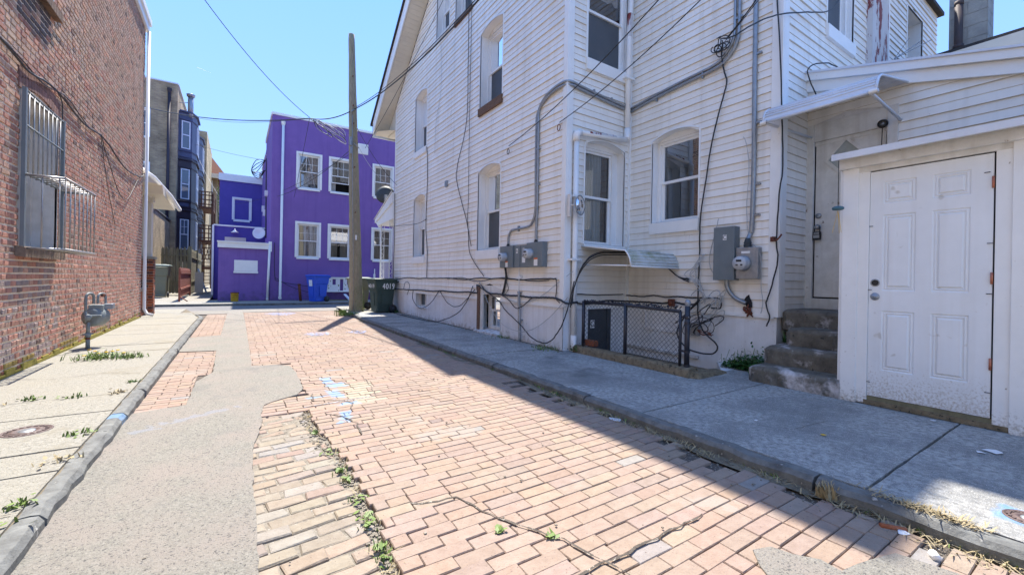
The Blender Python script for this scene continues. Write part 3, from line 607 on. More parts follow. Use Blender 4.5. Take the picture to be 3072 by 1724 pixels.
# gas meter
G=thing('gas_meter','grey gas meter with looped pipes standing on a pipe against the brick wall','gas meter',(-1.72,8.25,SZ))
m=MB(); m.smooth=True; m.tube([(-1.75,8.21,.12),(-1.75,8.21,.30)],.028,10); m.tube([(-1.75,8.21,.36),(-1.75,8.21,.52)],.026,10); m.tube(smooth([(-1.78,8.2,.70),(-1.78,8.2,.90),(-1.765,8.24,.955),(-1.73,8.30,.955),(-1.715,8.33,.91),(-1.715,8.33,.80)],4),.020,8)
m.tube(smooth([(-1.68,8.42,.80),(-1.68,8.42,.90),(-1.67,8.46,.945),(-1.64,8.54,.95),(-1.62,8.58,.91),(-1.62,8.6,.74)],4),.018,8); m.tube([(-1.78,8.2,.52),(-1.78,8.2,.72)],.020,8); m.build('pipe','gasgrey',G)
m=MB(); m.smooth=True; m.lathe([(0,-.005),(.034,0),(.038,.02),(.034,.06),(0,.065)],(-1.75,8.21,.30),n=8); m.tube([(-1.80,8.16,.34),(-1.70,8.26,.34)],.014,6); m.build('valve','gasgrey',G)
m=MB(); m.smooth=True; m.lathe([(.03,0),(.031,.03)],(-1.75,8.21,.26),n=10); m.lathe([(.022,0),(.022,.05)],(-1.65,8.50,.925),(.5,.86,0),n=8); m.build('rusty_coupling','rust',G)
m=MB(); m.smooth=True; m.lathe([(0,-.14),(.09,-.14),(.135,-.12),(.15,-.08),(.15,.08),(.135,.12),(.09,.14),(0,.14)],(-1.70,8.42,.59),(.35,.93,0),n=20); m.build('body','gasgrey',G)
m=MB(); m.box(-1.78,-1.60,8.32,8.55,.66,.78); m.box(-1.80,-1.60,8.22,8.36,.60,.63); m.build('index_housing','gasgrey',G,bevel=.012)
m=MB(); m.smooth=True; m.lathe([(0,-.02),(.042,-.02),(.05,0),(.042,.03),(0,.03)],(-1.745,8.16,.60),(.3,-.95,0),n=14); m.build('regulator','gasgrey',G)
m=MB(); m.box(-1.62,-1.50,8.45,8.62,.70,.79); m.build('glass_index','galv',G,bevel=.01); G.location=(-1.75,8.21,SZ)
for ch in G.children: ch.location=Vector((-1.72,8.25,SZ))-Vector((-1.75,8.21,SZ))
G.scale=(.86,.86,.92)
# cable bundle across the brick wall
def wallcable(pts,r,label,mt='cable',n=5,off=0,name='cable',group=None):
    m=MB(); m.smooth=True; P=smooth(pts,6); rr=random.Random(len(pts)+int(abs(pts[0][1])*10)); m.tube([p+Vector((rr.uniform(-.002,.002),rr.uniform(-.003,.003),rr.uniform(-.004,.004)+off)) for p in P],r,n); o=m.build(name,mt,origin=pts[0]); return tag(o,label,'cable',group)
X=-1.925
wallcable([(X,4.7,3.36),(X,6.04,3.41),(X,6.69,3.36),(X,7.48,3.46),(X,8.63,3.38),(X,9.52,3.46),(X,10.17,3.43),(X,11.4,3.30),(X,12.91,3.43),(X,13.4,3.6)],.012,'thick black cable running across the brick wall above the guarded window')
wallcable([(X,5.2,3.40),(X,6.3,3.42),(X,7.1,3.38),(X,7.9,3.50),(X,8.9,3.40),(X,9.6,3.48)],.007,'thin cable riding on top of the thick cable on the brick wall')
wallcable([(X,9.6,3.47),(X,9.8,3.3),(X,10.19,3.08),(X,10.84,2.74),(X,11.56,2.70),(X,12.54,3.25),(X,13.1,3.5)],.006,'thin cable drooping in a deep loop near the far corner of the brick wall')
wallcable([(X,9.55,3.45),(X,9.7,3.2),(X,9.85,2.95),(X,10.2,2.5),(X,10.6,2.1)],.005,'loose cable end hanging down the brick wall below the cable run')
wallcable([(X,7.5,3.46),(X,7.72,3.38),(X,7.74,3.2),(X,7.70,3.08)],.006,'short cable dropping from the wall cable into the guarded window')

# hairline cracks filled with soil
def crackline(name,pts,z,w_,seed):
    rr=random.Random(seed); P=[]
    for (a,b),(c,d) in zip(pts,pts[1:]):
        n=max(2,int(math.hypot(c-a,d-b)/.05))
        for k in range(n): t=k/n; P.append((a+(c-a)*t+rr.uniform(-.010,.010),b+(d-b)*t+rr.uniform(-.010,.010)))
    P.append(pts[-1]); m=MB()
    for (a,b),(c,d) in zip(P,P[1:]):
        L=max(math.hypot(c-a,d-b),1e-5); nx,ny=-(d-b)/L,(c-a)/L; q=w_*rr.uniform(.4,1.3); m.poly([(a-nx*q,b-ny*q,z),(c-nx*q,d-ny*q,z),(c+nx*q,d+ny*q,z),(a+nx*q,b+ny*q,z)])
    return st(m.build(name,'joint'))
crackline('paving_crack',[(.52,3.95),(.66,3.72),(.74,3.62),(.80,3.40),(.78,3.15)],.0585,.006,1)
crackline('paving_crack',[(.62,4.45),(.60,4.20),(.84,4.10),(.90,3.96),(.84,3.80)],.0595,.005,2)
crackline('paving_crack',[(.62,2.25),(.78,2.02),(.98,1.98),(1.06,1.70),(1.22,1.42),(1.30,1.1)],.0585,.006,3)
crackline('paving_crack',[(1.05,1.21),(1.25,1.21),(1.46,1.20),(1.70,1.205),(1.95,1.21)],.0575,.006,4)
crackline('paving_crack',[(1.22,5.0),(1.2,4.6),(1.15,4.15)],.0575,.005,5)
crackline('concrete_crack',[(-.24,12.6),(0,12.5),(.17,12.55)],.0595,.005,8)
crackline('concrete_crack',[(-1.9,6.2),(-1.5,6.0),(-1.2,6.15),(-.85,5.95)],.1255,.004,9)
crackline('concrete_crack',[(-1.7,3.1),(-1.3,3.0),(-1.1,2.7),(-.82,2.75)],.1255,.004,10)
crackline('concrete_crack',[(-1.9,10.4),(-1.4,10.5),(-.85,10.3)],.1255,.006,11)
crackline('concrete_crack',[(3.0,4.9),(3.4,4.75),(3.7,4.85),(4.2,4.6)],.1255,.003,12)
crackline('concrete_crack',[(3.3,1.7),(3.5,1.45),(3.9,1.4)],.1255,.002,13)
# ---------------- white house ----------------
WH=thing('white_house','white vinyl sided house with arched windows and gable, filling the right side of the alley','house',(4.9,8,SZ))
FA=FR((4.22,0,0),(0,1,0),(-1,0,0)); FB=FR((0,4.97,0),(1,0,0),(0,-1,0)); FC=FR((5.65,0,0),(0,1,0),(-1,0,0)); FD=FR((0,2.56,0),(1,0,0),(0,-1,0))
TOP=9.15
def rake(z): return 13.40 if z<6.72 else 14.48-(z-5.90)/.76
oA=[op(10.73,11.61,1.80,3.42),op(6.88,7.77,1.80,3.42),op(10.73,11.61,4.77,6.31),op(6.88,7.77,4.77,6.31),op(9.38,10.17,7.32,8.75),op(8.22,9.04,7.21,8.75)]
oAl=[dict(u0=6.80,u1=7.68,z0=.14,zs=1.10,zt=1.10)]
m=MB(); siding(m,FA,lambda z:4.99,rake,.81,TOP,oA+oAl); m.build('siding_wall','siding',WH)
oB=[op(4.60,5.51,1.80,3.40),op(4.60,5.51,4.76,6.40)]
m=MB(); siding(m,FB,lambda z:4.24,lambda z:5.65,.78,TOP,oB); m.build('siding_wall','siding',WH)
oC=[op(3.65,4.48,2.16,3.48)]
m=MB(); siding(m,FC,lambda z:2.58,lambda z:4.96,.80,7.0,oC); m.build('siding_wall','siding',WH)
oD=[dict(u0=6.92,u1=7.86,z0=4.90,zs=6.5,zt=6.5),dict(u0=10.42,u1=11.35,z0=5.5,zs=6.48,zt=6.48)]
m=MB(); siding(m,FD,lambda z:5.67,lambda z:8.42,3.3,7.0,oD[:1]); siding(m,FD,lambda z:9.3,lambda z:12.4,3.3,7.0,oD[1:]); m.build('siding_wall','siding',WH)
m=MB(); siding(m,FD,lambda z:5.67,lambda z:6.38,.85,3.3,[]); m.build('siding_wall','siding',WH)
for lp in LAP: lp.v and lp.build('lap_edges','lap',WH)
LAP.clear()
# solid core keeping daylight out
m=MB()
def core(mb,fr,u0,u1,z0,z1,holes,o=-.008):
    us=sorted({u0,u1}|{v for h in holes for v in (h['u0'],h['u1'])}); 
    for a,b in zip(us,us[1:]):
        c=(a+b)/2; cuts=sorted([(h['z0'],h['zt']) for h in holes if h['u0']<c<h['u1']]); z=z0
        for p,q in cuts+[(z1,z1)]:
            if p>z: mb.poly([fr(a,z,o),fr(b,z,o),fr(b,p,o),fr(a,p,o)])
            z=max(z,q)
m=MB(); core(m,FB,4.22,5.65,.78,TOP,oB); core(m,FC,2.56,4.97,.80,7.0,oC); core(m,FD,5.65,12.4,3.3,7,oD)
m.box(4.9,12,5.9,13.3,.2,5.8); m.box(4.9,12,5.9,11.0,5.8,8.0)
m.poly([(12.4,2.56,0),(12.4,2.56,7),(12.4,5,7),(12.4,5,0)]); m.poly([(5.65,2.56,7.0),(12.4,2.56,7.0),(12.4,4.97,7.0),(5.65,4.97,7.0)])
m.poly([(4.3,13.42,0),(12,13.42,0),(12,13.42,6.5),(4.3,13.42,6.5)])
m.build('wall_core','dark',WH)
# foundation
m=MB(); core(m,FA,4.98,13.8,-.3,.83,[dict(u0=10.58,u1=11.38,z0=.42,zt=.79),dict(u0=6.80,u1=7.68,z0=.14,zt=1.1)],o=.0)
m.poly([(4.22,13.8,-.3),(4.6,13.8,-.3),(4.6,13.8,.81),(4.22,13.8,.81)]); m.poly([(4.22,13.4,.81),(4.22,13.8,.81),(4.6,13.8,.81),(4.6,13.4,.81)])
m.build('foundation','found',WH); m=MB(); core(m,FB,4.22,5.67,-.5,.80,[dict(u0=4.74,u1=5.26,z0=-.3,zt=.76)],o=.0); core(m,FC,2.56,4.97,-.5,.82,[],o=0.0); m.poly([(5.65,2.56,-.2),(6.5,2.56,-.2),(6.5,2.56,.86),(5.65,2.56,.86)])
m.build('foundation','foundw',WH)
m=MB()
for fr,a,b,z in ((FA,4.98,6.80,.80),(FA,7.68,13.40,.80),(FB,4.24,5.65,.77),(FC,2.58,4.96,.79)): fr.box(m,a,b,z-.018,z+.022,0,.026)
m.build('starter_strip','trim',WH)
# corner boards
m=MB(); m.box(4.195,4.225,4.945,5.045,.79,TOP); m.box(4.22,4.32,4.940,4.972,.79,TOP); m.build('corner_trim','trim',WH,bevel=.004)
m=MB(); m.box(5.622,5.655,2.53,2.66,.79,7); m.box(5.655,5.78,2.528,2.562,.79,7); m.build('corner_trim','trim',WH,bevel=.004)
m=MB(); m.box(4.196,4.225,13.36,13.42,.79,6.6); m.build('corner_trim','trim',WH)
m=MB(); m.box(5.60,5.652,4.93,4.975,.79,9); m.build('corner_trim','trim',WH)
m=MB(); FD.box(m,8.42,9.15,3.3,7,0,.09); m.build('peeling_corner_board','peel',WH)
m=MB(); FD.box(m,9.15,9.32,3.3,7,0,.06); m.build('grey_corner_board','trim',WH)
# rake overhang: soffit panels, fascia and roof
def rk(y,off): return 6.46+(14.48-y)*.76+off
m=MB(); y=14.30
while y>9.4:
    y2=y-.094; m.poly([(4.21,y,rk(y,-.52)),(4.21,y2,rk(y2,-.52)),(3.78,y2,rk(y2,-.50)),(3.78,y,rk(y,-.50))]); m.poly([(4.21,y2,rk(y2,-.52)),(4.21,y2-.006,rk(y2,-.50)),(3.78,y2-.006,rk(y2,-.48)),(3.78,y2,rk(y2,-.50))]); y=y2-.006
m.poly([(3.78,14.32,5.95),(4.6,14.32,5.95),(4.6,13.42,5.97),(4.21,13.42,5.97),(3.78,14.0,6.0)])
m.poly([(4.213,14.3,5.95),(4.213,13.4,5.95),(4.213,13.4,6.75),(4.213,14.3,6.1)])
m.build('soffit','cream',WH)
m=MB()
for a,b in ((14.5,9.55),): m.hexa([(3.75,a,rk(a,-.46)),(3.785,a,rk(a,-.46)),(3.785,b,rk(b,-.46)),(3.75,b,rk(b,-.46)),(3.75,a,rk(a,-.03)),(3.785,a,rk(a,-.03)),(3.785,b,rk(b,-.03)),(3.75,b,rk(b,-.03))])
m.hexa([(3.75,14.46,5.93),(4.8,14.46,5.93),(4.8,14.50,5.93),(3.75,14.50,5.93),(3.75,14.46,6.44),(4.8,14.46,6.44),(4.8,14.50,6.44),(3.75,14.50,6.44)])
m.box(3.79,3.82,4.98,9.7,8.95,9.15)
m.build('fascia','trim',WH)
m=MB(); a,b=14.62,9.45
m.hexa([(3.70,a,rk(a,-.02)),(12,a,rk(a,-.02)),(12,b,rk(b,-.02)),(3.70,b,rk(b,-.02)),(3.70,a,rk(a,.05)),(12,a,rk(a,.05)),(12,b,rk(b,.05)),(3.70,b,rk(b,.05))])
m.hexa([(3.72,4.98,9.10),(12,4.98,9.10),(12,9.6,9.10),(3.72,9.6,9.10),(3.72,4.98,9.2),(12,4.98,9.2),(12,9.6,9.2),(3.72,9.6,9.2)])  # unseen flat roof, eave shaped to set the house shadow edge
m.hexa([(4.75,4.97,9.2),(12,4.97,9.2),(12,9.6,9.2),(4.75,9.6,9.2),(5.0,4.97,10.6),(12,4.97,10.6),(12,9.6,10.6),(5.0,9.6,10.6)])  # unseen set-back block, added only for the shade it throws on the pavement
m.hexa([(5.55,2.46,6.99),(12.5,2.46,6.99),(12.5,5,6.99),(5.55,5,6.99),(5.55,2.46,7.06),(12.5,2.46,7.06),(12.5,5,7.06),(5.55,5,7.06)])
m.build('roof','slate',WH)
# windows
CU=[('curtain',0,.3,0,1),('curtain',.72,1,0,1)]
w=window(WH,FA,oA[0],depth=.20,sill=.19,cur=CU,trimmat='trim')
w=window(WH,FA,oA[1],depth=.20,sill=.19,cur=[('lace',.0,.25,0,1),('blind',.7,1,0,1)])
w=window(WH,FA,oA[2],depth=.20,sill=.17,cur=CU,trimmat='trim',lowscreen=True)
w=window(WH,FA,oA[3],depth=.20,sill=.17,cur=[('lace',0,.35,.5,1)],sillmat='wood',label='second floor window with a bare rotting wood sill')
w=window(WH,FA,oA[4],depth=.18,sill=.10,cur=CU,sillmat='oldtrim'); w=window(WH,FA,oA[5],depth=.18,sill=.10,cur=CU,sillmat='wood')
w=window(WH,FB,oB[0],depth=.18,sill=.06,cur=[('curtain',.18,.75,0,1)],marg=.10,lowscreen=False)
w=window(WH,FB,oB[1],depth=.06,sill=.19,cur=[('lace',0,1,.72,1)],marg=.02,label='upper corner window with a flowered lace valance')
w=window(WH,FC,oC[0],depth=.16,sill=.18,cur=[('dark',0,.2,0,1)],marg=.03,lowscreen=False)
w=window(WH,FD,oD[0],depth=.10,sill=.19,cur=CU,marg=.05); w=window(WH,FD,oD[1],depth=.30,sill=.02,cur=None,marg=.0)
# cellar windows
m=MB(); 
for q in (((10.58,.42),(10.58,.79)),((10.58,.79),(11.38,.79)),((11.38,.79),(11.38,.42)),((11.38,.42),(10.58,.42))): m.poly([FA(q[0][0],q[0][1],0),FA(q[1][0],q[1][1],0),FA(q[1][0],q[1][1],-.16),FA(q[0][0],q[0][1],-.16)])
for q in ((10.58,10.62,.42,.79),(11.34,11.38,.42,.79),(10.62,11.34,.76,.79),(10.62,11.34,.42,.46),(10.96,11.0,.46,.76)): FA.box(m,*q,-.17,-.13)
w=m.build('cellar_window','oldtrim',WH); m=MB(); m.poly([FA(10.6,.44,-.165),FA(11.36,.44,-.165),FA(11.36,.78,-.165),FA(10.6,.78,-.165)]); m.build('pane','screen',w); m=MB(); FA.box(m,10.56,11.40,.39,.425,0,.045); m.build('sill','found',w)
m=MB()
for q in (((6.8,.14),(6.8,1.10)),((6.8,1.10),(7.68,1.10)),((7.68,1.10),(7.68,.14))): m.poly([FA(q[0][0],q[0][1],.02),FA(q[1][0],q[1][1],.02),FA(q[1][0],q[1][1],-.2),FA(q[0][0],q[0][1],-.2)])
FA.box(m,7.50,7.66,.14,1.04,-.02,.012); FA.box(m,6.82,7.50,.90,1.08,-.03,.008)
for q in ((7.42,7.50,.2,.90),(6.80,6.86,.2,.90),(6.86,7.42,.84,.90),(6.86,7.42,.2,.26),(6.86,7.42,.56,.60)): FA.box(m,*q,-.19,-.13)
w=m.build('cellar_window','oldtrim',WH); w['label']='tall cellar window set in weathered wood at pavement level'
m=MB(); m.poly([FA(6.86,.58,-.15),FA(7.42,.58,-.15),FA(7.42,.85,-.15),FA(6.86,.85,-.15)]); m.poly([FA(6.86,.25,-.17),FA(7.42,.25,-.17),FA(7.42,.58,-.17),FA(6.86,.58,-.17)]); m.build('pane',GLb,w)
m=MB(); FA.box(m,6.8,7.5,.15,.9,-.5,-.45); m.build('room_lining','dark',w)
m=MB(); m.hexa([FA(6.78,.10,.0),FA(7.72,.10,.0),FA(7.72,.10,.10),FA(6.78,.10,.10),FA(6.78,.20,-.2),FA(7.72,.20,-.2),FA(7.72,.15,.10),FA(6.78,.15,.10)]); m.build('sill','found',w)
m=MB(); FA.box(m,7.60,7.70,.14,1.08,.01,.035); m.build('weathered_post','wood',WH)
# dark cellar door with a letter in the well, and panels on the well wall
m=MB(); FB.box(m,4.745,5.16,-.28,.75,-.03,-.005); d=m.build('cellar_door','greydk',WH); m=MB(); FB.box(m,5.16,5.25,-.28,.75,-.03,.012); m.build('door_jamb','greydk',WH)
m=MB(); FB.box(m,4.80,4.885,.44,.57,-.004,0); m.build('sticker','white',d); textmesh('letter','C',.13,d,'blackp',(4.843,4.968,.505),(1,0,0),(0,0,1),.0005)
m=MB(); FC.box(m,3.89,4.58,.43,.47,0,.02); FC.box(m,4.56,4.59,.47,.74,0,.02); FC.box(m,3.6,4.95,.10,.14,0,.035); m.build('wall_panel_ridge','found',WH)
# downpipes
m=MB(); m.smooth=True; m.tube([(5.53,4.90,9),(5.53,4.90,5.9),(5.50,4.90,5.4),(5.50,4.90,3.75)],.045,12); m.tube([(5.50,4.90,3.80),(5.50,4.90,3.66),(5.46,4.88,3.60)],.052,12); m.tube([(5.48,4.885,3.60),(4.38,4.885,3.50)],.040,12); m.tube([(4.42,4.885,3.51),(4.35,4.885,3.47),(4.34,4.885,3.36)],.056,12); m.tube([(4.35,4.885,3.4),(4.36,4.885,1.3),(4.365,4.885,.35)],.042,12)
m.tube([(4.365,4.885,.36),(4.365,4.885,.17),(4.36,4.80,.15),(4.36,4.62,.14)],.050,10)
dp=m.build('downpipe','trim',WH); m=MB()
for z in (4.64,): m.box(5.38,5.60,4.84,4.965,z-.015,z+.015)
m.build('bracket','trim',dp)
for z in (1.53,2.5): m=MB(); m.box(4.26,4.46,4.835,4.96,z-.015,z+.015); m.build('bracket','trim',dp)
m=MB(); m.smooth=True; m.tube([(5.2,4.885,3.58),(4.6,4.885,3.525)],.0405,12,cap=False); m.build('flaking_rust','peel',dp)
m=MB(); m.smooth=True; m.tube([(5.50,4.90,5.35),(5.52,4.90,5.75)],.047,10,cap=False); m.build('flaking_rust','peel',dp)
# small mossy awning over the cellar stair
AW=thing('door_awning','small mossy ribbed metal awning over the cellar stairwell','awning',(5.1,4.97,1.75))
prof=[(4.97,1.755),(4.6,1.71),(4.06,1.645),(4.015,1.60),(3.975,1.53),(3.95,1.42)]
m=MB(); 
for (a,b),(c,d) in zip(prof,prof[1:]):
    m.poly([(4.56,a,b),(5.66,a,b),(5.66,c,d),(4.56,c,d)]); m.poly([(4.56,a,b-.012),(4.56,c,d-.012),(5.66,c,d-.012),(5.66,a,b-.012)])
m.build('canopy','moss',AW)
m=MB()
for a,b in ((4.04,1.63),(4.0,1.575),(3.98,1.535),(3.965,1.49),(3.955,1.45),(4.3,1.677),(4.6,1.713)): m.tube([(4.56,a,b),(5.66,a,b)],.009,5)
m.build('rib','moss',AW)
m=MB(); 
for xx in (4.56,5.66): m.tube([(xx,a,b) for a,b in prof],.011,6); 
m.tube([(4.56,3.95,1.42),(5.66,3.95,1.42)],.013,6); m.build('edge_rim','trim',AW)
for xx in (4.60,5.62): m=MB(); m.smooth=True; m.tube([(xx,4.94,1.46),(xx,3.97,1.43)],.012,8); m.build('support_rod','trim',AW)
# steps
S=thing('concrete_steps','worn mossy concrete steps climbing to the white back door','steps',(5.4,2,SZ))
def step(x0,x1,y0,y1,z0,z1,seed):
    rr=random.Random(seed); m=MB(); n=14; prev=None
    for k in range(n+1):
        y=y0+(y1-y0)*k/n; e=.05 if k==n else 0; w_=rr.uniform(-.008,.008)
        ring=[(x0+w_+e,y,z0),(x0+w_-.006+e,y,z1-.045),(x0+.012+e,y,z1-.012-(.03 if k==n else 0)),(x0+.04+e,y,z1-(.03 if k==n else 0)+rr.uniform(-.003,.003)),(x1,y,z1-(.02 if k==n else 0)),(x1,y,z0)]
        ids=[m.vert(p) for p in ring]
        if prev:
            for q in range(5): m.face((prev[q],prev[q+1],ids[q+1],ids[q]),None,q in(1,2,3))
        else: m.face(ids)
        prev=ids
    m.face(prev[::-1]); return m.build('step','concrete',S)
step(4.83,6.5,1.615,2.49,.0,.30,1); step(5.11,6.5,1.615,2.46,.25,.50,2); step(5.36,6.5,1.615,2.34,.45,.70,3); step(5.70,6.5,1.615,2.54,.65,.90,4)
# ---------------- rear addition with the white back door ----------------
AD=thing('rear_addition','low white sided rear addition with a sloping roof and back door above the steps','house extension',(7.5,0,SZ))
FE=FR((6.40,0,0),(0,1,0),(-1,0,0)); door=dict(u0=1.62,u1=2.56,z0=.86,zs=3.33,zt=3.33)
m=MB(); siding(m,FE,lambda z:max(-3.5,2.56-(3.93-z)/.262),lambda z:2.56,.86,3.9,[door]); m.build('siding_wall','siding',AD)
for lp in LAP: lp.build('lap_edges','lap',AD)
m=MB(); core(m,FE,-3.5,2.56,0,2.4,[door]); m.poly([FE(-3.5,2.4,-.008),FE(1.62,2.4,-.008),FE(1.62,3.33,-.008),FE(1.62,3.70,-.008),FE(-.4,3.15,-.008),FE(-3.5,2.41,-.008)]); m.poly([FE(1.62,3.33,-.008),FE(2.56,3.33,-.008),FE(2.56,3.93,-.008),FE(1.62,3.70,-.008)]); m.poly([(6.40,-3.5,0),(10,-3.5,0),(10,-3.5,3.4),(6.40,-3.5,3.4)]); m.build('wall_core','found',AD)
def fs(y): return 4.03+(y-2.56)*.262
m=MB(); 
for (o0,o1,t0,t1) in ((6.30,6.38,-.10,0),(6.345,6.39,-.24,-.102)): m.hexa([(o0,-3.5,fs(-3.5)+t0),(o1,-3.5,fs(-3.5)+t0),(o1,2.60,fs(2.6)+t0),(o0,2.60,fs(2.6)+t0),(o0,-3.5,fs(-3.5)+t1),(o1,-3.5,fs(-3.5)+t1),(o1,2.60,fs(2.6)+t1),(o0,2.60,fs(2.6)+t1)])
m.build('fascia','trim',AD)
m=MB(); m.hexa([(6.28,-3.5,fs(-3.5)-.005),(8.3,-3.5,fs(-3.5)-.005),(8.3,2.55,fs(2.55)-.005),(6.28,2.55,fs(2.55)-.005),(6.28,-3.5,fs(-3.5)+.02),(8.3,-3.5,fs(-3.5)+.02),(8.3,2.55,fs(2.55)+.02),(6.28,2.55,fs(2.55)+.02)]); m.build('roof','alu',AD)
m=MB(); 
for q in ((2.47,2.56,.86,3.33,-.02,.022),(1.62,1.72,.86,3.33,-.02,.022),(1.72,2.47,3.10,3.33,-.02,.012),(1.72,2.47,3.05,3.10,-.06,-.02)): FE.box(m,*q)
FE.box(m,1.60,2.52,.86,1.03,-.05,.05); m.build('door_frame','oldtrim',AD,bevel=.003)
m=MB(); FE.box(m,1.74,2.46,1.05,3.05,-.07,-.03); FE.box(m,1.76,2.44,1.06,1.30,-.03,-.02); D=m.build('back_door','oldtrim',AD)
def diamond(mb,c,zc,w_,h_,o,o2,t):
    A=[(c+w_,zc),(c,zc+h_),(c-w_,zc),(c,zc-h_)]; B=[(c+w_-t,zc),(c,zc+h_-t),(c-w_+t,zc),(c,zc-h_+t)]
    for k in range(4): a,b=A[k],A[(k+1)%4]; e,f=B[k],B[(k+1)%4]; mb.hexa([FE(*a,o),FE(*b,o),FE(*f,o),FE(*e,o),FE(*a,o2-.004),FE(*b,o2-.004),FE(*f,o2),FE(*e,o2)])
m=MB(); diamond(m,2.13,2.83,.235,.27,-.03,-.012,.05); m.build('diamond_frame','oldtrim',D); m=MB(); m.poly([FE(2.13+.19,2.83,-.027),FE(2.13,2.83+.23,-.027),FE(2.13-.19,2.83,-.027),FE(2.13,2.83-.23,-.027)]); m.build('diamond_pane',mat('frosted_pane',(.42,.44,.41),(.34,.37,.34),12,.2),D)
m=MB(); m.smooth=True; m.lathe([(.035,0),(.035,.012),(.02,.018),(0,.02)],FE(2.42,2.12,-.03),(-1,0,0),16); m.build('deadbolt','galv',D)
m=MB(); m.smooth=True; m.lathe([(.032,0),(.015,.01),(.013,.035),(.028,.045),(.03,.06),(.02,.07),(0,.072)],FE(2.42,1.97,-.03),(-1,0,0),16); m.build('door_knob','galv',D)
L=thing('lock_box','black key lock box hanging from the back door knob','lock box',(6.39,2.42,1.80)); m=MB(); FE.box(m,2.375,2.465,1.80,1.91,-.01,.03); m.build('body','blackp',L,bevel=.008); m=MB(); m.smooth=True; m.tube(smooth([FE(2.39,1.9,.01),FE(2.39,1.97,.01),FE(2.42,2.0,.01),FE(2.45,1.97,.01),FE(2.45,1.9,.01)],4),.006,6); m.build('shackle','blackp',L); m=MB(); FE.box(m,2.385,2.455,1.825,1.865,.030,.034); FE.box(m,2.39,2.45,1.875,1.9,.030,.034); m.build('dial_window','galv',L)
# large awning over the back door
AW=thing('door_awning','long white ribbed aluminium awning over the back door','awning',(6.4,2.08,3.5))
prof=[(6.39,3.54),(6.0,3.47),(5.62,3.40),(5.50,3.375),(5.43,3.33),(5.39,3.26),(5.37,3.19)]
m=MB(); 
for (a,b),(c,d) in zip(prof,prof[1:]): m.poly([(a,1.54,b),(a,2.63,b),(c,2.63,d),(c,1.54,d)])
m.build('canopy','alu',AW)
m=MB()
for a,b in ((5.40,3.285),(5.42,3.315),(5.46,3.35),(5.52,3.382),(5.385,3.25),(5.7,3.418),(5.9,3.455),(6.1,3.49)): m.tube([(a,1.54,b),(a,2.63,b)],.007,5)
m.build('rib','alu',AW)
m=MB()
for yy in (1.54,2.63): m.tube([(a,yy,b) for a,b in prof],.014,6)
m.smooth=True; m.tube([(5.37,1.52,3.18),(5.37,2.65,3.18)],.018,10); m.build('edge_rim','alu',AW)
for yy in (1.56,2.62): m=MB(); m.smooth=True; m.lathe([(.026,0),(.026,.07)],(5.37,yy-.035,3.18),(0,1,0),12); m.build('rod_collar','trim',AW)
for y0,y1 in ((1.58,1.60),(2.60,2.50)): m=MB(); m.smooth=True; m.tube([(5.38,y0,3.17),(6.39,y1,3.13 if y0<2 else 3.17)],.016,8); m.build('support_rod','alu',AW)
# security light by the door
L=thing('security_light','small round black security light on the door frame under the awning','lamp',(6.36,1.75,3.16)); m=MB(); m.smooth=True; m.lathe([(.0,0),(.03,0),(.045,.03),(.05,.07),(.045,.075),(.04,.06),(0,.055)],(6.38,1.74,3.14),(-.8,.1,-.35),16); m.build('housing','black',L); m=MB(); m.smooth=True; m.lathe([(0,.03),(.038,.06),(.0,.075)],(6.38,1.74,3.14),(-.8,.1,-.35),12); m.build('lens','galv',L); m=MB(); m.tube([(6.37,1.76,3.12),(6.36,1.77,2.6)],.005,5); m.build('wire','black',L)
# ---------------- shed ----------------
SH=thing('white_shed','white timber shed with a worn six panel door at the right edge','shed',(5.5,1,SZ))
FS=FR((4.84,0,0),(0,1,0),(-1,0,0))
m=MB(); FS.box(m,1.42,1.60,.13,2.30,-.06,0); FS.box(m,1.50,1.62,.12,2.36,-.07,.012); FS.box(m,.50,.655,.13,2.36,-.06,0); FS.box(m,.40,.57,.12,2.40,-.06,.012); FS.box(m,-3,.395,.12,2.40,-.06,0); m.build('door_frame','trim',SH,bevel=.003)
m=MB(); FS.box(m,-3,1.62,2.255,2.36,-.08,.004); FS.box(m,-3,1.64,2.30,2.42,-.03,.06); m.build('fascia','oldtrim',SH,bevel=.004)
m=MB(); m.hexa([(4.70,-3,2.40),(6.39,-3,2.58),(6.39,1.66,2.58),(4.70,1.66,2.40),(4.70,-3,2.425),(6.39,-3,2.605),(6.39,1.66,2.605),(4.70,1.66,2.425)]); m.build('roof','slate',SH)
m=MB(); m.box(4.675,4.705,-3,1.665,2.375,2.432); m.build('drip_edge','alu',SH)
m=MB(); m.poly([(4.88,1.60,.30),(6.4,1.60,.30),(6.4,1.60,2.5),(4.88,1.60,2.4)]); m.box(4.86,5.0,1.61,1.65,.29,2.38); m.poly([(4.9,-3,.1),(4.9,1.6,.1),(4.9,1.6,2.4),(4.9,-3,2.4)]); m.build('side_wall','trim',SH)
m=MB(); FS.box(m,.55,1.44,.125,.165,-.08,.004); m.build('door_sill','mossy',SH); m=MB(); FS.box(m,.62,1.42,.165,.20,-.08,-.015); m.build('sill_board','fence',SH)
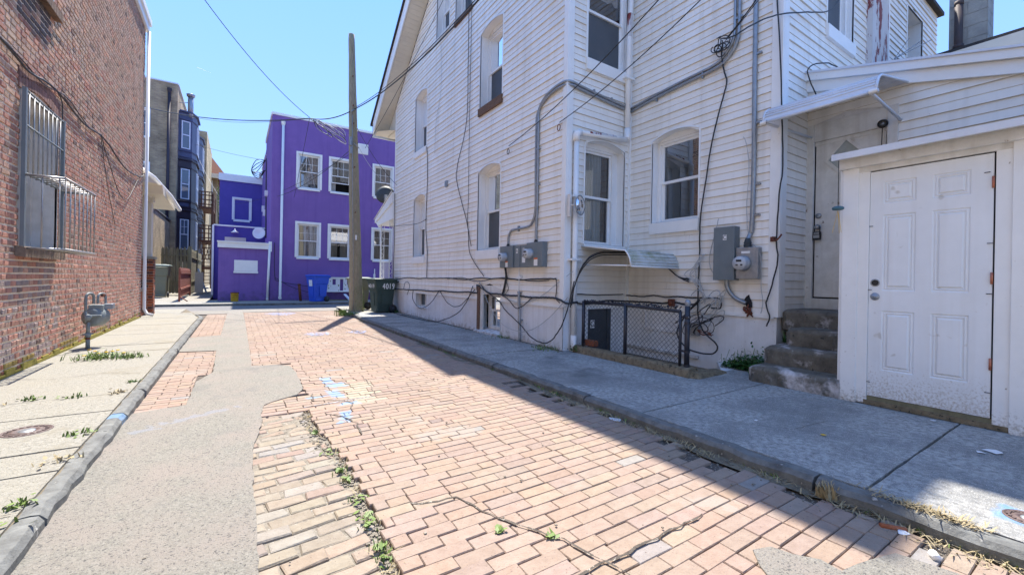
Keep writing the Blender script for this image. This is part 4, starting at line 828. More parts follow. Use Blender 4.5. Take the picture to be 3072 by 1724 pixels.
# door: stiles and rails with recessed moulded panels
m=MB(); y0,y1,z0,z1=.666,1.418,.205,2.245; px=[(1.325,1.105),(1.005,.785)]; pz=[(.45,.985),(1.165,1.845),(1.945,2.145)]
ys_=[y0,.785,1.005,1.105,1.325,y1]; zs_=[z0,.45,.985,1.165,1.845,1.945,2.145,z1]
for i in range(5):
    for j in range(7):
        if i in(1,3) and j in(1,3,5): 
            a,b,c,d=ys_[i],ys_[i+1],zs_[j],zs_[j+1]; e=.022; f=.045; g=.06
            def ring(s1,o1,s2,o2):
                A=[(a+s1,c+s1),(b-s1,c+s1),(b-s1,d-s1),(a+s1,d-s1)]; B=[(a+s2,c+s2),(b-s2,c+s2),(b-s2,d-s2),(a+s2,d-s2)]
                for k in range(4): m.poly([FS(*A[k],o1),FS(*A[(k+1)%4],o1),FS(*B[(k+1)%4],o2),FS(*B[k],o2)])
            ring(0,-.012,.010,-.020); ring(.010,-.020,e,-.014); ring(e,-.014,.032,-.022); ring(.032,-.022,.046,-.010)
            m.poly([FS(a+.046,c+.046,-.010),FS(b-.046,c+.046,-.010),FS(b-.046,d-.046,-.010),FS(a+.046,d-.046,-.010)])
        else: m.poly([FS(ys_[i],zs_[j],-.012),FS(ys_[i+1],zs_[j],-.012),FS(ys_[i+1],zs_[j+1],-.012),FS(ys_[i],zs_[j+1],-.012)])
FS.box(m,y0,y1,z0,z1,-.05,-.026)
for q in ((y0,y0+.002,z0,z1),(y1-.002,y1,z0,z1)): FS.box(m,*q,-.05,-.0125)
D=m.build('shed_door',mat('worn_door_paint',(.80,.81,.81),(.74,.75,.75),3,.45,.08,20,wear=((.22,.18,.13),22,.72),spots=(.58,.56,.52),sscale=7,sth=.66,zdirt=((.36,.28,.19),.62,60),streak=((.6,.57,.52),.3)),SH)
m=MB(); FS.box(m,.655,.677,.2,2.25,-.055,-.035); FS.box(m,1.413,1.424,.2,2.25,-.055,-.035); FS.box(m,.66,1.42,2.243,2.26,-.055,-.03); m.build('dark_gap','dark',SH)
m=MB(); m.smooth=True; m.lathe([(.034,0),(.034,.002),(.028,.0025)],FS(1.372,1.235,-.011),(-1,0,0),20); m.build('bolt_hole_rim','galv',D); m=MB(); m.lathe([(.0,.0012),(.026,.0012)],FS(1.372,1.235,-.010),(-1,0,0),20); m.poly([FS(1.372+.024*math.cos(a*.3),1.235+.024*math.sin(a*.3),-.0075) for a in range(21)]); m.build('bolt_hole','black',D)
m=MB(); m.smooth=True; m.lathe([(.034,0),(.034,.004),(.026,.008),(.014,.010),(.012,.022),(0,.023)],FS(1.372,1.11,-.012),(-1,0,0),20); m.build('knob_plate','galv',D)
for z in (2.02,1.28,.62): m=MB(); m.smooth=True; m.lathe([(0,0),(.008,0),(.008,.09),(0,.09)],FS(.668,z-.045,-.003),(0,0,1),8); m.build('hinge','copper',D)
for y_,z_ in ((1.41,1.75),(1.41,1.17),(1.41,.33),(.68,1.55),(.68,1.16),(.68,.4),(.70,2.10)):
    m=MB(); m.tube([FS(y_-.016,z_,-.005),FS(y_+.016,z_,-.003)],.003,5); m.build('staple','blackp',D)
# neighbouring roof and chimney beyond
NH=thing('neighbour_roof','low roofline with brown shingles and cream fascia behind the rear addition','house',(9,0,SZ))
m=MB(); m.hexa([(8.6,-6,4.36),(12,-6,4.36),(12,1.9,4.36),(8.6,1.9,4.36),(8.6,-6,4.60),(12,-6,5.0),(12,2.40,5.0),(8.6,2.40,4.66)]); m.build('roof','slate',NH)
m=MB(); m.box(8.50,8.60,-6,2.45,4.30,4.57); m.box(8.7,12,-6,1.85,.1,4.36); m.build('fascia','cream',NH)
CH=thing('block_chimney','grey concrete block chimney above the roofs','chimney',(9.6,1.55,4.5))
m=MB(); rb=random.Random(9); z=4.4;k=0
while z<8.2:
    for a,b in (((1.36,1.56),(1.56,1.76)) if k%2 else ((1.36,1.66),(1.66,1.76))): m.box(9.20,9.206,a+.004,b-.004,z+.004,z+.186)
    for a,b in ((9.2,9.5),(9.5,9.6)) if k%2 else ((9.2,9.4),(9.4,9.6)): m.box(a+.004,b-.004,1.353,1.36,z+.004,z+.186)
    z+=.19;k+=1
m.box(9.207,9.6,1.36,1.76,4.4,8.2); m.build('shaft','chim',CH)
FLU=thing('flue_pipe','rusty brown metal flue pipe beside the block chimney','flue',(9.3,1.68,4.5)); m=MB(); m.smooth=True; m.tube([(9.12,1.64,4.4),(9.12,1.64,5.52)],.048,12); m.build('pipe','flue',FLU); m=MB(); m.smooth=True; m.tube([(9.12,1.64,4.84),(9.12,1.64,4.89)],.062,12); m.tube([(9.12,1.64,5.5),(9.12,1.64,5.56)],.053,12); m.build('collar','flue',FLU)
# roof antenna scraps
m=MB(); a=Vector((8.4,2.2,4.7))
for d in ((.25,-.25,.25),(.3,-.1,.05),(.1,-.4,.15),(-.1,-.2,.2)): m.tube([a,a+Vector(d)],.006,4)
tag(m.build('roof_antenna','galv',origin=a),'thin bent metal antenna on the roof edge behind the addition','antenna')
# ---------------- purple building ----------------
PB=thing('purple_building','two storey purple stucco building across the street','building',(3.8,20.5,SZ))
FP=FR((0,20.5,0),(1,0,0),(0,-1,0))
wins=[('u',2.16,3.02,5.06,6.54),('u',3.48,4.34,5.06,6.54),('u',5.42,6.28,5.06,6.54),('l',2.16,3.02,2.02,3.49),('l',3.48,4.34,2.02,3.49),('l',5.42,6.28,2.02,3.49)]
ops_=[dict(u0=a,u1=b,z0=c,zs=d,zt=d) for _,a,b,c,d in wins]+[dict(u0=7.4,u1=8.2,z0=5.06,zs=6.54,zt=6.54),dict(u0=7.4,u1=8.2,z0=2.02,zs=3.49,zt=3.49)]
m=MB(); core(m,FP,1.15,13,0,8.05,ops_,o=0)
m.poly([(1.15,20.5,0),(1.15,25.2,0),(1.15,25.2,8.05),(1.15,20.5,8.05)]); m.poly([(1.15,25.2,0),(1.15,29,0),(1.15,29,7.4),(1.15,25.2,7.4)])
m.poly([(1.15,25.2,7.4),(13,25.2,7.4),(13,25.2,8.05),(1.15,25.2,8.05)]); m.poly([(13,20.5,0),(13,30,0),(13,30,8),(13,20.5,8)]); m.poly([(1.15,20.5,8),(13,20.5,8),(13,30,7.9),(1.15,30,7.4)])
m.build('wall','purple',PB)
m=MB(); m.box(1.12,13,20.47,20.60,8.04,8.14); m.box(1.10,1.20,20.6,25.2,8.04,8.14); m.box(1.10,1.2,25.2,29,7.4,7.48); m.build('roof_coping','trim',PB)
m=MB(); m.poly([(-.92,29,0),(1.15,29,0),(1.15,29,6.6),(-.92,29,6.6)]); m.poly([(-.92,29,0),(-.92,33,0),(-.92,33,6.6),(-.92,29,6.6)]); m.poly([(-.92,29,6.6),(1.15,29,6.6),(1.15,33,6.6),(-.92,33,6.6)])
m.poly([(-.98,25,0),(1.15,25,0),(1.15,25,3.6),(-.98,25,3.6)]); m.poly([(-.98,25,0),(-.98,29,0),(-.98,29,3.6),(-.98,25,3.6)]); m.poly([(-.98,25,3.6),(1.15,25,3.6),(1.15,29,3.6),(-.98,29,3.6)])
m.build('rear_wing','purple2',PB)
m=MB(); m.box(-.97,1.15,28.93,29.0,6.56,6.95); m.box(-1.0,1.15,24.95,25,3.57,3.64); m.box(-1.06,-.98,24.9,25.1,.2,3.6); m.box(.98,1.12,28.7,29.1,6.95,7.2); m.build('wing_trim','trim',PB)
FW=FR((0,29,0),(1,0,0),(0,-1,0)); w=window(PB,FW,dict(u0=-.22,u1=.54,z0=4.36,zs=5.56,zt=5.56),depth=.03,sill=.10,grid=(3,2,0),sw=.06,paneM=GLb,lowscreen=False,cur=[('curtain',0,1,0,1)]); m=MB()
for q in ((-.32,-.22,4.36,5.66),(.54,.64,4.36,5.66),(-.22,.54,5.56,5.66)): FW.box(m,*q,0,.05)
m.build('casing','trim',w)
m=MB(); m.poly([(-.65,20.46,0),(1.13,20.46,0),(1.13,20.46,2.3),(-.65,20.46,2.3)]); m.poly([(-.65,20.46,0),(-.65,25,0),(-.65,25,2.3),(-.65,20.46,2.3)]); m.poly([(-.65,20.46,2.3),(1.13,20.46,2.3),(1.13,25,2.3),(-.65,25,2.3)]); m.build('front_annex','purple',PB)
m=MB(); m.box(-.68,1.17,20.38,20.46,2.29,2.50); m.box(-.70,1.19,20.34,20.52,2.50,2.55); m.box(1.08,1.2,20.36,20.48,2.2,2.62); m.build('annex_fascia','trim',PB)
m=MB(); m.box(-.12,.70,20.43,20.46,1.35,1.80); m.box(-.14,.72,20.41,20.46,1.27,1.345); m.build('covered_window','trim',PB)
m=MB(); FQ=FR((0,25,0),(1,0,0),(0,-1,0)); FQ.box(m,-.55,.33,2.3,3.05,0,.04); FQ.box(m,-.48,.26,2.3,2.98,.04,.045); m.build('side_door','cream',PB)
m=MB(); FP.box(m,4.64,5.11,7.0,7.48,0,.03)
for k in range(6): FP.box(m,4.68,5.07,7.04+k*.07,7.085+k*.07,.03,.045)
m.build('roof_vent','trim',PB)
m=MB(); m.smooth=True; m.tube([(1.545,20.42,7.62),(1.535,20.42,.4),(1.53,20.38,.25)],.052,10); m.lathe([(.052,0),(.085,.12),(.085,.2)],(1.545,20.42,7.6),(0,0,1),4); m.tube([(1.53,20.42,.26),(1.53,20.30,.24)],.065,10); m.build('downpipe','trim',PB)
m=MB(); m.smooth=True; m.tube([(1.12,20.38,2.5),(1.06,20.38,.2)],.045,8); m.tube([(1.06,20.38,.2),(1.06,20.3,.18)],.05,8); m.build('downpipe','trim',PB)
for (kk,a,b,c,d),o in zip(wins,ops_):
    i=wins.index((kk,a,b,c,d)); cur=[('lace',0,1,.5,1),('curtain',0,.40,0,1),('curtain',.55,1,0,1)] if kk=='l' else [('curtain',0,.45,.0,1),('lace',.45,1,.15,1)] if i!=1 else [('curtain',0,.25,0,1),('curtain',.5,1,.35,1)]
    lb='open upper window with its sash pushed up' if i==1 else None
    w=window(PB,FP,o,depth=.05,sill=.08,grid=(3,2,0),sw=.045,cur=cur,openh=.38 if i==1 else 0,label=lb,paneM=GLb,lowscreen=False)
    m=MB(); 
    for q in ((a-.09,a,c-.0,d+.10),(b,b+.09,c,d+.10),(a,b,d,d+.10)): FP.box(m,*q,0,.045)
    m.build('casing','trim',w)
window(PB,FP,ops_[6],depth=.05,sill=.08,grid=(3,2,0)); window(PB,FP,ops_[7],depth=.05,sill=.08,grid=(3,2,0))
for (x,y,z,s) in ((1.08,24.5,4.2,.3),(1.08,23.2,5.0,.25),(1.08,26,4.6,.3)): m=MB(); m.box(x-.05,x+.07,y,y+.25,z,z+s); m.build('utility_box','trim',PB)
L=thing('wall_lamp','white barn style lamp over the side door of the purple building','lamp',(-.14,24.9,3.4)); m=MB(); m.smooth=True; m.tube([(-.14,25,3.44),(-.14,24.85,3.46),(-.14,24.8,3.38)],.015,6); m.build('arm','trim',L); m=MB(); m.smooth=True; m.lathe([(.03,.12),(.05,.06),(.17,-.02),(.16,-.03),(.04,.03)],(-.14,24.8,3.30),n=14); m.build('shade','trim',L)
D=thing('satellite_dish','white satellite dish on the side of the purple building','satellite dish',(.95,24.7,3.3)); m=MB(); m.smooth=True; m.lathe([(0,0),(.12,.012),(.22,.04),(.30,.08),(.29,.085),(.2,.05),(0,.01)],(.9,24.6,3.3),(-.4,-.9,.1),20); m.build('reflector','trim',D); m=MB(); m.tube([(.95,24.65,3.3),(1.15,24.8,3.2)],.025,6); m.build('mount','galv',D)
# ---------------- objects along the far pavement ----------------
B=thing('paint_bucket','dented yellow bucket with rust stains on the far pavement by the purple wall','bucket',(-.08,20.1,.128)); m=MB(); m.smooth=True; m.lathe([(0,0),(.125,0),(.13,.02),(.14,.33),(.146,.335),(.146,.35),(.138,.35),(.13,.30),(0,.28)],(-.08,20.1,.13),n=20); m.build('body','yellow',B); m=MB(); m.smooth=True; m.tube([(-.22,20.05,.46),(-.15,19.97,.40),(0,19.95,.38),(.06,20.02,.46)],.006,5); m.build('handle','rust',B); m=MB(); m.smooth=True; m.lathe([(.12,.0),(.147,0),(.15,.02),(.14,.03),(.1,.02)],(-.08,20.1,.46),n=18); m.build('rim','rust',B)
P=thing('rusty_post','short rusty steel post standing beside the blue bin','post',(2.25,19.95,.12)); m=MB(); m.smooth=True; m.tube([(2.28,19.95,.1),(2.21,19.95,.84)],.055,12); m.build('shaft','rust',P); m=MB(); m.smooth=True; m.tube([(2.212,19.95,.80),(2.21,19.95,.86)],.063,12); m.build('cap','rust',P)
P=thing('decorated_bench_panel','white panel with flowers, dots and slots along the purple wall behind the bins','panel',(4.45,20.3,.12)); m=MB()
X0,X1=3.28,5.5; Z0,Z1=.53,1.13
slots=[(3.60,3.74,.83,1.08),(3.92,4.06,.56,1.08),(4.22,4.34,.84,1.08),(4.66,4.78,.56,.80),(4.94,5.05,.56,1.08),(5.24,5.34,.7,1.08)]
us=sorted({X0,X1}|{v for s in slots for v in s[:2]})
for a,b in zip(us,us[1:]):
    s=[t for t in slots if t[0]<=a+.001 and t[1]>=b-.001]
    if s: m.box(a,b,20.28,20.31,Z0,s[0][2]); m.box(a,b,20.28,20.31,s[0][3],Z1)
    else: m.box(a,b,20.28,20.31,Z0,Z1)
m.box(X0-.03,X1+.05,20.25,20.42,Z1,Z1+.04); m.box(X0-.02,X1,20.25,20.28,Z0-.03,Z0+.01); m.build('board','trim',P)
m=MB(); m.box(X0,X1,20.36,20.37,Z0,Z1); m.build('backing','purple',P)
m=MB(); rr=random.Random(6)
for k in range(60):
    x=rr.uniform(X0+.03,X1-.05); z=rr.uniform(Z0+.04,Z1-.04); r=rr.uniform(.012,.03)
    if any(s[0]-.03<x<s[1]+.03 for s in slots): continue
    m.poly([(x+r*math.cos(t*1.05),20.2785,z+r*math.sin(t*1.05)) for t in range(6)])
m.build('painted_dots','leaf',P)
m=MB()
for x in (3.3,4.55,5.45): m.box(x,x+.06,20.32,20.40,.12,Z0)
m.box(5.42,5.50,20.27,20.35,Z1+.04,1.36); m.box(5.45,5.49,20.29,20.33,1.3,1.6); m.build('post','trim',P)
m=MB(); m.hexa([(4.2,19.6,.13),(4.32,19.6,.13),(4.32,19.75,.13),(4.2,19.75,.13),(4.02,20.0,.40),(4.14,20.0,.40),(4.16,20.12,.42),(4.04,20.12,.42)]); tag(m.build('block_scrap','alu',origin=(4.2,19.7,.13)),'pale blue grey offcut leaning near the base of the purple wall','offcut')
m=MB(); m.box(3.4,5.0,19.95,20.1,.13,.17); tag(m.build('plank','fence',origin=(4.2,20,.13)),'old plank lying along the purple wall','plank')
# ---------------- wheelie bins ----------------
def wheelie(x,y,ang,body,lidm,label,h=1.07,w=.60,d=.66,mirror=1,lidopen=False,group=None):
    T=thing('wheelie_bin',label,'wheelie bin',(x,y,SZ),group); c,s=math.cos(ang),math.sin(ang)
    def Wd(u,v,z): return (x+u*c-v*s,y+u*s+v*c,SZ+z)   # u across, v: +v = back (handle side)
    def ring(z,sx,f,b,r=.05):
        pts=[]
        for (px,py,a0) in ((sx-r,b-r,0),(-sx+r,b-r,90),(-sx+r,-f+r,180),(sx-r,-f+r,270)):
            for k in range(4): a=math.radians(a0+k*30); pts.append(Wd(px+r*math.cos(a),py+r*math.sin(a),z))
        return pts
    m=MB(); prof=[(.03,w*.36,d*.38,d*.30),(.30,w*.39,d*.41,d*.34),(h*.66,w*.43,d*.45,d*.40),(h*.68,w*.46,d*.48,d*.43),(h*.93,w*.49,d*.52,d*.46),(h*.94,w*.52,d*.55,d*.49),(h*.97,w*.52,d*.55,d*.49)]
    prev=None
    for p in prof:
        ids=[m.vert(q) for q in ring(*p)]
        if prev:
            for k in range(len(ids)): m.face((prev[k],prev[(k+1)%len(ids)],ids[(k+1)%len(ids)],ids[k]),None,False)
        else: m.face(ids[::-1])
        prev=ids
    if not lidopen: m.face(prev)
    m.build('body',body,T)
    m=MB()
    for sx in (-1,1): # raised ribs and a recessed grip panel on each side
        q=w*.445
        m.hexa([Wd(sx*q*.93,-.12,.25),Wd(sx*q*.93,.10,.25),Wd(sx*(q*.93+.02),.10,.25),Wd(sx*(q*.93+.02),-.12,.25),Wd(sx*q*.97,-.14,h*.6),Wd(sx*q*.97,.12,h*.6),Wd(sx*(q*.97+.018),.12,h*.6),Wd(sx*(q*.97+.018),-.14,h*.6)])
    m.hexa([Wd(-.12,-d*.43,.22),Wd(.12,-d*.43,.22),Wd(.12,-d*.40,.22),Wd(-.12,-d*.40,.22),Wd(-.13,-d*.475,h*.6),Wd(.13,-d*.475,h*.6),Wd(.13,-d*.42,h*.6),Wd(-.13,-d*.42,h*.6)])
    m.build('moulded_panel',body,T)
    m=MB()
    if lidopen:
        for k in range(2): m.hexa([Wd(-w*.5,d*.49,h*.97),Wd(w*.5,d*.49,h*.97),Wd(w*.5,d*.53,h*.97),Wd(-w*.5,d*.53,h*.97),Wd(-w*.46,d*.56,.25),Wd(w*.46,d*.56,.25),Wd(w*.46,d*.60,.25),Wd(-w*.46,d*.60,.25)])
    else:
        pr=[(h*.965,w*.545,d*.58,d*.50),(h*.99,w*.545,d*.58,d*.50),(h*1.01,w*.50,d*.53,d*.46),(h*1.025,w*.36,d*.38,d*.33)]; prev=None
        for p in pr:
            ids=[m.vert(q) for q in ring(*p)]
            if prev:
                for k in range(len(ids)): m.face((prev[k],prev[(k+1)%len(ids)],ids[(k+1)%len(ids)],ids[k]),None,True)
            else: m.face(ids[::-1])
            prev=ids
        m.face(prev)
    m.build('lid',lidm,T)
    m=MB(); m.smooth=True; m.tube([Wd(-w*.42,d*.47,h*.9),Wd(-w*.42,d*.58,h*.93),Wd(w*.42,d*.58,h*.93),Wd(w*.42,d*.47,h*.9)],.016,8); m.build('handle',body,T)
    m=MB(); m.tube([Wd(-w*.48,d*.30,.12),Wd(w*.48,d*.30,.12)],.014,8); m.build('axle','galv',T)
    ax=(c,s,0)
    for sx in (-1,1):
        m=MB(); m.smooth=True; o=Wd(sx*w*.46-.03,d*.30,.125); m.lathe([(0,0),(.105,0),(.125,.012),(.125,.048),(.105,.06),(0,.06)],o,ax,22); wh=m.build('wheel','black',T)
        m=MB(); m.smooth=True; o=Wd(sx*w*.46-.034,d*.30,.125); m.lathe([(0,0),(.05,0),(.05,.068),(0,.068)],o,ax,12); m.build('hub','greydk',wh)
    return T,Wd
DIG={'4':[[(.62,0),(.62,1)],[(.62,1),(.05,.38),(.85,.38)]],'0':[[(.5,1),(.15,.8),(.1,.45),(.3,.05),(.6,0),(.85,.3),(.85,.7),(.5,1)]],'1':[[(.45,0),(.5,1)]],'9':[[(.8,.6),(.5,.45),(.2,.6),(.25,.9),(.6,1),(.82,.85),(.8,.5),(.6,.1),(.3,0)]]}
def brush(root,txt,O,U,V,h,w_,thick=.014):
    m=MB(); O,U,V=Vector(O),Vector(U).normalized(),Vector(V).normalized(); N=U.cross(V)
    for i,ch in enumerate(txt):
        for st_ in DIG[ch]:
            P=[O+U*(i*w_*1.15+p[0]*w_)+V*(p[1]*h) for p in st_]
            for a,b in zip(P,P[1:]):
                d=(b-a).normalized(); q=N.cross(d)*thick; e=d*thick*.5
                m.hexa([a-q-e-N*.002,a+q-e-N*.002,b+q+e-N*.002,b-q+e-N*.002,a-q-e+N*.004,a+q-e+N*.004,b+q+e+N*.004,b-q+e+N*.004])
    return m.build('painted_number','white',root)
T,Wd=wheelie(3.76,13.02,math.radians(-82),'bin','bin','dark green wheelie bin painted 4019 between the utility pole and the white house',h=1.03,w=.60,d=.72)
def face_mark(T,Wd,side,u0,z0,h,w_,txt,w,d,H,th): pass
# painted on the side facing the camera (local u=+) and on the front (local v=-)
def Wv(W,u,v,z): return Vector(W(u,v,z))
brush(T,'4019',Wv(Wd,.60*.476,-.12,.74),Wv(Wd,0,1,0)-Wv(Wd,0,0,0),Wv(Wd,.03,0,1)-Wv(Wd,0,0,0),.15,.085,.013)
brush(T,'4019',Wv(Wd,-.20,-.72*.495,.77),Wv(Wd,1,0,0)-Wv(Wd,0,0,0),Wv(Wd,0,-.05,1)-Wv(Wd,0,0,0),.10,.095,.010)
wheelie(3.45,14.62,math.radians(-85),'bino','binlid','paler green wheelie bin half hidden behind the utility pole',h=1.05,w=.58,d=.66)
T,Wd=wheelie(2.87,19.35,math.radians(-62),'binb','binb','bright blue recycling bin standing by the rusty post in front of the purple wall',h=1.12,w=.62,d=.72)
m=MB(); a=[Wv(Wd,-.10,-.72*.475,.66),Wv(Wd,.10,-.72*.475,.66),Wv(Wd,.10,-.72*.50,.92),Wv(Wd,-.10,-.72*.50,.92)]; n=(a[1]-a[0]).cross(a[3]-a[0]).normalized()*.012; m.hexa([p+n*.2 for p in a]+[p+n for p in a]); m.build('white_sticker','white',T)
c=(a[0]+a[1])/2+Vector((0,0,.10))+n*1.2; m=MB(); U=(a[1]-a[0]).normalized(); V=(a[3]-a[0]).normalized()
for k in range(3): q=[c+U*.035*math.cos(t)+V*.035*math.sin(t) for t in (k*2.09+.25,k*2.09+1.0,k*2.09+1.7)]; m.tube(q,.006,4)
m.build('recycling_arrows','greydk',T)
wheelie(-3.0,24.6,math.radians(180),'bino','binlid','olive green wheelie bin with a grey lid beside the tan brick wall',h=1.45,w=.85,d=.85)
# ---------------- utility pole ----------------
UP=thing('utility_pole','weathered wooden utility pole leaning slightly at the street corner, mossy at its foot','utility pole',(3.14,13.75,SZ))
m=MB(); n=16; rr=random.Random(3); rings=[]
for k in range(40):
    t=k/39; c=Vector((3.16,13.75,0)).lerp(Vector((2.86,13.75,8.75)),t); r=.205-.115*t+(.03*math.exp(-t*30)); rings.append([m.vert(c+Vector((r*(1+rr.uniform(-.05,.05))*math.cos(2*math.pi*j/n),r*(1+rr.uniform(-.05,.05))*math.sin(2*math.pi*j/n),0))) for j in range(n)])
for a,b in zip(rings,rings[1:]):
    for j in range(n): m.face((a[j],a[(j+1)%n],b[(j+1)%n],b[j]),None,True)
m.face(rings[-1]); m.build('shaft','pole',UP)
m=MB(); rr=random.Random(5)
for k in range(420):
    a=rr.uniform(-2.2,.9); z=rr.uniform(0.0,.85)**1.3; r=.232-.03*z; x=3.16-.034*z+r*math.cos(a); y=13.75+r*math.sin(a); s=rr.uniform(.008,.03); m.poly([(x+rr.uniform(-s,s),y+rr.uniform(-s,s),z+.1+rr.uniform(-s,s)) for _ in range(3)])
m.build('moss','leaf',UP)
m=MB(); m.box(2.84,2.90,13.50,13.56,5.0,5.2); m.box(2.82,2.88,13.52,13.60,5.25,5.5); m.build('junction_box','galv',UP)
m=MB(); m.box(3.04,3.09,13.545,13.56,2.35,2.5); m.build('tag','white',UP)
m=MB(); m.smooth=True; m.tube([(3.02,13.55,.15),(2.99,13.56,2.0),(2.93,13.57,4.2),(2.90,13.59,6.2)],.010,5); m.build('ground_wire','galv',UP)
for zz in (3.2,4.6,5.95,6.5,7.4): m=MB(); m.smooth=True; m.tube([(3.10-.034*zz+.04,13.50+.008*zz,zz),(3.10-.034*zz+.04,13.62,zz)],.018,6); m.build('bolt','rust',UP)
m=MB(); m.tube([(2.96,13.62,6.4),(2.86,13.58,6.3)],.02,6); m.tube([(2.95,13.6,5.35),(3.1,13.55,5.2)],.015,6); m.build('cable_hook','galv',UP)
# ---------------- street porch of the white house ----------------
WP=thing('front_porch','small white front porch with lattice posts beyond the far corner of the white house','porch',(4.6,14.6,SZ))
m=MB(); m.hexa([(4.12,13.42,3.62),(7,13.42,3.62),(7,15.4,3.16),(4.12,15.4,3.16),(4.12,13.42,3.95),(7,13.42,3.95),(7,15.4,3.28),(4.12,15.4,3.28)]); m.hexa([(4.16,13.42,3.10),(7,13.42,3.10),(7,15.2,3.05),(4.16,15.2,3.05),(4.16,13.42,3.63),(7,13.42,3.63),(7,15.2,3.2),(4.16,15.2,3.2)]); m.build('porch_roof','trim',WP)
m=MB(); m.smooth=True; m.tube([(4.10,13.40,3.97),(4.10,15.42,3.29)],.018,6); m.build('roof_edge','oldtrim',WP)
m=MB(); 
for (x,y) in ((4.22,14.95),(4.34,14.95),(4.22,13.9),(4.32,13.9)):
    m.tube([(x,y,.8),(x,y,3.1)],.012,5)
for (xa,xb,y) in ((4.22,4.34,14.95),(4.22,4.32,13.9)):
    for k in range(16): z=.85+k*.14; m.tube([(xa,y,z),(xb,y,z+.14)] if k%2 else [(xb,y,z),(xa,y,z+.14)],.008,4)
m.tube([(4.25,13.9,1.75),(4.25,14.95,1.75)],.014,5); m.tube([(4.25,13.9,.95),(4.25,14.95,.95)],.014,5)
for k in range(9): m.tube([(4.25,13.95+k*.12,.95),(4.25,13.95+k*.12,1.75)],.008,4)
m.build('lattice_post','trim',WP)
m=MB(); m.box(4.15,7,13.42,15.1,.1,.85); m.build('porch_base','found',WP)
m=MB(); m.smooth=True; m.tube(smooth([(4.14,15.25,3.18),(4.2,15.1,3.0),(4.24,15.0,2.9),(4.24,15.0,.9)],4),.03,8); m.build('downpipe','trim',WP)
D=thing('satellite_dish','dark grey satellite dish on the porch roof, above the green bins','satellite dish',(4.2,14.2,3.7)); ax=Vector((-.45,-.88,.16)).normalized(); m=MB(); m.smooth=True; m.lathe([(0,.0),(.12,.008),(.22,.03),(.31,.062),(.312,.055),(.22,.022),(0,-.008)],Vector((4.15,14.3,4.03)),-ax,26)
m.build('reflector','greydk',D); m=MB(); m.smooth=True; m.tube([(4.16,14.28,3.98),(4.18,14.25,3.85),(4.2,14.1,3.55)],.024,8); m.box(4.12,4.21,14.2,14.28,3.82,4.0); m.build('mount','galv',D); m=MB(); m.tube([(4.1,14.2,3.7),(4.04,13.9,3.85)],.012,6); m.box(4.01,4.07,13.84,13.92,3.83,3.9); m.build('receiver_arm','galv',D)
# ---------------- tan brick apartment building (far left) ----------------
def brickmat(name,c1,c2,mort,sx,sz,axis):
    m=bpy.data.materials.new(name); m.use_nodes=True; t=m.node_tree; N=t.nodes; L=t.links; b=N['Principled BSDF']; b.inputs['Roughness'].default_value=.9
    g=N.new('ShaderNodeNewGeometry'); s=N.new('ShaderNodeSeparateXYZ'); L.new(g.outputs['Position'],s.inputs[0]); cb=N.new('ShaderNodeCombineXYZ')
    ad=N.new('ShaderNodeMath'); ad.operation='ADD'; L.new(s.outputs['X'],ad.inputs[0]); L.new(s.outputs['Y'],ad.inputs[1]); L.new(ad.outputs[0],cb.inputs[0]); L.new(s.outputs['Z'],cb.inputs[1])
    br=N.new('ShaderNodeTexBrick'); br.inputs['Color1'].default_value=c1+(1,); br.inputs['Color2'].default_value=c2+(1,); br.inputs['Mortar'].default_value=mort+(1,); br.inputs['Scale'].default_value=1; br.inputs['Brick Width'].default_value=sx; br.inputs['Row Height'].default_value=sz; br.inputs['Mortar Size'].default_value=.009; br.inputs['Bias'].default_value=-.1; L.new(cb.outputs[0],br.inputs['Vector'])
    n=N.new('ShaderNodeTexNoise'); n.inputs['Scale'].default_value=1.2; n.inputs['Detail'].default_value=8; L.new(g.outputs['Position'],n.inputs['Vector']); mx=N.new('ShaderNodeMix'); mx.data_type='RGBA'; mx.blend_type='MULTIPLY'; mx.inputs[0].default_value=1; r=N.new('ShaderNodeValToRGB'); r.color_ramp.elements[0].position=.3; r.color_ramp.elements[0].color=(.55,.55,.55,1); r.color_ramp.elements[1].position=.65; L.new(n.outputs['Fac'],r.inputs[0]); L.new(br.outputs[0],mx.inputs[6]); L.new(r.outputs[0],mx.inputs[7]); L.new(mx.outputs[2],b.inputs['Base Color'])
    bp=N.new('ShaderNodeBump'); bp.inputs['Strength'].default_value=.6; bp.inputs['Distance'].default_value=.01; L.new(br.outputs['Fac'],bp.inputs['Height']); bp.invert=True; L.new(bp.outputs[0],b.inputs['Normal']); M[name]=m
brickmat('tan_brick',(.50,.37,.215),(.33,.235,.145),(.42,.34,.24),.21,.075,'x'); brickmat('yellow_brick',(.62,.48,.27),(.48,.36,.20),(.38,.31,.21),.21,.075,'x')
TB=thing('tan_brick_building','three storey tan brick apartment building with slate blue bay windows','building',(-4,31,.2))
FT=FR((0,31,0),(1,0,0),(0,-1,0)); FX=FR((-3.05,0,0),(0,1,0),(1,0,0))
tw=[dict(u0=-5.1,u1=-4.34,z0=8.85,zs=10.4,zt=10.4),dict(u0=-5.1,u1=-4.32,z0=5.9,zs=7.35,zt=7.35),dict(u0=-5.1,u1=-4.32,z0=2.9,zs=4.35,zt=4.35)]
m=MB(); core(m,FT,-12,-3.05,0,12.15,tw,o=0); m.poly([(-3.05,31,0),(-3.05,44,0),(-3.05,44,12.15),(-3.05,31,12.15)]); m.poly([(-12,31,12.1),(-3.05,31,12.1),(-3.05,44,12.1),(-12,44,12.1)]); m.build('wall','tan_brick',TB)
m=MB(); m.box(-12,-3.03,30.97,31.15,12.13,12.2); m.box(-3.15,-3.0,31.15,44,12.13,12.2); m.build('roof_coping','alu',TB)
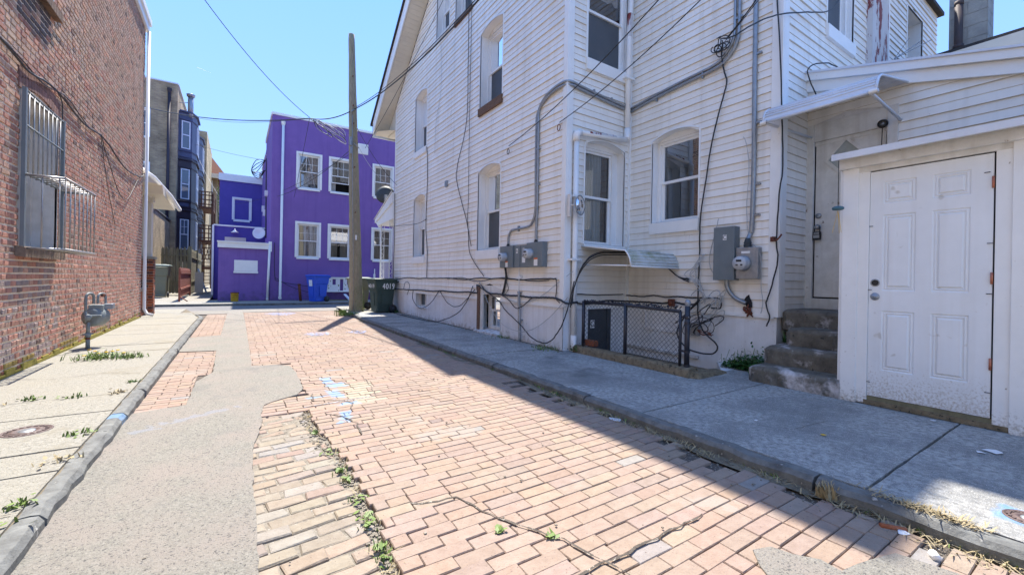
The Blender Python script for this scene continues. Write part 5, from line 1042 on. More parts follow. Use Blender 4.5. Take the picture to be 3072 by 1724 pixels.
for o in tw:
    w=window(TB,FT,o,depth=.08,sill=.08,lowscreen=False); m=MB()
    for q in ((o['u0']-.1,o['u0'],o['z0'],o['zs']+.1),(o['u1'],o['u1']+.1,o['z0'],o['zs']+.1),(o['u0'],o['u1'],o['zs'],o['zs']+.1)): FT.box(m,*q,0,.04)
    m.build('casing','trim',w)
m=MB(); m.smooth=True; m.tube([(-3.42,30.92,11.6),(-3.44,30.92,1.2)],.075,10); m.lathe([(.07,0),(.12,.18),(.12,.3)],(-3.42,30.92,11.5),(0,0,1),6); m.build('downpipe','baydk',TB)
for i,(zb,mt) in enumerate(((2.2,'baydk'),(5.2,'baydk'),(8.2,'bay'))):
    for j,yc in enumerate((31.6,36.6)):
        # bay plan: angled near face, long face, angled far face
        pts=[(-3.05,yc),(-2.42,yc+.25),(-2.25,yc+.9),(-2.25,yc+2.3),(-3.05,yc+3.1)]; top=zb+2.75 if i<2 else zb+2.6
        b=MB()
        for (a,c),(d,e) in zip(pts,pts[1:]): b.poly([(a,c,zb-.25),(d,e,zb-.25),(d,e,top+.05),(a,c,top+.05)])
        b.poly([(x,y,zb-.25) for x,y in pts]); b.poly([(x,y,top+.05) for x,y in pts])
        for zz,t in ((zb+.3,.07),(top-.42,.05),(top+.02,.10),(zb-.05,.06)):
            ex=[(-3.0,yc-t),(-2.42+t*.3,yc+.25-t),(-2.25+t,yc+.9-t*.4),(-2.25+t,yc+2.3+t*.4),(-3.05,yc+3.1+t)]
            i0=[b.vert((x,y,zz)) for x,y in ex]; i1=[b.vert((x,y,zz+.08)) for x,y in ex]
            for k in range(4): b.face((i0[k],i0[k+1],i1[k+1],i1[k]))
            b.face(i0[::-1]); b.face(i1)
        bay=b.build('bay_window',mt if i else 'baydk',TB)
        d=(Vector((pts[1][0],pts[1][1],0))-Vector((pts[0][0],pts[0][1],0))); U=d.normalized(); fr=FR((pts[0][0],pts[0][1],0),U,Vector((U.y,-U.x,0))); L_=d.length
        def flatwin(fr,u0,u1,z0,z1):
            q=MB(); F=.055
            for s in ((u0,u0+F,z0,z1),(u1-F,u1,z0,z1),(u0+F,u1-F,z1-F,z1),(u0+F,u1-F,z0,z0+F),(u0+F,u1-F,(z0+z1)/2-.03,(z0+z1)/2+.03)): fr.box(q,*s,0,.05)
            if i==0 and u1-u0<.55:
                fr.box(q,(u0+u1)/2-.012,(u0+u1)/2+.012,(z0+z1)/2,z1,0,.04); fr.box(q,u0,u1,(z0+z1*3)/4-.01,(z0+z1*3)/4+.01,0,.04)
            g=q.build('window_sash','alu',bay); q=MB(); q.poly([fr(u0+F,z0+F,.02),fr(u1-F,z0+F,.02),fr(u1-F,z1-F,.02),fr(u0+F,z1-F,.02)]); q.build('pane',skyglass,g)
        if 'skyglass' not in globals():
            skyglass=bpy.data.materials.new('window_reflecting_sky'); skyglass.use_nodes=True; pb=skyglass.node_tree.nodes['Principled BSDF']; pb.inputs['Base Color'].default_value=(.10,.13,.16,1); pb.inputs['Roughness'].default_value=.05; pb.inputs['Specular IOR Level'].default_value=.9
        flatwin(fr,.14,L_-.10,zb+.45,top-.5)
        q=MB(); fr.box(q,.12,L_-.12,zb-.02+.0,zb+.24,0,.015); q.build('panel','bay',bay)
        fr2=FR((-2.25,0,0),(0,1,0),(1,0,0)); flatwin(fr2,yc+1.0,yc+1.55,zb+.45,top-.5); flatwin(fr2,yc+1.62,yc+2.2,zb+.45,top-.5)
V=thing('roof_vent_pipe','galvanised vent pipe with a cap rising from the tan building roof','vent pipe',(-2.9,31.9,10.9)); m=MB(); m.smooth=True; m.tube([(-2.52,31.9,10.6),(-2.52,31.9,11.9)],.14,14); m.build('pipe','galv',V); m=MB(); m.smooth=True; m.lathe([(.14,-.1),(.2,-.08),(.2,.0),(.23,.04),(.1,.10),(0,.11)],(-2.52,31.9,11.95),n=16); m.build('cap','galv',V); m=MB(); m.tube([(-2.6,31.9,11.5),(-3.1,31.6,11.3)],.02,5); m.build('brace','galv',V)
SB=thing('brick_annex','second tan brick building beyond the bay windows','building',(-2.4,38,.2)); m=MB(); m.box(-8,-2.15,40.5,48,0,12.3); m.build('wall','yellow_brick',SB)
H3=thing('eaved_house','house with an overhanging eave and white windows beyond the tan buildings','house',(-2,45,.2)); m=MB(); m.box(-8,-1.75,48.5,58,0,10.6); m.build('wall','tan_brick',H3); m=MB(); m.hexa([(-8,47.6,10.4),(-1.0,47.6,10.4),(-1.0,58,10.4),(-8,58,10.4),(-8,50,13.0),(-2.6,50,13.0),(-2.6,58,13.0),(-8,58,13.0)]); m.build('roof','rust',H3); m=MB(); m.box(-8,-.95,47.5,47.62,10.1,10.5); m.box(-1.02,-.94,47.6,58,10.1,10.5); m.build('eave','cream',H3)
FH=FR((0,48.5,0),(1,0,0),(0,-1,0)); window(H3,FH,dict(u0=-3.1,u1=-2.1,z0=8.0,zs=10.0,zt=10.0),depth=.0,sill=.1,lowscreen=False); window(H3,FH,dict(u0=-3.1,u1=-2.1,z0=3.6,zs=5.5,zt=5.5),depth=.0,sill=.1,lowscreen=False)
LB=thing('yellow_brick_wall','lower yellow brick side building behind the olive wheelie bin','building',(-3.5,26,.2)); m=MB(); m.hexa([(-8,24.9,0),(-3.30,24.9,0),(-3.30,31,0),(-8,31,0),(-8,24.9,4.25),(-3.30,24.9,4.25),(-3.30,31,4.1),(-8,31,4.1)]); m.build('wall','yellow_brick',LB); m=MB(); m.box(-8,-3.26,24.85,31,4.22,4.30); m.build('coping','kerb',LB)
# timber balcony stair
DK=thing('timber_porch','brown timber balconies and stairs stacked behind the bay windows','porch',(-2,38,.2)); m=MB()
for z in (1.6,3.5,5.9): m.box(-2.7,-1.55,37.2,40.4,z,z+.14)
m.build('floor','deck',DK)
for (x,y) in ((-1.58,37.25),(-1.58,40.3),(-2.6,37.25)): m=MB(); m.box(x-.07,x+.07,y-.07,y+.07,.1,7.0); m.build('post','deck',DK)
m=MB()
for z in (3.64,6.04):
    for zz in (.12,.45,.78,1.02): m.box(-2.7,-1.55,37.18,37.22,z+zz,z+zz+.07); m.box(-1.6,-1.55,37.2,40.4,z+zz,z+zz+.07)
    for k in range(6): m.box(-2.66+k*.21,-2.60+k*.21,37.19,37.23,z,z+1.05)
    for k in range(14): m.box(-1.6,-1.56,37.3+k*.22,37.36+k*.22,z,z+1.05)
m.build('railing','deck',DK)
m=MB()
for k in range(12): z=3.4-k*.26; m.box(-2.5,-1.6,37.6+k*.2,37.85+k*.2,z-.04,z)
for k in range(7): m.tube([(-2.7+k*.18,37.2,2.2),(-2.4+k*.18,37.2,3.45)],.02,4); m.tube([(-2.4+k*.18,37.2,2.2),(-2.7+k*.18,37.2,3.45)],.02,4)
m.build('stair','deck',DK)
# picket fence and red gate fence
def pickets(T,m_,p0,p1,n,h,w_,zb,point=True,gap=.8):
    m=MB(); a,b=Vector(p0),Vector(p1); d=(b-a)/n; U=d.normalized(); N_=Vector((U.y,-U.x,0))*.012; rr=random.Random(n)
    for k in range(n):
        c=a+d*(k+.5); hw=d.length*gap/2; hh=h+rr.uniform(-.02,.02); P=[(-hw,0),(hw,0),(hw,hh-.14),(hw*1.0,hh-.12),(0,hh),(-hw,hh-.12)] if point else [(-hw,0),(hw,0),(hw,hh),(-hw,hh)]
        i=len(m.v); F1=[c+U*x+N_+Vector((0,0,zb+z)) for x,z in P]; F2=[c+U*x-N_+Vector((0,0,zb+z)) for x,z in P]; m.poly(F1); m.poly(F2[::-1])
        for q in range(len(P)): r=(q+1)%len(P); m.poly([F1[q],F1[r],F2[r],F2[q]])
    m.build('pickets',m_,T); m=MB()
    for z in (.25*h,.8*h): m.hexa([a+N_+Vector((0,0,zb+z)),b+N_+Vector((0,0,zb+z)),b+N_*4+Vector((0,0,zb+z)),a+N_*4+Vector((0,0,zb+z)),a+N_+Vector((0,0,zb+z+.07)),b+N_+Vector((0,0,zb+z+.07)),b+N_*4+Vector((0,0,zb+z+.07)),a+N_*4+Vector((0,0,zb+z+.07))])
    m.build('rail',m_,T)
F=thing('picket_fence','tall mossy weathered picket fence behind the wheelie bin','fence',(-2.7,27,.2)); pickets(F,'fence',(-3.2,27,.2),(-2.05,27,.2),8,2.35,.1,0); 
F=thing('picket_fence','tall weathered picket fence running back beside the lane','fence',(-2.0,30,.2)); pickets(F,'fence',(-2.05,27,.2),(-2.05,35,.2),26,2.3,.1,0)
m=MB(); m.box(-2.12,-1.98,26.9,27.05,.1,2.6); m.box(-2.12,-1.98,31,31.14,.1,2.6); m.build('post','fence',F)
F=thing('red_picket_fence','low rusty red picket fence panel standing by the lane','fence',(-1.85,22,.2)); pickets(F,'redwood',(-1.85,20.4,0),(-1.98,26.2,0),22,1.15,.1,.28,gap=.78)
m=MB(); m.box(-1.88,-1.82,20.35,20.42,.1,1.4); m.box(-2.0,-1.94,26.2,26.27,.1,1.4); m.tube([(-1.84,20.6,.3),(-1.6,20.5,.13)],.02,5); m.build('post','redwood',F)
m=MB(); m.hexa([(-1.9,28,.2),(-1.55,28,.2),(-1.55,28.3,.2),(-1.9,28.3,.2),(-1.9,28,1.3),(-1.55,28,1.3),(-1.55,28.3,1.3),(-1.9,28.3,1.3)]); tag(m.build('storage_box','cream',origin=(-1.7,28.1,.2)),'pale grey box standing at the end of the red fence','box')
m=MB(); m.hexa([(-1.5,29,.2),(-1.42,29,.2),(-1.42,29.2,.2),(-1.5,29.2,.2),(-1.9,29.4,1.5),(-1.82,29.4,1.5),(-1.82,29.6,1.5),(-1.9,29.6,1.5)]); tag(m.build('leaning_board','galv',origin=(-1.5,29,.2)),'narrow grey board leaning in the shade beside the lane','board')
m=MB(); m.box(-1.35,-.98,26,60,.1,.12); st(m.build('lane_path','asphalt'))
# trees far behind
def tree(x,y,h,r,label,seed):
    rr=random.Random(seed); T=thing('tree',label,'tree',(x,y,.2),'trees behind the lane'); m=MB(); m.smooth=True
    m.tube([(x,y,0),(x+.1,y,h*.35),(x-.1,y,h*.62)],.22,8,r1=.1); tips=[]
    for k in range(9):
        a=rr.uniform(0,6.28); e=Vector((x+math.cos(a)*r*rr.uniform(.4,.9),y+math.sin(a)*r*rr.uniform(.4,.9),h*rr.uniform(.5,.97))); s=Vector((x,y,h*rr.uniform(.3,.6))); m.tube([s,(s+e)/2+Vector((0,0,.3)),e],.07,5,r1=.02); tips.append(e)
    m.build('trunk','bark',T); m=MB()
    for k in range(5200):
        c=tips[rr.randrange(len(tips))]; p=c+Vector((rr.gauss(0,r*.24),rr.gauss(0,r*.24),rr.gauss(0,r*.26))); s=rr.uniform(.05,.12); a=Vector((rr.uniform(-1,1),rr.uniform(-1,1),rr.uniform(-1,1))).normalized()*s; b=a.orthogonal().normalized()*s*.6; m.poly([p-a,p+b,p+a,p-b])
    m.build('crown','leaf',T)
tree(-1.55,52,9.5,2.4,'leafy green tree rising between the timber porch and the purple building',1)
tree(1.2,60,8.2,2.6,'second leafy tree further back behind the purple building',2)
m=MB(); m.box(-1.1,-.2,56,58,0,3.6); tag(m.build('white_garage','trim',origin=(-.6,57,.1)),'pale building glimpsed at the end of the lane','building')
# ---------------- electricity meters on the white house ----------------
def panelbox(T,name,fr,u0,u1,z0,z1,o0,o1,mt='grey'):
    m=MB(); fr.box(m,u0,u1,z0,z1,o0,o1); b=m.build(name,mt,T,bevel=.004); return b
def meterdial(T,fr,u,z,o,r=.088):
    m=MB(); m.smooth=True; c=fr(u,z,o); m.lathe([(r*1.12,0),(r*1.12,.025),(r*1.02,.03)],c,fr.N,24); m.build('meter_ring','galv',T)
    m=MB(); m.smooth=True; m.lathe([(r,.02),(r,.10),(r*.96,.115),(0,.118)],c,fr.N,24); g=m.build('meter_glass',mat('meter_face',(.55,.56,.57),(.45,.46,.47),30,.25),T)
    m=MB(); fr.box(m,u-.035,u+.035,z+.02,z+.045,o+.118,o+.120); fr.box(m,u-.05,u-.02,z-.03,z-.012,o+.118,o+.12); fr.box(m,u+.01,u+.04,z-.03,z-.015,o+.118,o+.12); m.build('meter_display','blackp',g)
EL=thing('electric_meters','row of grey electric meter boxes marked A and B on the white side wall','electric meter',(4.1,6.0,1.4))
b=panelbox(EL,'meter_box',FA,6.24,6.68,1.42,1.81,.015,.12); meterdial(EL,FA,6.50,1.61,.12,.075)
m=MB(); FA.box(m,6.40,6.48,1.43,1.52,.121,.123); m.build('warning_label','white',b); m=MB(); FA.box(m,6.40,6.48,1.515,1.535,.1225,.1245); m.build('warning_stripe','orange',b)
for (a,c,t) in ((6.05,6.22,'A'),(5.84,6.03,'B')):
    bb=panelbox(EL,'breaker_box',FA,a,c,1.42,1.80,.015,.10); m=MB(); u=(a+c)/2; FA.box(m,u-.025,u+.025,1.67,1.75,.101,.103); s=m.build('sticker','white',bb); textmesh('letter',t,.075,s,'blackp',FA(u,1.71,.1045),(0,-1,0),(0,0,1),.0005)
m=MB(); FA.box(m,5.88,5.97,1.50,1.60,.101,.103); m.build('paper_label','white',bb)
b=panelbox(EL,'meter_box',FA,5.38,5.82,1.42,1.83,.015,.12); meterdial(EL,FA,5.70,1.64,.12,.08)
m=MB(); FA.box(m,5.50,5.60,1.44,1.55,.121,.123); m.build('warning_label','white',b); m=MB(); FA.box(m,5.50,5.60,1.545,1.57,.1225,.1245); m.build('warning_stripe','orange',b)
def pipe(name,label,pts,r,mt='galv',cat='conduit',clips=(),group=None,n=8):
    T=thing(name,label,cat,pts[0],group); m=MB(); m.smooth=True; P=smooth(pts,6); m.tube(P,r,n); m.build('pipe',mt,T)
    for (fr,u,z,hz) in clips: m=MB(); fr.box(m,u-(.012 if hz else .05),u+(.012 if hz else .05),z-(.05 if hz else .012),z+(.05 if hz else .012),0,.05); m.build('clip','galv',T)
    return T
X=4.185
pipe('conduit','grey conduit rising from the B meter box and bending round the house corner',[(X,5.67,1.86),(X,5.67,2.1),(X,5.655,2.36),(X,5.655,3.0),(X,5.66,3.8),(X,5.65,4.05),(X,5.50,4.20),(X,5.30,4.265),(X,5.04,4.28),(4.25,4.925,4.27),(4.5,4.93,4.25),(5.1,4.93,4.20),(5.45,4.93,4.18)],.022,clips=[(FA,5.655,2.8,0),(FA,5.655,3.4,0),(FB,4.75,4.23,1),(FB,5.15,4.2,1)])
pipe('conduit','grey conduit from the A meter box joining the corner conduit',[(X,6.53,1.86),(X,6.53,1.98),(X,6.45,2.09),(X,6.3,2.11),(X,5.95,2.12),(X,5.80,2.17),(X,5.70,2.40),(X,5.71,3.0),(X,5.715,3.8),(X,5.69,4.00),(X,5.53,4.14),(X,5.32,4.21),(X,5.06,4.23),(4.27,4.925,4.22),(4.5,4.93,4.2),(5.1,4.93,4.15),(5.45,4.93,4.13)],.020,clips=[(FA,6.2,2.115,1)])
m=MB(); m.smooth=True; m.lathe([(.03,0),(.035,.02),(.025,.05)],(X,5.67,1.83),n=10); m.lathe([(.03,0),(.035,.02),(.025,.05)],(X,6.53,1.81),n=10); m.build('hub','black',EL)
pipe('ground_pipe','thin grey pipe running down the white foundation below the meters to the pavement',[(4.17,6.13,1.0),(4.17,6.12,.8),(4.17,6.10,.55),(4.17,6.07,.12)],.024,'galv','conduit',[(FA,6.13,.98,0),(FA,6.1,.5,0)])
m=MB(); FA.box(m,6.07,6.19,1.22,1.27,.02,.06); m.tube([(4.17,6.13,1.0),(4.17,6.13,1.40)],.008,5); m.build('bracket','trim',EL)
X=5.61
pipe('conduit','pair conduit, outer one, rising up the rear wall from the sloping run',[(X,4.92,4.12),(X,4.5,4.17),(X,3.9,4.21),(X,3.4,4.24),(X,3.24,4.30),(X,3.10,4.48),(X,3.075,4.8),(X,3.08,5.6),(X,3.08,6.9)],.022,clips=[(FC,3.08,4.8,0),(FC,4.4,4.17,1),(FC,3.6,4.23,1)])
pipe('conduit','pair conduit, inner one, rising up the rear wall from the sloping run',[(X,4.92,4.17),(X,4.5,4.22),(X,3.9,4.265),(X,3.45,4.29),(X,3.30,4.35),(X,3.16,4.52),(X,3.135,4.8),(X,3.14,5.6),(X,3.14,6.9)],.020)
pipe('conduit','straight grey conduit running down the rear wall into the C meter box',[(X,2.86,6.9),(X,2.86,4.0),(X,2.85,2.84),(X,2.86,2.0),(X,2.88,1.86),(5.57,2.89,1.78)],.030,clips=[(FC,2.83,5.0,0),(FC,2.83,4.2,0),(FC,2.82,3.3,0),(FC,2.82,2.5,0),(FC,2.82,2.1,0)],n=10)
EC=thing('electric_meter','grey meter box and tall breaker cabinet marked C on the rear wall','electric meter',(5.55,3.0,1.3))
b=panelbox(EC,'breaker_cabinet',FC,3.03,3.32,1.25,1.97,.015,.15); m=MB(); FC.box(m,3.135,3.185,1.79,1.86,.151,.153); s=m.build('sticker','white',b); textmesh('letter','C',.075,s,'blackp',FC(3.16,1.825,.1545),(0,-1,0),(0,0,1),.0005)
b=panelbox(EC,'meter_box',FC,2.74,3.02,1.27,1.68,.015,.12,'galv'); meterdial(EC,FC,2.92,1.47,.12,.09); m=MB(); FC.box(m,2.84,2.95,1.60,1.63,.121,.123); m.build('label','white',b)
m=MB(); m.smooth=True; m.lathe([(.045,0),(.05,.03),(.042,.045),(.048,.06),(.04,.08),(.03,.12)],(5.57,2.89,1.68),n=14); m.build('weather_hub','greydk',EC); m=MB(); m.smooth=True; m.tube([(5.57,2.98,1.35),(5.57,3.06,1.35)],.035,10); m.build('nipple','galv',EC)
pipe('conduit','curved grey conduit dropping from the C cabinet into a hole in the siding',[(5.58,3.17,1.27),(5.59,3.16,1.15),(5.60,3.10,1.05),(5.60,3.02,.99),(5.61,2.92,.95)],.028,n=10)
m=MB(); rr=random.Random(11); P=[(2.90+.05*math.cos(a*.45)*rr.uniform(.6,1.2),.96+.11*math.sin(a*.45)*rr.uniform(.6,1.1)) for a in range(14)]; m.poly([FC(u,z,.021) for u,z in P]); m.build('hole_patch','dark',WH)
m=MB(); m.smooth=True
for k in range(9): m.tube(smooth([FC(2.90+rr.uniform(-.05,.05),.92+rr.uniform(-.06,.03),.03),FC(2.89+rr.uniform(-.05,.05),.86+rr.uniform(-.03,.03),.06),FC(2.88+rr.uniform(-.05,.05),.80+rr.uniform(-.04,.04),.03)],3),.009,5)
tag(m.build('torn_wires','rust',origin=(5.6,2.9,.85)),'rusty tangle of torn wires at the hole in the siding','wires')
# loose cables on the white house
Xa=4.185
def jit(a,b,n,amp,seed): 
    r_=random.Random(seed); a,b=Vector(a),Vector(b); return [a.lerp(b,k/n)+Vector((0,0,r_.uniform(-amp,amp) if 0<k<n else 0)) for k in range(n+1)]
wallcable(jit((Xa,13.1,1.18),(Xa,5.12,1.23),16,.022,1),.011,'upper black cable stapled along the white side wall',n=5)
wallcable(jit((Xa,9.2,1.19),(Xa,5.3,1.20),9,.035,2),.007,'thin slack cable beside the upper stapled cable on the white wall',n=5)
wallcable([(Xa,5.12,1.23),(Xa,5.10,1.1),(Xa,5.11,.93),(4.16,5.0,.86)],.008,'short black cable turning down at the house corner')
wallcable(jit((Xa,13.15,.84),(Xa,7.72,.915),12,.012,3)+[(Xa,7.70,.98),(Xa,7.72,1.08)],.016,'thick lower black cable along the bottom of the siding, far half')
wallcable([(Xa,7.72,1.08),(Xa,7.5,1.02),(Xa,7.2,.93)]+jit((Xa,6.9,.925),(Xa,5.05,.915),8,.012,4)+[(4.2,4.87,.86),(4.35,4.80,.88)],.016,'thick lower black cable along the bottom of the siding, near half')
wallcable([(Xa,13.15,.84),(Xa,13.35,.7),(4.17,13.38,.5),(4.15,13.2,.3),(4.1,12.9,.14)],.008,'cable curling down the far end of the white foundation')
wallcable([(Xa,11.5,.86),(4.14,11.4,.62),(4.12,11.0,.44),(4.12,10.6,.40),(4.13,10.0,.60),(Xa,9.7,.88)],.009,'cable looping below the small cellar window')
wallcable([(Xa,9.6,.88),(4.13,9.0,.62),(4.13,8.4,.60),(Xa,7.8,.98)],.008,'cable sagging between the two cellar windows')
wallcable([(Xa,7.9,1.05),(4.12,8.0,.75),(4.10,8.4,.45),(4.05,9.0,.25),(4.0,9.6,.15),(3.95,11.5,.135),(4.0,13.0,.135)],.010,'cable falling from the cellar window and lying along the pavement edge')
wallcable([(4.0,11.9,.135),(3.93,10.9,.14),(4.02,9.9,.135)],.008,'second cable lying on the pavement beside the white foundation')
wallcable([(Xa,12.3,.88),(Xa,12.2,1.05),(Xa,11.95,1.08),(Xa,11.8,.95),(Xa,12.0,.7)],.007,'small cable loop poking above the lower cable near the far corner')
wallcable([(Xa,7.6,1.12),(Xa,7.3,.95),(Xa,6.85,.80),(4.15,6.5,.62),(4.13,6.0,.42),(4.1,5.6,.24),(4.1,5.2,.22),(4.13,4.95,.45),(4.2,4.86,.75),(4.3,4.82,1.2)],.010,'long black cable looping low across the white foundation to the corner')
wallcable([(Xa,6.7,.90),(4.13,6.4,.84),(4.13,6.1,.70),(Xa,5.75,.90)],.009,'cable sagging below the A meter')
wallcable([(Xa,7.6,1.15),(4.16,7.2,.75),(4.14,6.8,.45),(4.10,6.3,.33),(4.10,5.8,.33),(4.13,5.3,.55),(4.2,4.84,.95)],.006,'pale cable sagging across the foundation','cablew')
wallcable([(Xa,6.9,.94),(Xa,6.2,.80),(Xa,5.6,.90),(Xa,5.1,1.15),(4.3,4.85,1.35)],.005,'thin grey cable crossing the siding up to the corner pipe','cablew')
for k,(dy,dz) in enumerate(((0,0),(.02,.02),(-.02,.01))):
    wallcable([(4.11,6.50+dy,1.42),(Xa,6.58+dy,1.25),(Xa,6.66+dy,1.0),(Xa,6.70+dy,.92+dz)],.010,'black cables dropping from the left meter box to the lower cable run',group='cables dropping from the left meter box')
wallcable([(Xa,6.62,1.2),(Xa,6.50,1.05),(Xa,6.60,.93)],.006,'small side loop on the cables below the left meter box')
wallcable([(Xa,8.32,7.6),(Xa,8.31,6.1),(Xa,8.33,4.7),(Xa,8.75,3.8),(Xa,8.75,3.39),(Xa,8.2,2.38),(Xa,8.05,1.75),(Xa,7.42,1.26)],.008,'cable wandering down the tall white wall to the meters')
wallcable([(Xa,8.18,7.7),(Xa,8.19,4.66),(Xa,8.18,2.92),(Xa,8.19,2.4),(Xa,8.0,1.9)],.006,'straight thin cable down the tall white wall')
wallcable([(Xa,9.82,7.08),(Xa,9.79,5.9),(Xa,10.05,5.2),(Xa,10.10,4.4)],.005,'thin cable hanging down from the attic window','cablew')
wallcable([(Xa,10.66,4.72),(Xa,10.60,4.4),(Xa,10.57,3.72),(Xa,10.62,2.6),(Xa,10.5,1.9),(Xa,10.5,1.22)],.010,'black cable running down beside the far windows of the white house')
wallcable([(Xa,13.35,3.9),(Xa,13.30,2.5),(Xa,13.34,1.3),(Xa,13.3,.9)],.010,'black cable down the far corner of the white house')
wallcable([(4.1,13.6,2.85),(4.12,12.5,2.78),(Xa,11.2,2.72),(Xa,10.58,2.78)],.007,'cable drooping from the porch to the white wall')
m=MB(); FA.box(m,9.30,9.42,3.42,3.56,.01,.05); tag(m.build('wall_clip_box','galv',origin=(4.2,9.36,3.45)),'tiny grey box on the upper white wall','box')
# rear wall cables
Xc=5.60
wallcable([(Xc,3.30,4.53),(Xc,3.31,4.36),(Xc,3.27,4.15),(Xc,3.23,3.97),(Xc,3.30,3.71),(Xc,3.43,3.2),(Xc,3.54,2.48),(Xc,3.59,2.09),(Xc,3.585,1.6),(Xc,3.60,1.11),(5.56,3.57,.75),(5.52,3.45,.52),(5.52,3.25,.35),(5.52,3.35,.22),(5.53,3.7,.24),(5.55,3.9,.45),(5.56,3.75,.75),(5.58,3.55,.95)],.011,'long black cable hanging down the rear white wall into the coil')
wallcable([(5.61,2.64,5.2),(5.59,2.56,4.3),(5.59,2.52,3.4),(5.58,2.49,2.67),(5.59,2.53,2.32),(5.59,2.55,1.75),(5.59,2.53,1.54),(5.59,2.56,1.34),(5.59,2.62,1.09),(5.59,2.66,.95),(5.56,2.60,.80),(5.55,2.63,.68)],.009,'black cable down the corner board beside the steps')
for k in range(15):
    r_=random.Random(k+40); c=Vector((5.56+r_.uniform(-.03,.02),3.52+r_.uniform(-.22,.28),.80+r_.uniform(-.28,.28))); a=r_.uniform(.09,.24); b=r_.uniform(.07,.20); th=r_.uniform(0,3); P=[c+Vector((.02*math.sin(t*2),a*math.cos(t+th),b*math.sin(t))) for t in [q*.6 for q in range(int(r_.uniform(8,11)))]]
    wallcable(P,.007 if k%3 else .005,('black' if k%2 else 'pale')+' coiled cable in the tangle between the small awning and the C cabinet','cable' if k%2 else 'cablew',group=('black' if k%2 else 'pale')+' coils in the tangle on the rear wall')
for k in range(6):
    r_=random.Random(k+70); wallcable([(5.57,3.52+r_.uniform(-.05,.05),1.62),(5.55,3.60+r_.uniform(-.1,.12),1.45),(5.56,3.7+r_.uniform(-.1,.1),1.32),(5.57,3.6+r_.uniform(-.05,.05),1.2),(5.57,3.5,1.0+r_.uniform(-.1,.1))],.005,'pale wire spilling from the hole above the tangle','cablew',group='pale wires spilling above the tangle')
wallcable([(5.55,4.9,.97)]+jit((Xc,4.8,.97),(Xc,3.3,1.0),7,.012,8)+[(Xc,3.25,.95),(Xc,3.27,.86),(Xc,3.4,.86)],.010,'black cable running along the rear wall above the fence to the tangle')
wallcable([(4.38,4.93,1.0),(5.0,4.93,.98),(5.5,4.93,.99)],.008,'upper thin cable on the return wall behind the corner pipe')
wallcable([(4.34,4.93,.87),(4.7,4.93,.84),(5.1,4.93,.885),(5.55,4.92,.87)]+jit((Xc,4.8,.87),(Xc,3.6,.90),6,.015,9),.014,'thick black cable along the bottom of the siding behind the fence')
for k,dz in enumerate((0,.03,.05)):
    wallcable([(4.24+.02*k,4.83,.80+dz),(4.28,4.80,1.1),(4.36,4.70,1.40+dz),(4.55,4.6,1.58+dz),(5.0,4.55,1.62+dz),(5.4,4.4,1.60+dz),(5.55,4.2,1.52),(5.6,3.95,1.30),(5.6,3.75,1.22+dz)],.009,'black cables arching up from the corner, under the small awning and down to the tangle',group='cables arching under the small awning')
wallcable([(4.42,4.82,1.55),(4.38,4.84,1.2),(4.34,4.83,.85),(4.34,4.84,.5)],.005,'pale thin wire hanging beside the corner pipe','cablew')
wallcable([(5.58,3.30,2.10),(5.58,3.36,1.85),(5.58,3.42,1.6),(5.58,3.40,1.4),(5.58,3.30,1.30)],.006,'pale frayed wire beside the C cabinet','cablew')
wallcable([(5.585,2.98,3.15),(5.585,2.94,3.05),(5.585,2.90,2.7),(5.585,2.92,2.2),(5.585,2.88,1.8),(5.585,2.74,1.6),(5.585,2.72,1.2),(5.59,2.70,.95),(5.59,2.72,.83)],.005,'thin grey wire winding beside the C meter conduit','cablew')
B_=thing('junction_box','small grey junction box with torn wires on the foundation behind the fence gate','junction box',(5.58,3.66,.45)); m=MB(); FC.box(m,3.58,3.74,.44,.62,0,.07); m.build('box','galv',B_,bevel=.004); m=MB(); m.smooth=True; rr=random.Random(3)
for k in range(5): m.tube(smooth([(5.56,3.58,.53),(5.53,3.50-rr.uniform(0,.05),.50+rr.uniform(-.04,.04)),(5.55,3.38-rr.uniform(0,.05),.49+rr.uniform(-.03,.03))],3),.006,5)
m.build('torn_wire','rust',B_)
# rusty hook bracket on the corner board
m=MB(); m.smooth=True; m.tube(smooth([(5.60,2.60,1.80),(5.58,2.58,1.755),(5.56,2.54,1.75),(5.55,2.50,1.78),(5.56,2.48,1.82)],4),.010,6); m.box(5.60,5.615,2.57,2.63,1.74,1.80); tag(m.build('rusty_hook','rust',origin=(5.58,2.55,1.75)),'rusty curved hook screwed to the corner board above the steps','hook')
m=MB(); m.smooth=True; m.lathe([(0,0),(.03,0),(.035,.03),(0,.04)],(5.57,4.03,.89),(-1,0,0),10); m.box(5.56,5.6,3.98,4.08,.84,.95); tag(m.build('rusty_socket','rust',origin=(5.58,4.03,.85)),'rusty broken socket on the siding above the chain link fence','socket')
# convex mirror style disc on the corner pipe
MR=thing('convex_mirror','round convex mirror clamped to the corner downpipe','mirror',(4.3,4.78,2.34)); m=MB(); m.smooth=True; ax=Vector((.35,-.94,0)).normalized(); m.lathe([(0,.05),(.06,.045),(.11,.025),(.14,0)],Vector((4.30,4.72,2.34)),ax,26); m.build('glass',mat('mirror_face',(.75,.78,.82),(.75,.78,.82),3,.06,metal=1.0),MR)
m=MB(); m.smooth=True; m.lathe([(.135,.004),(.15,.008),(.155,0),(.14,-.02),(0,-.03)],Vector((4.30,4.72,2.34)),ax,26); m.build('rim','galv',MR); m=MB(); m.box(4.20,4.24,4.84,4.90,2.18,2.52); m.tube([(4.3,4.76,2.34),(4.22,4.86,2.36)],.014,6); m.build('clamp','oldtrim',MR)
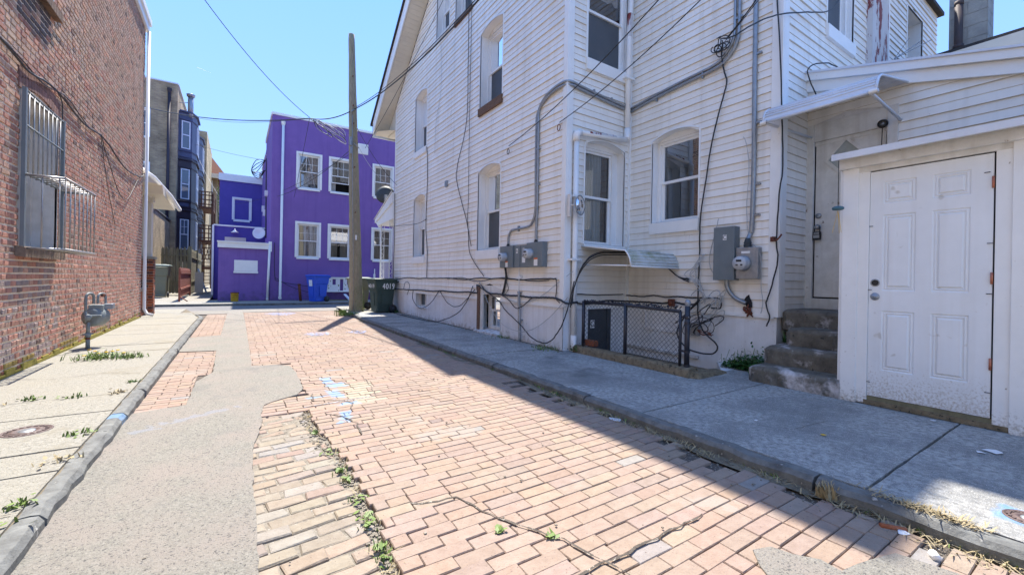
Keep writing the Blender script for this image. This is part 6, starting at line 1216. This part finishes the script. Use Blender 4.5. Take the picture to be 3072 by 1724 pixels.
# ---------------- chain link fence round the stairwell ----------------
CF=thing('chain_link_fence','chipped black chain link fence panel around the cellar stairwell','fence',(4.4,3.9,SZ))
def post(x,y,z0,z1,r,ball=None):
    m=MB(); m.smooth=True; m.tube([(x,y,z0),(x,y,z1)],r,12); p=m.build('post','navy',CF)
    if ball: m=MB(); m.smooth=True; m.lathe([(.02,-.02),(.024,0),(.034,.025),(.036,.045),(.024,.07),(0,.08)],(x,y,z1),n=14); m.build('ball_cap',ball,p)
post(4.40,4.71,.15,.90,.026); post(4.40,3.89,.15,.90,.024); post(4.40,3.05,.18,.86,.018); post(4.41,2.965,.15,.93,.030,'galv')
m=MB(); m.smooth=True; P=[(4.40,4.71,.885),(4.40,3.89,.888),(4.40,3.05,.862)]; m.tube(P,.021,8); rr=random.Random(2)
for k in range(170): t=rr.random(); y=4.71-1.66*t; m.tube([(4.40+rr.uniform(-.02,.02),y,.895+rr.uniform(-.01,.02)),(4.40+rr.uniform(-.03,.03),y+rr.uniform(-.03,.03),.905+rr.uniform(-.01,.025))],.006,4)
m.build('top_rail','navy',CF)
m=MB()
for z in (.40,.80): m.tube([(4.40,3.07,z),(4.41,2.95,z)],.014,6); m.lathe([(.036,0),(.036,.03)],(4.41,2.965,z-.015),n=12)
m.lathe([(.034,0),(.034,.03)],(4.41,2.965,.22),n=12); m.lathe([(.034,0),(.034,.03)],(4.41,2.965,.72),n=12); m.build('hinge_band','navy',CF)
m=MB(); s=.066; y=3.07
def meshwire(y0,y1,z0,z1):
    W=y1-y0; H=z1-z0; k=-int(H/s)-1
    while k*s<W+s:
        for sg in (1,-1):
            a0=max(0,-k*s); a1=min(H,W-k*s)
            if a1-a0>.01:
                ya,yb=(y0+k*s+a0,y0+k*s+a1) if sg==1 else (y1-k*s-a0,y1-k*s-a1)
                n=max(1,int((a1-a0)/s+.5)); P=[(4.40+.005*(1 if (q%2)==(sg>0) else -1),ya+(yb-ya)*q/n,z0+a0+(a1-a0)*q/n) for q in range(n+1)]; m.tube(P,.0026,4,cap=False)
        k+=1
meshwire(3.07,3.87,.235,.865); meshwire(3.91,4.69,.235,.875); m.build('mesh','navy',CF)
rr=random.Random(7); K=MB(); prev=None
for k in range(22):
    y=4.82-1.96*k/21; ring=[(4.30+rr.uniform(-.008,.008),y,.10),(4.305+rr.uniform(-.01,.01),y,.195),(4.33,y,.222+rr.uniform(-.006,.006)),(4.45,y,.222+rr.uniform(-.006,.006)),(4.47,y,.20),(4.48,y,-.3)]; ids=[K.vert(p) for p in ring]
    if prev: 
        for q in range(5): K.face((prev[q],prev[q+1],ids[q+1],ids[q]),None,True)
    else: K.face(ids[::-1])
    prev=ids
K.face(prev); K.hexa([(4.30,2.86,.1),(4.98,2.86,.1),(4.98,2.78,.1),(4.36,2.76,.1),(4.33,2.90,.205),(4.98,2.95,.15),(4.98,2.82,.14),(4.38,2.80,.18)])
tag(K.build('mossy_curb','mossy',origin=(4.4,3.9,.1)),'low mossy concrete curb under the chain link fence','curb')
B_=MB(); B_.box(4.44,4.54,4.53,4.76,.225,.31); tag(B_.build('loose_brick','redbrick',origin=(4.5,4.65,.225),bevel=.006),'loose orange brick lying on the curb behind the fence post','brick')
# ---------------- overhead wires ----------------
def ray(px,py,t): return CAM+(fw+r2*((px-1536)/FPX)-u2*((py-CY)/FPX))*t
def wire(a,b,s,r,label,mt='cable',group=None):
    m=MB(); m.smooth=True; P=sag(a,b,s,28); m.tube(P,r*.72,5); return tag(m.build('overhead_wire',mt,origin=a),label,'wire',group)
HUB=Vector((1.80,14.4,6.1)); PT=Vector((2.98,13.6,6.42)); PL=Vector((3.08,13.58,5.38)); PM=Vector((3.02,13.56,5.85))
wire(PT,(3.55,4.6,6.25),.35,.022,'thickest black cable sweeping from the utility pole up past the white gable'); wire(PT+Vector((.02,0,.06)),(3.6,4.6,6.36),.32,.012,'thin wire lashed beside the thick cable along the white gable')
wire(HUB,PT,.14,.022,'thick cable between the splice tangle and the utility pole'); wire(HUB,(-5.2,24.5,8.9),.5,.022,'thick cable from the splice tangle across the sky to the left')
wire(HUB+Vector((0,0,.03)),ray(480,-190,8),.3,.012,'single wire rising to the upper left over the alley'); wire(HUB,ray(500,322,31),.5,.010,'slack thin wire from the splice tangle to the tan building'); wire((1.12,24.6,7.0),ray(430,372,31),.3,.012,'lower thin wire from the purple building corner to the tan building')
wire(HUB,(2.0,20.35,4.6),.02,.010,'dark wire dropping from the splice tangle across the purple wall'); wire(PL,(1.35,20.4,4.55),.25,.012,'upper of two wires from the pole across the purple wall'); wire(PL+Vector((0,0,-.2)),(-.2,28.6,5.2),.35,.010,'lower wire from the pole running past the purple corner to its rear wing')
wire(PM,(4.2,13.2,4.15),.15,.009,'dark wire from the pole down to the far corner of the white house'); wire(PL+Vector((0,0,-.1)),(4.22,13.3,4.05),.25,.009,'white wire drooping from the pole to the white house corner','cablew'); wire((4.19,9.0,8.4),(3.3,13.6,5.25),.15,.009,'thin wire slanting down under the gable soffit')
wire((-4.2,31,6.2),(-2.0,24,4.5),.2,.012,'slack wire in front of the bay windows'); wire((-.93,29,5.6),(-2.3,36,9.0),.1,.01,'thin white wire from the rear wing to the tan buildings','cablew')
wire((5.58,3.23,4.58),ray(2420,-230,4.0),.05,.012,'pair of black cables rising from the rear wall hook'); wire((5.58,3.25,4.55),ray(2440,-230,4.0),.04,.008,'thinner cable beside the pair rising from the rear wall hook')
wire((4.17,6.55,3.68),ray(2060,-95,4.2),.12,.010,'black service wire hooked to the white wall between the windows'); wire((4.17,5.09,3.67),ray(2250,-150,4.0),.1,.009,'service wire hooked at the white house corner','cable')
wallcable([(5.575,3.2,4.56),(5.3,3.1,4.42),(5.0,2.95,4.25),(4.9,2.75,4.15),(5.1,2.6,4.3),(5.5,2.50,4.5),(6.1,2.46,4.72),(6.7,2.44,4.95),(7.05,2.44,5.25)],.009,'silver and black cable arching from the hook round to the upper rear window')
wallcable([(6.42,2.40,3.55),(6.1,2.45,3.95),(6.3,2.35,4.08),(6.6,2.3,4.1)],.008,'short black cable arching onto the addition roof')
for k,(hx,mt) in enumerate((((4.17,6.55,3.62),'cable'),((4.17,5.09,3.64),'rust'))):
    m=MB(); m.smooth=True; c=Vector(hx); m.tube([c+Vector((-.01,.035*math.sin(t),.05*math.cos(t)-.05)) for t in [q*.55 for q in range(12)]],.007,5); tag(m.build('wire_hook',mt,origin=hx),'dark wire eye hook '+('between the two tall windows' if k==0 else 'at the corner of the white wall'),'hook')
for k in range(5):
    r_=random.Random(k+5); c=Vector((5.55,3.30+r_.uniform(-.04,.05),4.50+r_.uniform(-.12,.08))); th=r_.uniform(0,6); P=[c+Vector((.02*math.sin(t),(.04+.03*k)*math.cos(t+th)*.8,.07*math.sin(t+th)+.02*t*(-1 if k%2 else .3))) for t in [q*.6 for q in range(11)]]
    wallcable(P,.007,'knotted cable loops at the rear wall hook',group='knotted loops at the rear wall hook')
for k in range(9):
    r_=random.Random(k+15); c=HUB+Vector((r_.uniform(-.1,.6),0,r_.uniform(-.25,.05))); wallcable([HUB+Vector((r_.uniform(0,.3),0,0)),c+Vector((.2,.02,-.2)),c+Vector((.5,0,-.35)),c+Vector((.45,0,-.2)),c+Vector((.2,.05,-.05))],.010,('black' if k%2 else 'pale')+' loose cable loop hanging from the splice left of the utility pole','cable' if k%2 else 'cablew',group=('black' if k%2 else 'pale')+' loops hanging from the overhead splice')
for k in range(4):
    r_=random.Random(k+25); wallcable([(1.1,24.6,7.0),(.7,24.4,6.9-.2*k),(.5,24.3,6.3),(.8,24.4,6.0+.1*k),(1.1,24.6,6.5)],.018,'dark cable loops hanging off the purple building side wall',group='loops off the purple side wall')
wallcable([(1.14,24.6,7.1),(1.12,24.0,5.0),(1.12,23.5,3.0)],.03,'cable running down the purple side wall'); wallcable([(1.3,20.44,2.6),(1.33,20.44,1.2),(1.5,20.40,.95),(2.6,20.42,.75),(3.4,20.42,.68)],.012,'black cable running low along the purple wall behind the rusty post'); wallcable([(1.35,20.44,1.1),(2.0,20.42,.7),(2.8,20.42,.45),(3.2,20.42,.42)],.010,'second black cable sagging low on the purple wall')
# ---------------- hanging wind chime, covers, scraps ----------------
WC=thing('wind_chime','teal metal wind chime hanging in front of the back door','wind chime',(5.0,1.70,2.3)); m=MB(); m.tube([(4.72,1.62,2.42),(4.72,1.62,1.93)],.003,5); m.build('cord','blackp',WC); m=MB(); m.smooth=True; m.lathe([(0,.02),(.03,.018),(.045,.008),(.048,-.006),(.04,-.016),(.0,-.018)],(4.72,1.62,1.93),n=18); m.build('disc','teal',WC)
m=MB()
for k in range(3): m.tube([(4.72,1.62,1.91),(4.72+.04*math.cos(k*2.1),1.62+.04*math.sin(k*2.1),1.70)],.0015,4)
m.build('string','flower',WC)
def cover(x,y,r,z,label,ring=None):
    T=thing('utility_cover',label,'utility cover',(x,y,z)); m=MB(); m.smooth=False; m.lathe([(r,-.02),(r,.004),(r*.93,.007),(r*.90,.003),(r*.62,.003),(r*.60,.007),(r*.42,.007),(r*.40,.003),(0,.003)],(x,y,z),n=32); m.build('lid','iron',T)
    m=MB()
    for k in range(18): a=k*.349; c=Vector((x+r*.76*math.cos(a),y+r*.76*math.sin(a),z+.004)); m.box(c.x-.010,c.x+.010,c.y-.006,c.y+.006,z+.003,z+.0075)
    m.build('lettering','iron',T); m=MB(); m.smooth=True; m.lathe([(0,.010),(r*.30,.009),(r*.34,.004)],(x,y,z),n=18); m.build('cap','galv' if ring is None else 'iron',T)
    if ring: m=MB(); m.lathe([(r*1.05,.0015),(r*1.5,.0015)],(x,y,z),n=30); m.build('painted_ring','paintr',T)
    return T
cover(-1.17,4.14,.125,SZ,'round brown cast iron cover in the left pavement'); cover(3.13,.30,.085,SZ,'round cover ringed with blue paint in the right pavement')
def decal(name,polys,z,mt,label):
    m=MB()
    for p in polys: m.poly([(x,y,z) for x,y in p])
    return tag(m.build(name,mt,origin=(polys[0][0][0],polys[0][0][1],z)),label,'paint mark')
0 and decal('paint_mark',[[(.86,5.16),(.93,5.16),(.90,4.85),(.93,4.6),(.88,4.3),(.86,3.95),(.80,3.5),(.72,3.45),(.74,3.9),(.78,4.3),(.80,4.6),(.80,4.85)],[(.74,4.85),(1.0,4.88),(.98,4.70),(.72,4.68)],[(.52,4.36),(.80,4.42),(.95,4.38),(.95,4.30),(.80,4.33),(.52,4.29)],[(.74,4.06),(1.0,4.08),(1.0,3.96),(.72,3.94)]],.0555,'paintr','ragged light blue paint cross on the brick paving')
0 and decal('paint_mark',[[(-.50,4.05),(-.28,4.25),(-.02,4.50),(.05,4.42),(-.25,4.10),(-.45,3.95)]],.0495,'paintf','faint blue paint smear on the concrete patch beside the left kerb')
0 and decal('paint_mark',[[(-.96,4.55),(-.80,4.52),(-.80,4.28),(-.93,4.30)]],.1285,'paintr','blue paint patch across the left kerb')
for k,(x,y,s) in enumerate(((1.1,14.2,.4),(1.35,9.0,.24),(2.1,9.0,.2))): 
    decal('paint_mark',[[(x+s*math.cos(t)*(1+.2*math.sin(3*t)),y+s*1.2*math.sin(t)) for t in [q*.42 for q in range(15)]]],.0585,'paintf',('large pale lavender paint smudge on the paving near the street','pale lavender smudge in the middle of the brick paving','pale lavender smudge right of the pole shadow tip','small lavender smudge at the edge of the house shadow','faint smudge between the pole shadow and the middle of the paving')[k])
def scrap(x,y,z,s,label,mt,seed,name='paper_scrap',cat='litter'):
    r_=random.Random(seed); m=MB(); P=[(x+s*r_.uniform(.5,1)*math.cos(a),y+s*r_.uniform(.4,1)*math.sin(a),z+.004+r_.uniform(0,.008)) for a in [k*.9 for k in range(7)]]; c=(x,y,z+.012); 
    for a,b in zip(P,P[1:]+P[:1]): m.poly([c,a,b])
    return tag(m.build(name,mt,origin=(x,y,z)),label,cat)
scrap(4.2,.55,SZ,.07,'torn white paper scrap on the shaded pavement near the right edge','paper',1); scrap(4.1,.60,SZ,.03,'small white scrap beside the torn paper','paper',2); scrap(3.55,1.28,SZ,.025,'tiny yellowish chip on the pavement before the shed','flower',3,'leaf_scrap'); scrap(2.66,2.44,.045,.07,'pale flattened wrapper in the gutter below the kerb','alu',4); scrap(2.62,.62,.046,.03,'crumpled white cup lid in the sunny gutter','paper',5); scrap(4.72,.95,SZ,.03,'white chip below the shed door','paper',6); scrap(3.45,1.7,SZ,.02,'small white chip on the shaded slab before the steps','paper',7)
m=MB(); m.smooth=True; m.tube([(2.60,.70,.055),(2.66,.62,.052)],.014,8); tag(m.build('terracotta_shard','redbrick',origin=(2.6,.7,.045)),'short orange shard lying in the gutter','shard')
m=MB(); m.smooth=True; m.lathe([(0,0),(.016,0),(.016,.035),(0,.035)],(2.48,.48,.062),(.7,.5,.1),10); tag(m.build('bottle_cap','white',origin=(2.48,.48,.05)),'tiny white cap near the bottom right corner','cap')
# ---------------- weeds, grass, ivy ----------------
def blades(m,x,y,z,n,h,sp,rr,lean=.6,w_=.006):
    for _ in range(n):
        a=rr.uniform(0,6.283); bx,by=x+rr.gauss(0,sp),y+rr.gauss(0,sp); l=h*rr.uniform(.4,1.1); t=Vector((math.cos(a)*lean*l*rr.uniform(.3,1.3),math.sin(a)*lean*l*rr.uniform(.3,1.3),l)); s=Vector((-math.sin(a),math.cos(a),0))*w_*rr.uniform(.6,1.5); b=Vector((bx,by,z)); mid=b+t*.55+Vector((0,0,l*.12)); m.poly([b-s,b+s,mid+s*.8,mid-s*.8]); m.poly([mid-s*.8,mid+s*.8,b+t])
def leaves(m,x,y,z,n,sx,sy,h,rr,s=.02):
    for _ in range(n):
        p=Vector((x+rr.gauss(0,sx),y+rr.gauss(0,sy),z+abs(rr.gauss(0,h)))); a=Vector((rr.uniform(-1,1),rr.uniform(-1,1),rr.uniform(-.4,.6))).normalized()*s*rr.uniform(.6,1.3); b=a.cross(Vector((rr.uniform(-.3,.3),rr.uniform(-.3,.3),1))).normalized()*s*.6; m.poly([p-a,p-a*.2+b,p+a,p-a*.2-b])
def clump(x,y,z,n,h,sp,label,seed,mt='leaf',flowers=0,group=None,leafy=0,w_=.006):
    rr=random.Random(seed); T=thing('weed_clump',label,'weed',(x,y,z),group); m=MB(); blades(m,x,y,z,n,h,sp,rr,w_=w_)
    if leafy: leaves(m,x,y,z+.005,leafy,sp*1.2,sp,h*.35,rr,.018)
    m.build('leaves',mt,T)
    if flowers:
        m=MB()
        for _ in range(flowers): px,py=x+rr.gauss(0,sp),y+rr.gauss(0,sp*.5); m.lathe([(0,.012),(.018,.008),(.02,0),(0,0)],(px,py,z+h*rr.uniform(.4,.9)),n=8)
        m.build('flower','flower',T)
    return T
clump(-1.42,7.25,SZ,130,.09,.12,'leafy dandelion clump with yellow flowers on the left pavement',1,flowers=7,leafy=160); clump(-1.12,7.12,SZ,70,.07,.07,'smaller green tuft right of the dandelions',2,leafy=40)
m=MB(); m.smooth=True; m.lathe([(0,.014),(.02,.01),(.024,0),(0,0)],(-1.70,8.05,SZ),n=8); tag(m.build('dandelion_flower','flower',origin=(-1.7,8.05,SZ)),'single dandelion flower at the foot of the gas meter pipe','flower')
for k,(x,y,n) in enumerate(((-1.64,5.0,40),(-1.42,5.12,45),(-1.15,5.06,40),(-.88,5.08,30),(-.84,5.5,30),(-.86,3.9,50),(-.85,3.4,25),(-.83,2.85,40),(-.84,2.6,35),(-1.6,4.1,25))):
    clump(x,y,SZ-.003,n//2,.038,.035,('weed tuft in the pavement joint %s')%['at the far left edge','left of centre, above the iron cover','right of centre, above the iron cover','next to the left kerb above the blue mark','beside the kerb, farthest of the kerb tufts','beside the kerb by the iron cover','small one beside the kerb below the cover','beside the kerb near the bottom left','lowest one beside the kerb','left of the iron cover'][k],k+5,leafy=12,mt='leaf' if k%3 else 'dry')
for k,(x,y,n,h) in enumerate(((.50,3.35,60,.05),(.53,2.95,25,.04),(.53,2.62,80,.055),(.54,2.5,60,.05),(.55,2.25,40,.04),(.54,2.06,50,.05),(.53,1.98,70,.05),(.53,1.78,90,.06),(.52,1.70,70,.05))):
    clump(x,y,.040,n//3,h*.7,.020,('tiny weeds at the far end of the paving crack','sparse weed in the paving crack just nearer the far end','bushy weed in the paving crack, third from the far end','weed touching the third one in the paving crack, on its near side','thin weed midway along the paving crack','weed in the paving crack just nearer than its middle','grey leafy weed in the near half of the paving crack','largest green weed in the near part of the paving crack','nearest weed in the paving crack')[k],k+30,group='weeds along the paving crack',leafy=9,w_=.003)
for k,(x,y,n) in enumerate(((1.02,1.62,30),(1.20,1.46,12))): clump(x,y,.050,n//3,.018,.010,('tiny tuft in a brick joint, nearest the paving crack','tiny sparse tuft in a brick joint at the bottom','tiny tuft in a brick joint, rightmost of four','tiny tuft in a brick joint, between the right and left ones')[k],k+50,leafy=12,group='tiny tufts in the brick joints',w_=.003)
rr=random.Random(77); m=MB()
for k in range(420):
    y=rr.uniform(-.5,11.3); d=.5+.5*math.sin(y*2.3)+.5*math.sin(y*5.7); 
    if rr.random()<d*.8: blades(m,2.755+rr.uniform(-.045,.01) if y<3.5 else 2.76+rr.uniform(-.04,.03),y,.044,7,.035,.02,rr,.9,.0035)
st(tag(m.build('gutter_grass','leaf',origin=(2.7,5,.04)),'thin green weeds growing along the right kerb','weeds'),'stuff')
m=MB()
for k in range(240): blades(m,2.70+rr.uniform(-.08,.04),rr.uniform(-.5,3.4),.044,5,.03,.025,rr,2.6,.0025)
for k in range(90): blades(m,2.80+rr.uniform(-.03,.03),.58+rr.gauss(0,.13),.124,4,.02,.02,rr,2.6,.0025)
st(tag(m.build('dead_grass','dry',origin=(2.7,1,.04)),'dry dead grass and straw lying in the right gutter','straw'),'stuff')
clump(2.70,.95,.044,90,.09,.02,'dry straw tuft against the right kerb in the shade',61,mt='dry'); clump(2.62,13.1,.045,160,.22,.09,'pale grass tuft at the kerb corner by the utility pole',62); clump(2.80,12.7,.10,90,.10,.08,'low green weeds at the kerb in the pole shadow',63,leafy=80)
m=MB()
for k in range(260): 
    x,y=rr.uniform(-.4,2.7),rr.uniform(1.0,14); 
    s=rr.uniform(.002,.006); m.box(x-s,x+s,y-s,y+s,.056,.056+s)
for k in range(420): x,y=rr.gauss(2.62,.07),rr.uniform(-.5,9); s=rr.uniform(.0015,.004); m.box(x-s,x+s,y-s,y+s,.048,.050+s)
for k in range(700): y=rr.uniform(.5,3.9); x=crackx(y)-.01+rr.gauss(0,.03); s=rr.uniform(.003,.009); m.box(x-s,x+s,y-s,y+s,.035,.037+s)
st(tag(m.build('grit','soil',origin=(1,2,.04)),'loose grit and pebbles scattered on the paving','grit'),'stuff')
IV=thing('ivy_clump','low dark green ivy bush growing beside the concrete steps','ivy',(5.3,3.0,SZ)); m=MB(); rr=random.Random(9)
for k in range(9): leaves(m,5.46+rr.uniform(-.17,.1),3.02-k*.055,SZ,210,.07,.05,.05+.035*(k/9),rr,.022)
leaves(m,5.50,2.7,SZ,500,.09,.09,.10,rr,.024); m.build('leaves','ivy',IV); m=MB()
for k in range(12): a=Vector((5.5+rr.uniform(-.2,.1),2.9+rr.uniform(-.25,.3),SZ+.05)); m.tube([a,a+Vector((rr.uniform(-.05,.05),rr.uniform(-.05,.05),rr.uniform(.08,.22)))],.003,4)
m.build('stem','leaf',IV)
clump(5.60,2.44,.50,14,.16,.012,'sprig of leaves growing beside the third step',64,leafy=40,mt='ivy'); clump(4.37,4.78,.14,60,.09,.05,'weeds at the foot of the corner downpipe',65,leafy=240,mt='ivy'); clump(4.12,5.25,.12,60,.05,.12,'low weeds along the foundation before the corner pipe',66,leafy=120)
clump(4.15,12.9,.12,120,.12,.12,'dark weeds at the foot of the white house far corner',67,leafy=200,mt='ivy'); clump(4.16,6.6,.12,50,.04,.12,'weeds under the tall cellar window',68,leafy=60)
m=MB(); rr=random.Random(10)
for k in range(700): y=rr.uniform(4.9,13.2); x=4.2-abs(rr.gauss(0,.04)); s=rr.uniform(.004,.012); m.box(x-s,x+s,y-s,y+s,.12,.12+s*.7)
st(tag(m.build('debris','dirt',origin=(4.15,8,.12)),'crumbled dirt and debris along the foot of the white wall','debris'),'stuff')
def redmark(fr,u,z,seed): pass

m=MB(); m.smooth=True; P=[ray(590+k*4.2,203+k*1.6,2000) for k in range(11)]; m.tube(P,1.6,5,r1=.5); tag(m.build('contrail','white',origin=P[0]),'short thin white vapour trail in the blue sky','contrail')
rr=random.Random(90); m=MB()
for k in range(70): x=.53+rr.gauss(0,.03); y=rr.uniform(.8,3.9); blades(m,crackx(y)+rr.gauss(0,.015),y,.042,3,.03,.012,rr,2.2,.0018)
st(tag(m.build('dry_stems','dry',origin=(.55,2.5,.04)),'dry stems lying along the paving crack','dry stems'),'stuff')
